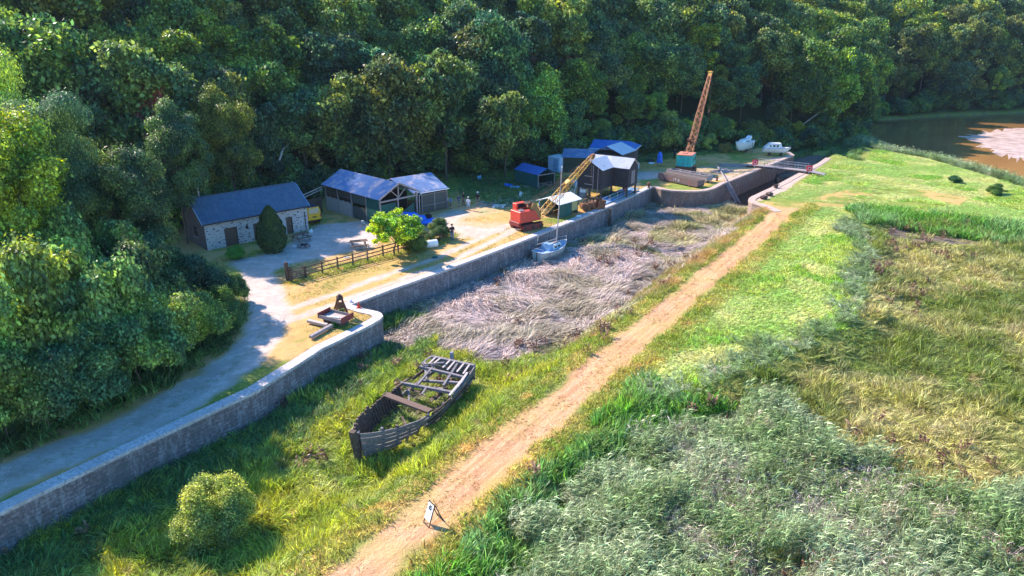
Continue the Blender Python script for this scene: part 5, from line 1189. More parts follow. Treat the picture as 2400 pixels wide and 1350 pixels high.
# ================================================================== BOATS
def hull_rows(L, Bm, Dp, sheer=.25, tr=.75, rake=.25, n=14, m=9):
    rows = []
    for i in range(n + 1):
        t = i / n; b = Bm / 2 * ((1 - (1 - tr) * (1 - t / .45) ** 2) if t < .45 else max(0.012, 1 - ((t - .45) / .55) ** 2.3)); zs = Dp + sheer * (t - .35) ** 2 * 2
        zb = Dp * .85 * max(0, (t - .72) / .28) ** 2.2 + .06 * (1 - t); row = []
        for j in range(m):
            a = j / (m - 1); y = b * (a ** .55); z = zb + (zs - zb) * a ** 1.7; row.append((L * t + rake * a * max(0, t - .6) * 2, y, z))
        rows.append([(x, -y, z) for x, y, z in row[::-1]][:-1] + row)
    return rows
def add_hull(par, L, Bm, Dp, mat, trim, deck=None, dz=.05, rubw=.04, **k):
    rows = hull_rows(L, Bm, Dp, **k); m = len(rows[0]); mb = MB(); mb.grid(rows); mb._add(rows[0], [tuple(range(m))]); h = mb.build('hull', mat, par, smooth=False, solid=.03)
    s = MB()
    for side in (0, m - 1):
        for i in range(len(rows) - 1): s.beam(Vector(rows[i][side]), Vector(rows[i + 1][side]), rubw * 1.6, rubw)
    s.beam(rows[0][0], rows[0][-1], rubw * 1.6, rubw); s.build('gunwale', trim, h)
    if deck:
        d = MB(); d.grid([[Vector(r[0]) + V(0, .01, -dz), Vector(r[0]).lerp(Vector(r[-1]), .5) + V(0, 0, -dz + .03), Vector(r[-1]) + V(0, -.01, -dz)] for r in rows]); d.build('deck', deck, par, solid=.02)
    return rows
def cabin(par, x0, x1, w0_, w1_, z0, z1, mat, ins=.15, name='cabin', rx=.2, lx=.03):
    mb = MB(); mb.grid([[(x0, -w0_, z0), (x1, -w1_, z0), (x1, w1_, z0), (x0, w0_, z0)], [(x0 + lx, -w0_ + ins, z1), (x1 - rx, -w1_ + ins, z1 - .04), (x1 - rx, w1_ - ins, z1 - .04), (x0 + lx, w0_ - ins, z1)]], closed=True); mb._add([(x0 + lx, -w0_ + ins, z1), (x1 - rx, -w1_ + ins, z1 - .04), (x1 - rx, w1_ - ins, z1 - .04), (x0 + lx, w0_ - ins, z1)], [(0, 1, 2, 3)])
    return mb.build(name, mat, par, bevel=.04)
# dinghy with the blue cover
q = P(1014, 491); e = P(1050, 478); dg = thing('dinghy', 'small white dinghy with a blue interior drawn up by the netted shed', 'dinghy', q, rzof(e - q))
add_hull(dg, (e - q).length * .95, 1.35, .5, WHITE, WHITE, M('blue cover', (.06, .16, .55), (.1, .22, .6), .5, 3), .06, tr=.6)
b = MB(); b.box((.8, 0, .48), (.22, 1.1, .04)); b.box((1.9, 0, .5), (.22, 1.1, .04)); b.build('thwart', BLUEP, dg)
# tarpaulin boat
q = P(912, 530); e = P(990, 520); tb = thing('covered_boat', 'boat under a bright blue tarpaulin behind the young tree', 'boat', q, rzof(e - q) - .1)
rows = []
for i in range(11):
    t = i / 10; w_ = .95 * (1 - abs(t - .45) ** 2.4 * 2.6); hh = 1.5 - .5 * abs(t - .35) - .35 * (t > .75); rows.append([(t * 4.6, math.cos(a) * w_ * (1.0 + .1 * math.sin(i * 2.1 + a * 5)), .05 + hh * max(0, math.sin(a)) ** .55) for a in np.linspace(0, math.pi, 13)])
b = MB(); b.grid(rows); b._add(rows[0], [tuple(range(13))]); b.build('tarpaulin', TARP, tb, smooth=False)
b = MB(); b.ell((5.0, -.35, .3), (.75, .55, .3)); b.ell((4.3, -1.0, .25), (.8, .5, .28)); b.build('loose_tarpaulin_folds', TARP, tb)
b = MB(); b.ell((4.75, -.1, .75), (.45, .4, .35)); b.build('open_end', DARK, tb)  # dark solid lump painting the shade inside the tarpaulin's opening
# skiff in the shelter
q = P(1283, 505); sk = thing('skiff', 'small grey skiff with its bow poking out of the green shelter', 'skiff', P(1292, 497), rzof(-U)); add_hull(sk, 2.2, 1.1, .8, GREYHULL, GREYW, GREYW, .1)
b = MB(); b.box((1.0, 0, .12), (.15, .9, .25)); b.build('chock', DARKW, sk)
# sailing boat in the basin
q = P(1259, 613, -2.2); zf = gz(q.x, q.y); sb = thing('sailing_boat', 'small pale blue and white sailing boat with a tall mast lying beside the quay wall', 'sailing boat', (q.x, q.y, zf - .05), rzof(P(1318, 572, -1.1) - P(1262, 594, -1.1)))
rows = add_hull(sb, 5.3, 2.15, 1.15, GREYHULL, WHITE, BLUEP, .12, tr=.72, sheer=.35)
c = cabin(sb, 2.1, 4.0, .72, .5, 1.05, 1.62, WHITE, .12); cabin(sb, 1.45, 2.3, .62, .66, 1.05, 1.85, BLUEP, .1, 'wheelhouse', .05)
b = MB(); b.box((2.9, .0, 1.66), (1.0, .5, .06)); b.box((3.6, 0, 1.64), (.45, .45, .08)); b.build('hatch', GREYW, c)
for s_1 in (-1, 1):
    b = MB()
    for k in range(2): b.box((2.55 + k * .7, s_1 * (.66 - .05 * k), 1.35), (.4, .04, .2))
    b.build('window', GLASS, c)
b = MB(); b.box((.75, 0, .95), (1.2, 1.2, .06)); b.box((.75, .62, 1.08), (1.2, .3, .1)); b.box((.75, -.62, 1.08), (1.2, .3, .1)); b.build('cockpit', BLUEP, sb)
b = MB(); b.box((-.08, 0, .55), (.12, .05, 1.2)); b.build('rudder', DRUST, sb)
mtop = local(sb, on_ray(1317, 393, sb.location + V(2.6, 2.6, 1.7), 8.3, False)); mtop = local(sb, V(0, 0, 0) + plane_tip(sb.location + V(math.cos(sb.rotation_euler[2]), math.sin(sb.rotation_euler[2]), 0) * 3.6, (1, .0), 1317, 393))
b = MB(); b.tube((3.55, 0, 1.55), mtop, .075, .05, 8); mo = b.build('mast', PLANKW, sb)
b = MB(); m2 = V(3.55, 0, 1.55).lerp(mtop, .62); b.beam(m2 + V(0, -.6, 0), m2 + V(0, .6, 0), .05); b.tube(mtop, mtop + V(0, 0, .15), .07); b.build('crosstree', WHITE, mo)
b = MB(); b.tube((3.5, 0, 1.95), (.3, .25, 2.0), .05, .04); b.build('boom', PLANKW, sb)
b = MB()
for e_ in ((5.5, 0, 1.45), (3.2, -1.0, 1.2), (3.2, 1.0, 1.2), (.1, 0, 1.2)): b.tube(mtop, e_, .012, None, 4)
b.build('rigging', CABLE, sb)
b = MB(); b.path([(4.4, -.75, 1.25), (4.4, -.7, 1.75), (5.5, 0, 1.9), (4.4, .7, 1.75), (4.4, .75, 1.25)], .025); b.tube((5.5, 0, 1.9), (5.45, 0, 1.4), .025); b.build('bow_rail', STEEL, sb)
b = MB(); b.path([(.1, -.7, 1.15), (.1, -.7, 1.6), (0, .7, 1.6), (.1, .7, 1.15)], .02); b.build('stern_rail', STEEL, sb)
for i, (a, c_) in enumerate((((.1, .3, 1.1), P(1262, 553, .05)), ((.0, .5, .9), P(1222, 622, -1.7)))):
    b = MB(); b.tube(a, local(sb, c_), .018, None, 4); b.build('mooring_line', ROPE, sb)
# two white boats on the hard
CR = 'two white boats laid up ashore'
q = P(1746, 361); wb = thing('cabin_boat', 'white sailing cruiser without a mast propped ashore, bow to the camera', 'boat', q, rzof((-.7, -.7)))
wb.location = P(1758, 352); rws = add_hull(wb, 5.6, 2.3, 1.5, WHITE, WHITE, WHITE, .05, tr=.7, sheer=.3); c = cabin(wb, 1.6, 4.2, .8, .5, 1.45, 2.0, WHITE)
b = MB(); b.box((2.6, -.75, 1.72), (1.2, .06, .16)); b.box((2.6, .75, 1.72), (1.2, .06, .16)); b.build('window', GLASS, c); b = MB(); b.box((1.3, .1, 2.1), (.9, .8, .5), ry=.4); b.build('hatch_cover', WHITEPL, wb)
b = MB(); b.box((1.4, 0, -.15), (1.4, .12, .5)); b.box((2.8, .5, -.02), (.3, .3, .7)); b.box((2.8, -.5, -.02), (.3, .3, .7)); b.box((4.2, 0, .2), (.3, .8, .4)); b.build('keel_chocks', DARKW, wb); wb.location.z = .35
b = MB(); b.beam((1.5, 1.3, -.35), (1.5, 1.05, 1.4), .07); b.beam((1.5, -1.3, -.35), (1.5, -1.05, 1.4), .07); b.build('prop', GREYW, wb)
q = P(1787, 364); wc = thing('cabin_boat', 'white cabin cruiser with side windows resting ashore right of the other white boat', 'boat', q, rzof((1, -.12)))
wc.location.z = .5; add_hull(wc, 4.6, 1.9, .85, WHITE, M('blue stripe', (.1, .12, .35), rough=.5), WHITE, .04, tr=.7); c = cabin(wc, .05, 3.2, .8, .72, .85, 1.8, WHITE, .18, rx=.3, lx=.95)
for s_1 in (-1, 1):
    for k in range(3):
        b = MB(); b.box((1.05 + k * .62, s_1 * .7, 1.32), (.34 if k else .2, .12, .34)); b.build('window', GLASS, c)
b = MB(); b.box((1.2, 0, -.2), (.3, 1.2, .6)); b.box((3.2, 0, -.15), (.3, .9, .7)); b.build('cradle', DARKW, wc)
# ================================================================== CRANES
def lattice(mb, p, q, sizes, bays, r=.03, up=(0, 0, 1), cross=.018):
    """four-chord braced boom; sizes = (w,h) at start, middle, end"""
    p = Vector(p); q = Vector(q); d = (q - p).normalized(); a = d.cross(Vector(up)).normalized(); b = a.cross(d)
    def ring(t):
        if t < .12: k = t / .12; w_ = sizes[0][0] * (1 - k) + sizes[1][0] * k; h_ = sizes[0][1] * (1 - k) + sizes[1][1] * k
        else: k = (t - .12) / .88; k = max(0, (k - .35) / .65); w_ = sizes[1][0] * (1 - k) + sizes[2][0] * k; h_ = sizes[1][1] * (1 - k) + sizes[2][1] * k
        o = p.lerp(q, t); return [o + a * i * w_ / 2 + b * j * h_ / 2 for i, j in ((-1, -1), (1, -1), (1, 1), (-1, 1))]
    R_ = [ring(k / bays) for k in range(bays + 1)]
    for k in range(bays):
        for j in range(4):
            mb.beam(R_[k][j], R_[k + 1][j], r * 2); j2 = (j + 1) % 4
            if k % 2: mb.beam(R_[k][j], R_[k + 1][j2], cross * 2)
            else: mb.beam(R_[k][j2], R_[k + 1][j], cross * 2)
            if k % 2 == 0: mb.beam(R_[k][j], R_[k][j2], cross * 2)
    return R_
def track(par, y, L, hgt, w_, mat, n=26):
    prof = []
    for k in range(n):
        a = 2 * math.pi * k / n; cx = (L / 2 - hgt / 2) * (1 if math.cos(a) > 0 else -1); prof.append((cx + math.cos(a) * hgt / 2, hgt / 2 + math.sin(a) * hgt / 2))
    mb = MB(); mb.prism([(x, y - w_ / 2, z) for x, z in prof], (0, w_, 0)); o = mb.build('track', mat, par)
    mb = MB(); m = int((2 * L + 2) / .22)
    for k in range(int(L / .2)): 
        for zz in (0.0, hgt): mb.box((-L / 2 + .15 + k * .2, y, zz), (.12, w_ + .06, .05))
    mb.build('track_plates', DRUST, o)
    mb = MB()
    for xx in (-L / 2 + hgt / 2, 0, L / 2 - hgt / 2): mb.tube((xx, y - w_ / 2 - .03, hgt / 2), (xx, y + w_ / 2 + .03, hgt / 2), hgt * .3, None, 12)
    mb.build('wheel', DRUST, o)
# red crawler crane
q = P(1234, 533); hd = V(.80, .60, 0).normalized(); rc = thing('crawler_crane', 'red crawler crane with a low yellow lattice jib reaching towards the black loft', 'crane', q, rzof(hd))
for s_1 in (-1, 1): track(rc, s_1 * 1.0, 3.0, .7, .5, DKRED)
b = MB(); b.tube((0, 0, .45), (0, 0, .95), .7, None, 20); b.box((0, 0, .5), (1.4, 1.8, .3)); b.build('turntable', DRUST, rc)
b = MB(); b.prism([(-1.75, -1.08, .95), (1.3, -1.08, .95), (.35, -1.08, 2.25), (-1.75, -1.08, 2.25)], (0, 1.9, 0)); bd_ = b.build('body', REDP, rc, bevel=.04)
b = MB(); b.box((-1.75, -.1, .78), (.35, 1.9, .5)); b.build('counterweight', DKRED, rc, bevel=.05)
b = MB(); b.box((-.45, .75, 2.55), (1.5, .75, .7)); b.box((.7, .75, 1.7), (1.1, .75, 1.5)); cb_ = b.build('cab', REDP, rc, bevel=.03)
b = MB(); b.box((-.42, .36, 2.6), (1.1, .04, .42)); b.box((1.265, .75, 2.0), (.03, .6, .6)); b.build('window', DARK, cb_)
b = MB(); b.box((-1.2, -.5, 2.3), (.6, .5, .12)); b.tube((-1.2, -.5, 2.3), (-1.2, -.5, 2.5), .08); b.build('engine_cover', GREYW, bd_)
b = MB(); b.prism([(-.1, -.85, 2.3), (.35, -.85, 3.1), (.75, -.85, 2.95), (1.55, -.85, 1.35), (1.3, -.85, .95), (.6, -.85, 1.9)], (0, .12, 0)); b.prism([(-.1, -.15, 2.3), (.35, -.15, 3.1), (.75, -.15, 2.95), (1.55, -.15, 1.35), (1.3, -.15, .95), (.6, -.15, 1.9)], (0, .12, 0)); b.box((.65, -.5, 2.6), (.5, .6, .1), ry=.5); b.build('side_plates', OCHRE, rc)
b = MB(); b.beam((-.1, -.8, 2.3), (-.4, -.8, 3.0), .08); b.beam((-.4, -.8, 3.0), (.3, -.8, 3.1), .08); b.beam((-.1, -.1, 2.3), (-.4, -.1, 3.0), .08); b.beam((-.4, -.1, 3.0), (.3, -.1, 3.1), .08); b.tube((-.4, -.85, 3.0), (-.4, -.05, 3.0), .14, None, 10); b.build('gantry', DARKW, rc)
jb = V(1.35, -.5, 1.1); W0 = rc.location + hd * 1.35 + V(hd.y, -hd.x, 0) * .5 + V(0, 0, 1.1); tipw = plane_tip(W0, hd, 1388, 367); jt = local(rc, tipw)
b = MB(); lattice(b, jb, jt, ((.7, .3), (.75, .62), (.45, .35)), 20, .032); jo = b.build('jib', YEL, rc)
d = (jt - jb).normalized(); b = MB(); b.tube(jt + V(0, -.2, 0), jt + V(0, .2, 0), .28, None, 14); b.box(jt + d * .05, (.6, .42, .3), ry=-math.asin(d.z)); b.build('head_sheave', RUST, jo)
mid = jb.lerp(jt, .52) + V(0, 0, .3); b = MB(); b.box(mid + V(.1, 0, .05), (.7, .6, .25), ry=-math.asin(d.z)); b.build('bridle', YEL, jo)
b = MB()
for yy in (-.75, -.25):
    b.tube((-.35, yy, 3.05), mid + V(0, (yy + .5) * .8, .1), .02, None, 5); b.tube((-.2, yy, 3.0), jt + V(0, (yy + .5) * .5, .1), .016, None, 5); b.tube((.2, yy, 2.7), jb.lerp(jt, .75) + V(0, (yy + .5) * .6, .3), .016, None, 5)
b.build('cables', CABLE, rc)
b = MB(); b.tube(jt, jt + V(0, 0, -3.0), .02, None, 5); b.build('hoist_rope', CABLE, rc)
# big teal crane
q = P(1606, 404); hd = V(.42, .907, 0).normalized(); gc = thing('crawler_crane', 'tall crane with a teal cabin and an almost upright lattice jib', 'crane', q, rzof(hd))
for s_1 in (-1, 1): track(gc, s_1 * 1.15, 3.4, .75, .55, RUST)
b = MB(); b.tube((0, 0, .5), (0, 0, 1.05), .9, None, 20); b.box((0, 0, .55), (1.6, 2.0, .35)); b.build('turntable', DRUST, gc)
b = MB(); b.box((-.35, 0, 1.12), (3.3, 2.6, .2)); b.box((-1.7, 0, .9), (.5, 2.6, .5)); b.build('counterweight', RUST, gc, bevel=.05)
pr_ = [(-1.75, -1.2), (-1.9, -.6), (-1.95, 0), (-1.9, .6), (-1.75, 1.2), (1.1, 1.25), (1.1, -1.25)]
b = MB(); b.prism([(x, y, 1.22) for x, y in pr_], (0, 0, 1.75)); bd_ = b.build('cab', TEAL, gc, bevel=.05)
b = MB(); b.prism([(x * 1.03, y * 1.04, 2.97) for x, y in pr_], (0, 0, .14)); b.box((-.6, .2, 3.16), (1.0, .7, .12)); b.build('cab_roof', M('salmon rust roof', (.6, .2, .12), (.5, .18, .12), .6, 2, c3=(.55, .36, .3), s3=2), gc, bevel=.05)
b = MB(); b.box((-1.93, 0, 2.05), (.05, .05, 1.6)); b.box((-1.9, -.62, 2.05), (.05, .04, 1.6)); b.box((-.5, -1.235, 2.2), (.8, .02, .7)); b.build('door_seam', M('dark teal', (.02, .2, .2), rough=.5), bd_)
b = MB(); b.box((.7, -1.23, 2.3), (.6, .05, .6)); b.build('window', GLASS, bd_)
jb = V(1.0, 0, 1.9); W0 = gc.location + hd * 1.0 + V(0, 0, 1.9); tipw = plane_tip(W0, hd, 1665, 172); jt = local(gc, tipw)
b = MB(); lattice(b, jb, jt, ((1.0, .6), (.95, .8), (.5, .45)), 30, .036, up=(1, 0, 0), cross=.022); jo = b.build('jib', YRED, gc)
d = (jt - jb).normalized(); b = MB(); b.tube(jt + V(0, -.3, .1), jt + V(0, .3, .1), .3, None, 14); b.beam(jt + V(0, -.55, .25), jt + V(0, .55, .25), .12); b.box(jt - d * .4, (.5, .5, .9), ry=math.acos(d.z)); b.build('jib_head', YEL, jo)
b = MB(); m3 = jb.lerp(jt, .2); b.box(m3, (.9, 1.3, .14)); b.tube(m3 + V(-.7, .1, .3), m3 + V(-.7, .7, .3), .22, None, 12); b.beam(m3 + V(0, -1.1, -.3), m3 + V(0, .2, -.3), .1); m4 = jb.lerp(jt, .62); b.box(m4, (.8, .9, .1)); b.build('jib_bracket', RUST, jo)
b = MB()
for yy in (-.35, .35): b.tube((-1.0, yy, 3.2), jb.lerp(jt, .18) + V(-.6, yy, .2), .03, None, 5); b.tube(jb.lerp(jt, .18) + V(-.6, yy, .2), jt + V(-.3, yy * .6, 0), .02, None, 5)
b.build('cables', CABLE, gc)
b = MB(); he = jt + V(.35, -.35, -9.6 * .62); b.tube(jt + V(.3, -.3, 0), he, .025, None, 5); b.tube(he, he + V(0, 0, -.6), .12, .12, 8); b.tube(he + V(0, 0, -.6), he + V(0, 0, -2.3), .025, None, 5); b.build('hoist_rope', CABLE, gc)
# steel-and-timber floats in front of it
def barge(name, label, a, c_, L, w_, hgt, mat, mark=False, top=DARKW, open_=False):
    o = thing(name, label, 'barge', (a.x, a.y, 0), rzof(c_ - a)); mb = MB()
    prof = [(0, .35), (.5, .12), (L - .15, .12), (L, .3), (L, hgt), (0, hgt)]
    if open_:
        for y in (0, w_ - .12): mb.prism([(x, y, z) for x, z in prof], (0, .12, 0))
        mb.box((L / 2, w_ / 2, .25), (L - .4, w_ - .2, .1)); mb.box((.08, w_ / 2, hgt * .6), (.12, w_ - .2, hgt * .7)); mb.box((L - .08, w_ / 2, hgt * .6), (.12, w_ - .2, hgt * .7))
    else: mb.prism([(x, 0, z) for x, z in prof], (0, w_, 0))
    hb = mb.build('hull', mat, o, bevel=.02)
    mb = MB()
    if open_:
        for k in range(5): mb.box((.2 + k * (L - .4) / 4, w_ / 2, hgt + .02), (.14, w_, .08))
        mb.box((L / 2, .06, hgt + .03), (L, .2, .06)); mb.box((L / 2, w_ - .06, hgt + .03), (L, .2, .06)); mb.build('rim', GREYW, o)
    else:
        for k in range(9): mb.box((L / 2, (k + .5) * w_ / 9, hgt + .03), (L - .05, w_ / 9 - .02, .05))
        mb.build('deck', top, o)
    if mark:
        mb = MB(); x0 = L * .42
        for (x1, z1, x2, z2) in ((0, .1, 0, .4), (.18, .4, .5, .4), (.34, .1, .34, .4), (.62, .25, .75, .25), (.85, .1, 1.05, .4), (.85, .4, 1.05, .1)):
            mb.beam((x0 + x1, -.02, .3 + z1), (x0 + x2, -.02, .3 + z2), .05)
        mb.build('painted_letters', WHITE, hb)
    mb = MB(); mb.box((1.0, w_ / 2, .06), (.3, w_ + .1, .16)); mb.box((L - 1.5, w_ / 2, .06), (.3, w_ + .1, .16)); mb.build('chock', DARKW, o)
    return o
a, c_ = P(1541, 421), P(1634, 441); barge('work_float', 'long weathered timber float with painted letters in front of the teal crane', a, c_, (c_ - a).length, 1.6, .95, M('weathered float side', (.2, .12, .11), (.14, .1, .11), .85, 3, c3=(.3, .08, .06), s3=1.4, lo3=.55), True, DARKW)
a, c_ = P(1561, 411), P(1656, 429); barge('work_float', 'open timber float with a pale rim lying between the crane and the other float', a, c_, (c_ - a).length, 1.5, .95, GREYW, False, GREYW, True)
# ================================================================== FOOTBRIDGE
A5, B5 = P(1762, 388, .35), P(1893, 403, .35); fb = thing('footbridge', 'low timber footbridge with railings across the lock', 'footbridge', (A5.x, A5.y, 0), rzof(B5 - A5)); LB_ = (B5 - A5).length; wB = 1.7
b = MB()
for k in range(int(LB_ / .2)): b.box((k * .2 + .1, wB / 2, .38), (.17, wB, .06))
b.build('deck', GREYW, fb)
for y in (.15, wB - .15):
    b = MB(); b.beam((-.2, y, .2), (LB_ + .2, y, .2), .16, .28); b.build('girder', DARKW, fb)
for y in (0, wB):
    b = MB(); n = 6
    for k in range(n): b.tube((.4 + k * (LB_ - .8) / (n - 1), y, .1), (.4 + k * (LB_ - .8) / (n - 1), y, 1.35), .03, None, 6)
    for zz in (1.35, .9): b.tube((.3, y, zz), (LB_ - .3, y, zz), .028, None, 6)
    b.build('railing', STEEL, fb)
b = MB(); b.prism([(LB_, 0, .38), (LB_ + 2.4, .2, .05), (LB_ + 2.4, wB + .2, .05), (LB_, wB, .38)], (0, 0, .06)); b.build('end_ramp', GREYW, fb)
b = MB(); b.prism([(-2.0, 0, .05), (0, 0, .38), (0, wB, .38), (-2.0, wB, .05)], (0, 0, .06)); b.build('end_ramp', GREYW, fb)
def buoy(px, py, lb, s=1.0):
    q = P(px, py, .45); o = thing('lifebuoy_housing', lb, 'lifebuoy box', q, rzof((.95, -.3)))
    b = MB(); b.box((0, 0, .62), (.85 * s, .16, .85 * s)); bo = b.build('case', SIGNR, o, bevel=.05)
    b = MB(); n = 16; 
    for k in range(n):
        a_, c2 = 2 * math.pi * k / n, 2 * math.pi * (k + 1) / n
        if k % 4 != 3: b.beam((.24 * math.cos(a_), -.1, .62 + .24 * math.sin(a_)), (.24 * math.cos(c2), -.1, .62 + .24 * math.sin(c2)), .07)
    b.build('white_emblem', WHITEPL, bo); b = MB(); b.tube((0, .04, -.5), (0, .04, .3), .04); b.build('post', STEEL, o)
buoy(1769, 389, 'red lifebuoy box with a white emblem at the yard end of the footbridge'); buoy(1896, 404, 'red lifebuoy box with a white emblem at the grassy end of the footbridge')
# timber debris on the lock apron
rr2 = random.Random(8)
def planks(name, label, pts, n, L, mat=GREYW, w_=.22, spread=.7, cat='planks', z0=.05):
    o = thing(name, label, cat, pts, 0)
    for k in range(n):
        a_ = rr2.uniform(-.12, .12) + label_dir; mb = MB(); y = (k - n / 2) * spread * .32; cx, cy = -math.sin(label_dir) * y, math.cos(label_dir) * y; mb.box((cx + rr2.uniform(-.2, .2), cy, z0 + (k % 2) * .08), (L * rr2.uniform(.75, 1.05), w_, .1), rz=a_); mb.build('plank', mat, o)
    return o
label_dir = rzof(NR) + .5; planks('decking_stack', 'grey timber decking lying on the lock apron beside the footbridge', P(1718, 388), 9, 4.5)
label_dir = rzof(U) - .4; planks('decking_stack', 'second heap of grey timbers on the lock side nearer the teal crane', P(1690, 402), 8, 3.8)
q = P(1682, 392, .3); e = P(1729, 476, -2.6); b = MB(); dd = e - q
for k in (-.3, .3): b.beam(V(k, 0, 0), dd + V(k, 0, 0), .09, .14)
for k in range(28): b.beam(dd * (k + 1) / 30 + V(-.3, 0, 0), dd * (k + 1) / 30 + V(.3, 0, 0), .05)
o = b.build('boarding_ladder', GREYW); o.location = q; 
q = P(1702, 425, 0.15); e = P(1730, 476, -2.6); dd = e - q; o.location = q; b = MB()
for k in (-.3, .3): b.beam(V(k, 0, 0), dd + V(k, 0, 0), .09, .16)
for k in range(22): b.beam(dd * (k + 1) / 24 + V(-.3, 0, 0), dd * (k + 1) / 24 + V(.3, 0, 0), .06)
o2 = b.build('boarding_ladder', GREYW); o2.location = q; o.data = o2.data; bpy.data.objects.remove(o2); tag(o, 'grey timber ladder leaning down the lock wall', 'ladder')
b = MB(); q = P(1703, 424, .1); e = P(1682, 394, .1); b.beam((0, 0, .1), e - q + V(0, 0, .25), .14); o = b.build('long_pole', GREYW); o.location = q; tag(o, 'long grey pole lying on the lock edge above the ladder', 'pole')
def bollard(px, py, lb, mt=DRUST, s=1.0, z=0):
    q = P(px, py, z); o = thing('mooring_post', lb, 'bollard', q); b = MB(); b.lathe((0, 0, 0), [(.22 * s, -.05), (.2 * s, .1), (.14 * s, .2), (.14 * s, .5 * s), (.24 * s, .58 * s), (.22 * s, .7 * s), (.06, .76 * s)], 14); b.build('post', mt, o); b = MB(); b.tube((-.35 * s, 0, .42 * s), (.35 * s, 0, .42 * s), .05); b.build('crossbar', mt, o)
bollard(1520, 441, 'dark iron bollard at the corner where quay and lock walls meet', RUST, 1.1); bollard(1680, 423, 'slim rusty paddle post on the lock side below the timber heaps', RUST, .9)
q = P(1818, 441); o = thing('lock_winch', 'small dark iron winch on the sunlit side of the lock', 'winch', q, .3); b = MB(); b.box((0, 0, .25), (.5, .3, .5)); b.tube((-.6, 0, .45), (.6, 0, .45), .06); b.build('frame', DRUST, o); b = MB(); b.tube((.3, 0, .3), (.3, 0, 1.6), .05); b.tube((.3, 0, 1.1), (.9, 0, 1.1), .03); b.build('spindle', DRUST, o)
for px, py, lb in ((1790, 467, 'black rubbish bag like dark boulder nearer the curved lock wing'), (1803, 459, 'dark boulder beside the other one at the lock head')):
    q = P(px, py); b = MB(); b.ell((0, 0, .25), (.55, .4, .3), 10, 6); 
    b.v = [(x * (1 + .2 * math.sin(9 * y)), y * (1 + .2 * math.sin(7 * x + z * 5)), z) for x, y, z in b.v]
    o = b.build('dark_boulder', DARKW if px > 1800 else DRUST); o.location = q; tag(o, lb.replace('black rubbish bag like dark boulder', 'larger dark boulder'), 'boulder')
# ================================================================== GRABS, SMALL THINGS BY THE SHELTER
def grab(px, py, lb, rz):
    q = P(px, py); o = thing('clamshell_grab', lb, 'grab', q, rz)
    for s_1 in (-1, 1):
        b = MB(); n = 8; pts = [(s_1 * (.05 + .6 * math.sin(a)), 0, .75 - .7 * math.cos(a)) for a in np.linspace(0, math.pi * .62, n)] + [(s_1 * .05, 0, .95)]
        b.prism([(x, -.45, z) for x, _, z in pts], (0, .9, 0)); b.build('jaw', RUST, o)
    b = MB(); b.beam((-.3, -.3, .8), (0, -.2, 1.5), .07); b.beam((.3, -.3, .8), (0, -.2, 1.5), .07); b.beam((-.3, .3, .8), (0, .2, 1.5), .07); b.beam((.3, .3, .8), (0, .2, 1.5), .07); b.box((0, 0, 1.5), (.3, .6, .18)); b.build('head', DRUST, o)
grab(1372, 494, 'rusty clamshell grab standing on the quay nearest the green shelter', .3); grab(1386, 491, 'rusty clamshell grab just right of the other one', 1.1)
q = P(1404, 489); o = thing('dredger_bucket', 'open rust red digging bucket beside the handrail', 'bucket', q, .4); b = MB(); b.prism([(-.6, -.5, 0), (.5, -.5, 0), (.7, -.5, 1.1), (-.2, -.5, 1.2)], (0, .06, 0)); b.prism([(-.6, .5, 0), (.5, .5, 0), (.7, .5, 1.1), (-.2, .5, 1.2)], (0, .06, 0)); b.box((0, 0, .05), (1.1, 1, .06)); b.box((.6, 0, .55), (.06, 1, 1.1), ry=.18); b.build('shell', RUST, o); b = MB()
for k in range(4): b.beam((-.2 + 0, -.4 + k * .27, 1.2), (-.35, -.4 + k * .27, 1.4), .08)
b.build('teeth', DRUST, o)
for px, py, lb in ((1340, 521, 'small white plastic bag on the quay coping'), (1356, 508, 'smaller pale scrap on the grass by the shelter')):
    b = MB(); b.ell((0, 0, .1), (.35, .2, .12), 9, 5); o = b.build('litter', WHITEPL); o.location = P(px, py); tag(o, lb, 'bag')
q = P(1220, 461); ch = thing('plastic_chair', 'white plastic chair lying on its side in the grass near the red crane', 'chair', q, .8); b = MB(); b.box((0, 0, .3), (.5, .05, .5)); b.build('seat', WHITEPL, ch); b = MB(); b.box((.3, .25, .32), (.05, .5, .5), rx=.3); b.build('backrest', WHITEPL, ch)
for k in range(4):
    b = MB(); b.beam((-.2 + .4 * (k % 2), 0, .12 + .36 * (k // 2)), (-.25 + .45 * (k % 2), -.45, .1 + .4 * (k // 2)), .04); b.build('leg', WHITEPL, ch)
def heap(name, label, px, py, col, s, cat='heap', z=0):
    q = G(px, py, z); b = MB()
    for k in range(6): b.ell((rr2.uniform(-.6, .6) * s, rr2.uniform(-.4, .4) * s, .12 * s), (rr2.uniform(.25, .5) * s, rr2.uniform(.2, .4) * s, rr2.uniform(.12, .3) * s), 9, 6)
    o = b.build(name, col); o.location = q; tag(o, label, cat); return o
heap('tarpaulin_heap', 'crumpled blue tarpaulin among the nettles left of the white chair', 1192, 436, TARP, 1.0, 'tarpaulin'); heap('tarpaulin_heap', 'blue grey sheet heaped in the nettles just left of the small blue shed', 1205, 440, BLUEP, .9, 'tarpaulin')
heap('sheet_heap', 'white crumpled sheet in the nettles below the small blue shed', 1226, 428, WHITEPL, .8, 'sheet'); heap('sheet_heap', 'pale blue sheet lying left of the black loft', 1342, 428, M('sky blue sheet', (.1, .4, .8), rough=.5), .7, 'sheet')
heap('sheet_heap', 'white bundle on a dark heap beside the blue draped stand', 1527, 384, WHITEPL, .7, 'bundle'); heap('dark_bin_bags', 'dark bags piled behind the white bundle by the wood', 1521, 379, RUBBER, 1.1, 'bags')
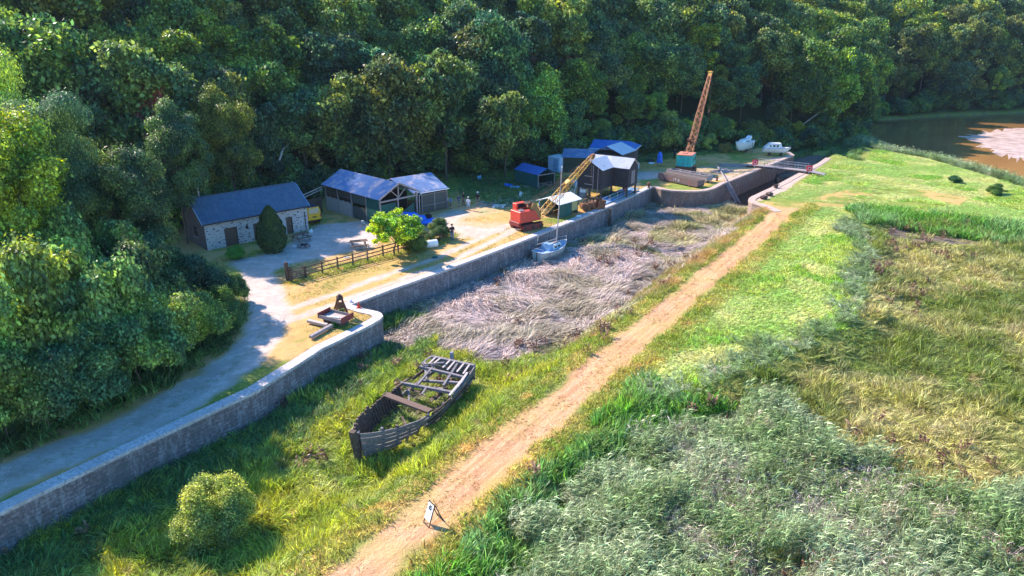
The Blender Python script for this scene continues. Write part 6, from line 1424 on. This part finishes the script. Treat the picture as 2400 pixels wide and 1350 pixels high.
heap('sheet_heap', 'light blue cloth hanging in the undergrowth behind the yard', 1122, 422, M('pale blue cloth', (.25, .5, .75), rough=.7), .75, 'cloth').scale = (.6, .6, 2.5)
q = P(1545, 388); o = thing('draped_stand', 'upright stand draped in bright blue sheeting at the edge of the wood', 'stand', q); b = MB(); b.lathe((0, 0, .5), [(.5, 0), (.48, .5), (.42, .9), (.44, 1.2), (.25, 1.7), (.05, 1.8)], 10); b.v = [(x * (1 + .12 * math.sin(z * 9 + x * 8)), y * (1 + .1 * math.sin(z * 7)), z) for x, y, z in b.v]; b.build('blue_cover', TARP, o); b = MB()
for k in (-.3, .3): b.beam((k, 0, 0), (k, 0, .7), .08)
b.build('leg', DARKW, o)
label_dir = -.5; planks('plank_pile', 'loose pale poles and planks leaning in the nettles right of the group of people', P(1140, 478), 5, 2.4, PLANKW, .08, 1.4); label_dir = .1; planks('plank_pile', 'white boards lying at the edge of the nettles', P(1168, 484), 4, 1.7, WHITEPL, .3, 1.0)
label_dir = .3; planks('plank_pile', 'bleached timbers in the nettles below the small blue shed', P(1240, 438), 5, 2.0, PLANKW, .1, 1.2)
# ================================================================== YARD: TABLES, FENCE, TANK
def picnic(px, py, rz, lb):
    o = thing('picnic_table', lb, 'picnic table', P(px, py), rz); b = MB()
    for k in range(5): b.box((0, (k - 2) * .15, .75), (1.8, .135, .045))
    b.build('table_top', BROWNW, o)
    for s_1 in (-1, 1):
        b = MB()
        for k in range(2): b.box((0, s_1 * (.68 + k * .15), .45), (1.8, .135, .045))
        b.build('bench', BROWNW, o)
    for xx in (-.65, .65):
        b = MB(); b.beam((xx, -.75, 0), (xx, -.28, .72), .05, .1); b.beam((xx, .75, 0), (xx, .28, .72), .05, .1); b.beam((xx, -.85, .4), (xx, .85, .4), .05, .1); b.build('leg_frame', BROWNW, o)
picnic(842, 580, rzof((.92, .38)), 'brown picnic table in the sun on the grass by the fence'); picnic(706, 563, rzof(B - A) + .1, 'dark picnic table in the shade beside the stone house')
q = P(712, 578); o = thing('fire_pit', 'low stone ring fire pit with charred logs in the yard', 'fire pit', q); b = MB()
for k in range(9): b.box((.55 * math.cos(k * .7), .55 * math.sin(k * .7), .1), (.3, .22, .22), rz=k * .7)
b.build('stone_ring', GREYW, o); b = MB(); b.tube((-.4, -.1, .15), (.4, .2, .25), .09); b.tube((-.3, .3, .2), (.35, -.25, .3), .08); b.build('log', DRUST, o)
heap('white_cloth', 'white cloth dropped beside the fire pit', 696, 579, WHITEPL, .5, 'cloth'); heap('white_sacks', 'pale sacks leaning at the right corner of the stone house', 729, 546, WHITEPL, .45, 'sacks').scale = (.7, .7, 3.0)
heap('metal_bin', 'grey metal bin at the corner post of the large shed', 851, 528, STEEL, .45, 'bin').scale = (.9, .9, 4)
F0, F1, F2 = P(718, 652), P(862, 612), P(1062, 556); FG = 'post and rail fence'
fe = thing('rail_fence', 'long three rail timber fence running from the gate to the far bushes', 'fence', F0, rzof(F2 - F0)); line = [V(0, 0, 0), local(fe, F1), local(fe, F2)]; tot = 0; posts = []
for i in range(2):
    n = 4 if i == 0 else 6
    for k in range(n + (i == 1)): posts.append(line[i].lerp(line[i + 1], k / n))
for p in posts:
    b = MB(); b.beam(p, p + V(0, 0, 1.25), .12); b.build('post', DARKW, fe)
for i in range(len(posts) - 1):
    for zz in (.4, .75, 1.12):
        b = MB(); b.beam(posts[i] + V(0, -.08, zz), posts[i + 1] + V(0, -.08, zz), .045, .1); b.build('rail', DARKW, fe)
b = MB(); p, q_ = posts[3], posts[4]
for k in range(9): r_ = p.lerp(q_, (k + .5) / 9); b.beam(r_ + V(0, -.1, .4), r_ + V(0, -.1, 1.2), .03)
b.build('palings', PLANKW, fe)
G0, G1 = P(684, 660), P(716, 652); gt = thing('field_gate', 'weathered five bar field gate at the end of the rail fence', 'gate', G0, rzof(G1 - G0)); LG = (G1 - G0).length; b = MB()
for zz in (.2, .42, .64, .86, 1.15): b.beam((0, 0, zz), (LG, 0, zz), .04, .08)
b.build('bars', DARKW, gt); b = MB(); b.beam((0.04, 0, .1), (.04, 0, 1.25), .1); b.beam((LG - .04, 0, .1), (LG - .04, 0, 1.2), .08); b.build('stile', DARKW, gt); b = MB(); b.beam((.05, -.04, .2), (LG - .05, -.04, 1.15), .04, .08); b.beam((.05, .04, 1.1), (LG, .04, .25), .04, .08); b.build('brace', DARKW, gt)
for px, py, hh, lb in ((675, 658, 1.75, 'thick tall timber gatepost at the left end of the field gate'), (682, 660, 1.35, 'thinner gatepost touching the thick one')):
    b = MB(); b.beam((0, 0, 0), (0, 0, hh), .3 if hh > 1.5 else .16); b.box((0, 0, hh + .02), (.22, .22, .06)); o = b.build('gate_post', DARKW, bevel=.02); o.location = P(px, py); tag(o, lb, 'gatepost')
q = P(983, 583); e = P(1026, 576); o = thing('plastic_drum', 'white plastic drum cut open and lying on its side by the fence', 'drum', q, rzof(e - q) - .1); Ld = (e - q).length * .95; b = MB()
rows = [[(x, math.cos(a) * r_, .38 + math.sin(a) * r_) for a in np.linspace(0, 2 * math.pi, 17)[:-1]] for x, r_ in ((0, .36), (Ld * .55, .37), (Ld * .56, .41), (Ld * .97, .41), (Ld, .3))]
b.grid(rows, closed=True); b._add(rows[-1], [tuple(range(16))]); b.build('drum_shell', WHITEPL, o, solid=.02); b = MB(); b.tube((Ld * .52, 0, .38), (Ld * .56, 0, .38), .42, None, 18); b.build('rim_band', WHITEPL, o)
heap('white_cloth', 'white rag hanging over the fence rail', 812, 604, WHITEPL, .3, 'cloth'); heap('cut_branch', 'cut green branch dropped on the track beyond the fence', 1022, 604, GREENP, .5, 'branch')
# rotary clothes dryer
q = P(382, 622); o = thing('rotary_clothes_line', 'green rotary clothes line in the shade left of the stone house', 'clothes line', q); b = MB(); b.tube((0, 0, 0), (0, 0, 1.7), .03); b.build('pole', STEEL, o); b = MB()
for k in range(4):
    a_ = k * math.pi / 2 + .4; b.tube((0, 0, 1.3), (1.3 * math.cos(a_), 1.3 * math.sin(a_), 1.9), .02)
b.build('arm', STEEL, o); b = MB()
for r_ in (.4, .6, .8, 1.0, 1.2):
    for k in range(4):
        a_, c2 = k * math.pi / 2 + .4, (k + 1) * math.pi / 2 + .4; zz = 1.3 + .6 * r_ / 1.3; b.tube((r_ * math.cos(a_), r_ * math.sin(a_), zz), (r_ * math.cos(c2), r_ * math.sin(c2), zz), .012, None, 4)
b.build('line', M('green line', (.05, .5, .3), rough=.6), o)
# ================================================================== QUAY END: CART, FRAME, BEAMS, CONE
a, c_ = P(748, 758), P(797, 771); ct = thing('flat_cart', 'low grey timber trailer body with faded red ends on the quay point', 'trailer', a, rzof(P(800, 757, .5) - P(750, 745, .5))); Lc, Wc = 2.35, 1.35
b = MB()
for k in range(6): b.box((Lc / 2, .1 + k * (Wc - .2) / 5, .5), (Lc, .2, .05))
b.build('bed', PLANKW, ct)
for y in (0, Wc):
    b = MB(); b.box((Lc / 2, y, .6), (Lc, .05, .3)); b.build('side_board', GREYW, ct)
for x in (0, Lc):
    b = MB(); b.box((x, Wc / 2, .68), (.06, Wc + .1, .45)); b.build('end_board', DKRED, ct)
b = MB(); b.beam((.3, .2, .35), (Lc - .2, .2, .35), .12, .2); b.beam((.3, Wc - .2, .35), (Lc - .2, Wc - .2, .35), .12, .2); b.box((.5, Wc / 2, .13), (.25, 1.1, .26)); b.box((Lc - .5, Wc / 2, .13), (.25, 1.1, .26)); b.build('chassis', DARKW, ct)
b = MB(); b.beam((.5, .4, .56), (1.6, .6, .58), .12, .06); b.build('loose_plank', WHITE, ct)
q = P(800, 741); o = thing('grab_frame', 'rusty four legged iron frame standing behind the trailer on the quay point', 'frame', q, .4)
for sx, sy in ((-1, -1), (1, -1), (1, 1), (-1, 1)):
    b = MB(); b.beam((sx * .55, sy * .55, 0), (sx * .14, sy * .14, 1.55), .14, .08); b.build('leg', RUST, o)
b = MB(); b.box((0, 0, 1.6), (.48, .48, .22)); b.box((0, 0, 1.76), (.3, .3, .12)); b.tube((0, 0, 1.4), (0, 0, 1.9), .08); b.build('head', DRUST, o); b = MB()
b.prism([(-.36, -.36, .8), (.36, -.36, .8), (.22, -.22, 1.3), (-.22, -.22, 1.3)], (0, .04, 0)); b.prism([(.36, -.36, .8), (.36, .36, .8), (.22, .22, 1.3), (.22, -.22, 1.3)], (-.04, 0, 0)); b.build('web_plate', RUST, o)
for (a_, c2, lb, mt) in (((722, 757), (768, 768), 'pale squared timber lying left of the trailer', PLANKW), ((778, 768), (728, 796), 'dark squared timber lying towards the wall below the trailer', GREYW)):
    p0 = P(*a_); p1 = P(*c2); b = MB(); b.beam((0, 0, .2), p1 - p0 + V(0, 0, .2), .3, .24); o = b.build('timber_baulk', mt, bevel=.02); o.location = p0; tag(o, lb, 'timber')
q = P(841, 721, .06); o = thing('traffic_cone', 'small orange red traffic cone on the coping of the quay point', 'cone', q); b = MB(); b.box((0, 0, .02), (.32, .32, .04)); b.build('base', CONE, o); b = MB(); b.lathe((0, 0, .04), [(.12, 0), (.03, .46), (.02, .48)], 12); b.build('cone', CONE, o)
b = MB(); b.ell((0, 0, .12), (.14, .14, .14)); b.box((.05, 0, .26), (.1, .1, .12)); o = b.build('mooring_ring_stone', WHITEPL); o.location = P(822, 709); tag(o, 'small white painted stone at the inner corner of the wall', 'stone')
# A-board sign on the path
q = P(1015, 1221, -.25); q.z = gz(q.x, q.y); o = thing('sandwich_board', 'white A board sign in a dark frame beside the mown path', 'sign', q, R(-52)); o.scale = (.68, 1, 1)
b = MB(); T = .42; 
for s_1 in (-1, 1): b.beam((s_1 * .36, -.38, 0), (s_1 * .36, .0, 1.12), .04); b.beam((s_1 * .36, .42, 0), (s_1 * .36, .0, 1.12), .04)
b.beam((-.36, -.38, .02), (.36, -.38, .02), .035); b.beam((-.36, -.02, 1.1), (.36, -.02, 1.1), .04); b.beam((-.36, .42, .1), (.36, .42, .1), .035); b.build('frame', RUBBER, o)
b = MB(); b.prism([(-.34, -.315, .28), (.34, -.315, .28), (.34, -.025, 1.08), (-.34, -.025, 1.08)], (0, -.02, 0)); pn = b.build('panel', WHITEPL, o)
b = MB(); f_ = lambda x, t: (x, -.34 + .29 * t - .012, .28 + .8 * t)
b.beam(f_(-.14, .70), f_(-.02, .92), .03); b.beam(f_(-.14, .70), f_(.06, .66), .03); b.beam(f_(.06, .66), f_(.15, .8), .04); b.beam(f_(.0, .78), f_(.12, .92), .025); b.build('printed_arrow', DARK, pn)
WRK1 = M('silvered wreck timber', (.27, .24, .25), (.15, .13, .14), .85, 5, bump=.7, c3=(.08, .06, .06), s3=3, stretch=(.6, 4, 4))
# ================================================================== THE WRECK
bow = G(846, 1088, -2.3); ts = (P(1010, 850, -.6) + P(1117, 832, -.6)) / 2; ts.z = bow.z; dirw = (ts - bow); LW = dirw.length
wr = thing('wooden_wreck', 'skeleton of an old grey timber sailing barge lying in the basin grass', 'wreck', (bow.x, bow.y, bow.z - .1), rzof(dirw)); rw = random.Random(3)
def hb(t): 
    pts_ = [(0, .06), (.06, .75), (.15, 1.35), (.3, 1.95), (.5, 2.15), (.7, 2.1), (.88, 1.9), (1, 1.72)]
    for i in range(len(pts_) - 1):
        if t <= pts_[i + 1][0]: a, b2 = pts_[i], pts_[i + 1]; k = (t - a[0]) / (b2[0] - a[0]); return a[1] * (1 - k) + b2[1] * k
    return 1.72
def sh(t, side=-1): return 2.15 * (1 - t) ** 2.2 * .62 + .95 + .75 * t ** 2 + (.12 if side < 0 else -.05)
def hp(t, side, zf, out=0):
    """point on the hull: t from bow to stern, zf 0 keel .. 1 sheer"""
    z = sh(t, side) * zf; w_ = hb(t) * (.72 + .28 * zf ** .6); return V(t * LW - .25 * zf * (1 - t) ** 6, side * (w_ + out), z)
b = MB(); b.beam((-.02, 0, -.2), (-.35, .1, 2.55), .3, .36); b.build('stem_post', DARKW, wr)
b = MB(); b.beam((.15, 0, 0), (LW, 0, .1), .3, .3); b.build('keel', DARKW, wr)
def strake(side, z0, z1, t0, t1, mat, name='plank'):
    n = max(2, int((t1 - t0) * 26)); rows = []
    for k in range(n + 1):
        t = t0 + (t1 - t0) * k / n; j0 = rw.uniform(-.012, .012); rows.append([hp(t, side, z0 + j0, .02), hp(t, side, z1 - .012 + j0, .02), hp(t, side, z1 - .012, .1), hp(t, side, z0, .1)])
    mb = MB(); mb.grid(rows, closed=True); mb._add(rows[0], [(0, 1, 2, 3)]); mb._add(rows[-1], [(3, 2, 1, 0)]); mb.build(name, mat, wr)
for (z0, z1, t0, t1) in ((.86, 1.0, 0.01, .36), (.72, .85, .01, .4), (.58, .71, .01, .38), (.44, .57, .01, .3), (.3, .43, .01, .2), (.2, .29, .02, .16),
        (.84, .97, .42, .62), (.84, 1.0, .64, .995), (.7, .83, .36, .995), (.56, .69, .4, .75), (.56, .69, .76, .99), (.42, .55, .38, .99), (.3, .41, .4, .95), (.15, .28, .45, .97)):
    strake(-1, z0, z1, t0, t1, WRK1 if rw.random() < .6 else DARKW)
for (z0, z1, t0, t1) in ((.8, .98, .01, .1), (.55, .75, .01, .12), (.48, .6, .06, .56), (.62, .7, .1, .55), (.2, .4, .05, .6), (.3, .45, .6, .98), (.65, .8, .78, .99)):
    strake(1, z0, z1, t0, t1, DARKW if rw.random() < .7 else WRK1)
for k in range(22):
    t = .07 + k * .0265
    if t > .64: break
    topf = 1.0 + rw.uniform(-.08, .1); b = MB(); prev = hp(t, 1, .1, -.08); 
    for zf in (.4, .7, topf): q = hp(t, 1, zf, -.06); b.beam(prev, q, .13, .17, up=(1, 0, 0)); prev = q
    b.build('rib', DARKW, wr)
for k in range(12):
    t = .1 + k * .075; b = MB(); prev = hp(t, -1, .05, -.1); topf = .98 + rw.uniform(-.1, .1)
    for zf in (.4, topf): q = hp(t, -1, zf, -.06); b.beam(prev, q, .13, .17, up=(1, 0, 0)); prev = q
    b.build('rib', DARKW if k % 2 else WRK1, wr)
def cross(t0, y0, t1, y1, w_, hgt, mat, name='deck_beam', dz0=0, dz1=0):
    b = MB(); b.beam((t0 * LW, y0 * hb(t0), sh(t0) * .95 + dz0), (t1 * LW, y1 * hb(t1), sh(t1) * .95 + dz1), w_, hgt); b.build(name, mat, wr)
cross(.5, 1.0, .42, -.95, .5, .14, BROWNW, 'broad_plank', -.1, .05)
cross(.66, .98, .672, -.9, .2, .18, WRK1, dz0=-.1); cross(.755, .6, .79, -.96, .18, .15, WRK1, dz0=-.3); cross(.86, .99, .85, -.96, .2, .18, WRK1)
cross(.985, 1.0, .985, -1.0, .24, .24, WRK1, 'transom_rail'); cross(.66, .35, .95, .6, .14, .12, WRK1, 'carling'); cross(.72, -.45, .97, -.25, .14, .12, WRK1, 'carling'); cross(.58, -.1, .66, .0, .12, .1, WRK1, 'carling')
for k in (0, 1, 2, 4, 5, 7, 8): y = 1.05 - k * .23 + rw.uniform(-.05, .05); cross(.87 + rw.uniform(0, .03), y + rw.uniform(-.08, .08), .985, y, .13, .06, PLANKW if k % 3 else WRK1, 'deck_slat', .06, .1)
for k in range(4): cross(.62 + k * .05, -.97, .74 + k * .05, -.93, .16, .07, PLANKW, 'covering_board', .12, .14)
b = MB(); b.box((LW + .03, 0, .75), (.1, 3.3, .5)); b.box((LW + .03, 0, 1.25), (.1, 3.4, .35)); b.build('transom', WRK1, wr)
b = MB(); b.beam((LW + .25, .35, .2), (LW + .3, .35, 2.2), .26, .18); b.build('rudder_post', M('blue grey post', (.26, .28, .34), rough=.8), wr)
b = MB(); b.beam((.15, -.1, 2.0), (.9, -.75, 1.75), .3, .1); b.beam((.3, .3, 1.95), (1.1, .9, 1.5), .22, .1); b.beam((.4, .1, 1.4), (1.3, -.2, 1.5), .3, .12); b.build('breast_hook', WRK1, wr)
for (t0, y0, t1, y1, a_, b_, mm) in ((.7, .9, .62, .1, -.7, -.2, DARKW), (.8, .2, .7, -.5, -.9, -.1, WRK1), (.3, -.6, .42, .1, -1.0, -.9, DARKW), (.55, .3, .68, .75, -.9, -.6, WRK1), (.9, .95, .8, .5, .15, -.4, PLANKW), (.6, 1.05, .7, .8, -.3, .1, DARKW), (.93, .2, .86, .9, .2, .2, WRK1)):
    cross(t0, y0, t1, y1, .13, .1, mm, 'loose_timber', a_, b_)
for k in range(7):
    t = .44 + k * .08 + rw.uniform(-.02, .02); b = MB(); p_ = hp(t, -1, .6, .1); b.beam(p_, p_ + V(rw.uniform(.5, 1.1), 0, rw.uniform(-.25, .05)), .05, .13); b.build('sprung_plank', WRK1 if k % 2 else DARKW, wr)
# timber fender post against the quay wall
q = P(1413, 557, -2); b = MB(); b.beam((0, 0, -.5), (0, 0, 2.2), .3); b.beam((.1, -.5, -.5), (.1, -.5, 1.2), .2); o = b.build('fender_pile', DARKW); pp = P(1425, 487, 0) + NR * .3; o.location = (pp.x, pp.y, -2.3); tag(o, 'dark timber fender pile standing against the basin wall below the loft', 'pile')
# ================================================================== PEOPLE
HAIRM = M('brown hair', (.06, .035, .02), rough=.8); GHAIR = M('grey hair', (.35, .33, .31), rough=.8); SHOE = M('dark shoes', (.03, .025, .025), rough=.6)
def person(label, px, py, H, face, shirt, legs, arms='down', stride=0.0, hat=None, hair=HAIRM, shorts=False, sit=False, group=None, loc=None):
    """H = standing height; face = world direction looked at; body grown as one surface"""
    q = loc or P(px, py); o = thing('person', label, 'person', q, rzof(face) - math.pi / 2, group); k = H / 1.75; S = lambda *a: V(*a) * k
    hip = S(0, 0, .92) if not sit else S(0, -.05, .48); ch = hip + S(0, .02, .42); nk = hip + S(0, .02, .58); hd_ = hip + S(0, .04, .73)
    j = {}
    for s_1, nm in ((-1, 'L'), (1, 'R')):
        hp_ = hip + S(s_1 * .1, 0, -.02); st = stride * s_1
        if sit: kn = hip + S(s_1 * .14, .42, .02); an = kn + S(0, .05, -.42)
        else: kn = hip + S(s_1 * .11, st * .5 + .03, -.43); an = V(s_1 * .12 * k, (st * .9) * k, .08 * k)
        shd = hip + S(s_1 * .2, .0, .50)
        if arms == 'fold': el = shd + S(s_1 * .06, .06, -.28); wr_ = hip + S(s_1 * .07, .27, .27)
        elif arms == 'hips': el = shd + S(s_1 * .2, -.05, -.25); wr_ = hip + S(s_1 * .2, .08, .06)
        elif arms == 'reach': el = shd + S(s_1 * .04, .16, -.22); wr_ = el + S(0, .24, -.02)
        else: el = shd + S(s_1 * .06, -.03 - st * .3, -.29); wr_ = el + S(s_1 * .02, .08 - st * .3, -.25)
        j[nm] = (hp_, kn, an, shd, el, wr_, s_1)
    b = MB(); b.cap(hip, ch, .135 * k, .15 * k); b.cap(ch + S(-.1, 0, .02), ch + S(.1, 0, .02), .1 * k, .1 * k); b.cap(ch, nk, .1 * k, .055 * k); b.cap(nk, hd_, .052 * k, .06 * k)
    b.ell(hd_ + S(0, 0, .03), (.078 * k, .095 * k, .12 * k)); b.ell(hd_ + S(0, .1, .01), (.014 * k, .02 * k, .024 * k)); b.ell(hd_ + S(0, .075, -.05), (.03 * k, .022 * k, .012 * k))
    for s_1 in (-1, 1): b.ell(hd_ + S(s_1 * .08, 0, .02), (.014 * k, .022 * k, .032 * k))
    for hp_, kn, an, shd, el, wr_, s_1 in j.values():
        b.cap(hp_, kn, .085 * k, .055 * k); b.cap(kn, an, .055 * k, .035 * k); b.cap(shd, el, .05 * k, .038 * k); b.cap(el, wr_, .038 * k, .026 * k); f = (wr_ - el).normalized(); sd = f.cross(V(0, 0, 1)) if abs(f.z) < .9 else V(0, 1, 0); sd.normalize(); b.cap(wr_, wr_ + f * .07 * k, .03 * k, .036 * k)
        for i_, l_ in enumerate((.062, .075, .07, .055)):
            p0 = wr_ + f * .09 * k + sd * (i_ - 1.5) * .021 * k; p1 = p0 + f * l_ * .55 * k; b.cap(p0, p1, .0095 * k, .009 * k, 6); b.cap(p1, p1 + (f * .7 - V(0, 0, .5)) * l_ * .5 * k, .009 * k, .007 * k, 6)
        b.cap(wr_ + f * .03 * k + sd * -.03 * k, wr_ + f * .08 * k + sd * -.06 * k, .011 * k, .009 * k, 6)
        b.cap(an + S(0, 0, -.03), an + S(0, .12, -.045), .035 * k, .03 * k)
    b.build('body', SKIN, o, vox=.012 * k)
    b = MB(); b.cap(hip + S(0, 0, .02), ch, .15 * k, .165 * k); b.cap(ch + S(-.12, 0, .03), ch + S(.12, 0, .03), .105 * k, .105 * k)
    for hp_, kn, an, shd, el, wr_, s_1 in j.values(): b.cap(shd, shd.lerp(el, .75), .068 * k, .058 * k)
    b.build('shirt', shirt, o, vox=.016)
    b = MB(); b.cap(hip + S(-.05, 0, .03), hip + S(.05, 0, .03), .14 * k, .14 * k)
    for hp_, kn, an, shd, el, wr_, s_1 in j.values():
        b.cap(hp_, kn, .105 * k, .078 * k)
        if not shorts: b.cap(kn, an, .076 * k, .06 * k)
    b.build('shorts' if shorts else 'trousers', legs, o, vox=.016)
    b = MB()
    for hp_, kn, an, shd, el, wr_, s_1 in j.values(): b.cap(an + S(0, -.03, -.03), an + S(0, .13, -.04), .045 * k, .042 * k)
    b.build('shoes', SHOE, o, vox=.014)
    b = MB(); b.ell(hd_ + S(0, -.025, .06), (.088 * k, .1 * k, .11 * k)); b.build('hair', hair, o)
    if hat:
        b = MB(); b.lathe(hd_ + S(0, 0, .09), [(.19 * k if hat != 'cap' else .1 * k, 0), (.1 * k, .015), (.095 * k, .09), (.05 * k, .12)], 12)
        if hat == 'cap': b.box(hd_ + S(0, .13, .1), (.13 * k, .1 * k, .015))
        b.build('hat', WHITEPL if hat != 'dark' else RUBBER, o)
    return o
BLK = cloth('black cotton', (.02, .02, .025)); JEAN = cloth('blue denim', (.08, .16, .32)); BLU = cloth('mid blue cotton', (.05, .25, .6)); WHT = cloth('white cotton', (.72, .75, .85)); GRY = cloth('grey cotton', (.2, .21, .2)); LBL = cloth('light blue cotton', (.3, .45, .7)); BRN = cloth('brown trousers', (.2, .12, .1)); NVY = cloth('navy cotton', (.03, .05, .15))
person('person in a black top and blue jeans standing at the far end of the fence', 1060, 562, 1.72, (.2, -1), BLK, JEAN, 'fold', hat='dark')
person('person in a blue t shirt and black shorts standing at the bow of the dinghy', 1057, 489, 1.55, (-.9, -.2), BLU, BLK, 'down', shorts=True)
person('person in a pale top bending over the bow of the dinghy', 1049, 484, 1.3, (-.6, -.8), WHT, NVY, 'reach', hair=GHAIR)
person('person in a dark patterned top and grey shorts holding something white', 1075, 484, 1.5, (.6, -.6), NVY, GRY, 'fold', shorts=True)
person('tall person in a dark top and brown trousers striding to the right', 1086, 481, 1.75, (.9, -.2), BLK, BRN, 'hips', .22)
person('person in a white t shirt and light blue shorts seen from behind', 1098, 492, 1.6, (.1, 1), WHT, LBL, 'down', shorts=True, hat='cap')
person('person in a black t shirt, grey shorts and a wide white hat', 1120, 481, 1.7, (-.1, 1), BLK, GRY, 'down', shorts=True, hat='brim')
q = P(1266, 492); st_ = thing('stool', 'small dark stool behind the red crane jib', 'stool', q); b = MB(); b.box((0, 0, .42), (.4, .35, .05)); b.build('seat', DARKW, st_)
for i in range(4):
    b = MB(); b.beam((-.17 + .34 * (i % 2), -.14 + .28 * (i // 2), 0), (-.15 + .3 * (i % 2), -.12 + .24 * (i // 2), .4), .04); b.build('leg', DARKW, st_)
person('seated person in a bright blue shirt and white hat behind the red crane', 0, 0, 1.72, (.9, -.3), BLU, NVY, 'reach', sit=True, hat='brim', loc=P(1266, 492) + V(0, 0, .02))
person('dark clothed person standing beyond the teal crane cabin', 1580, 372, 1.7, (-.3, -1), BLK, BLK, 'down')
# ================================================================== AIR
hz_ = MB(); hz_.box((100, 190, 34), (900, 700, 90)); hb_ = hz_.build('haze', bpy.data.materials.new('air')); hm = hb_.data.materials[0]; hm.use_nodes = True; ht_ = hm.node_tree
ht_.nodes.remove(ht_.nodes['Principled BSDF']); pvn = ht_.nodes.new('ShaderNodeVolumePrincipled'); pvn.inputs['Color'].default_value = (.62, .78, 1, 1); pvn.inputs['Density'].default_value = .00009; pvn.inputs['Anisotropy'].default_value = .2
ht_.links.new(pvn.outputs[0], ht_.nodes['Material Output'].inputs['Volume']); tag(hb_, 'thin summer haze over the valley', 'haze', kind='stuff')
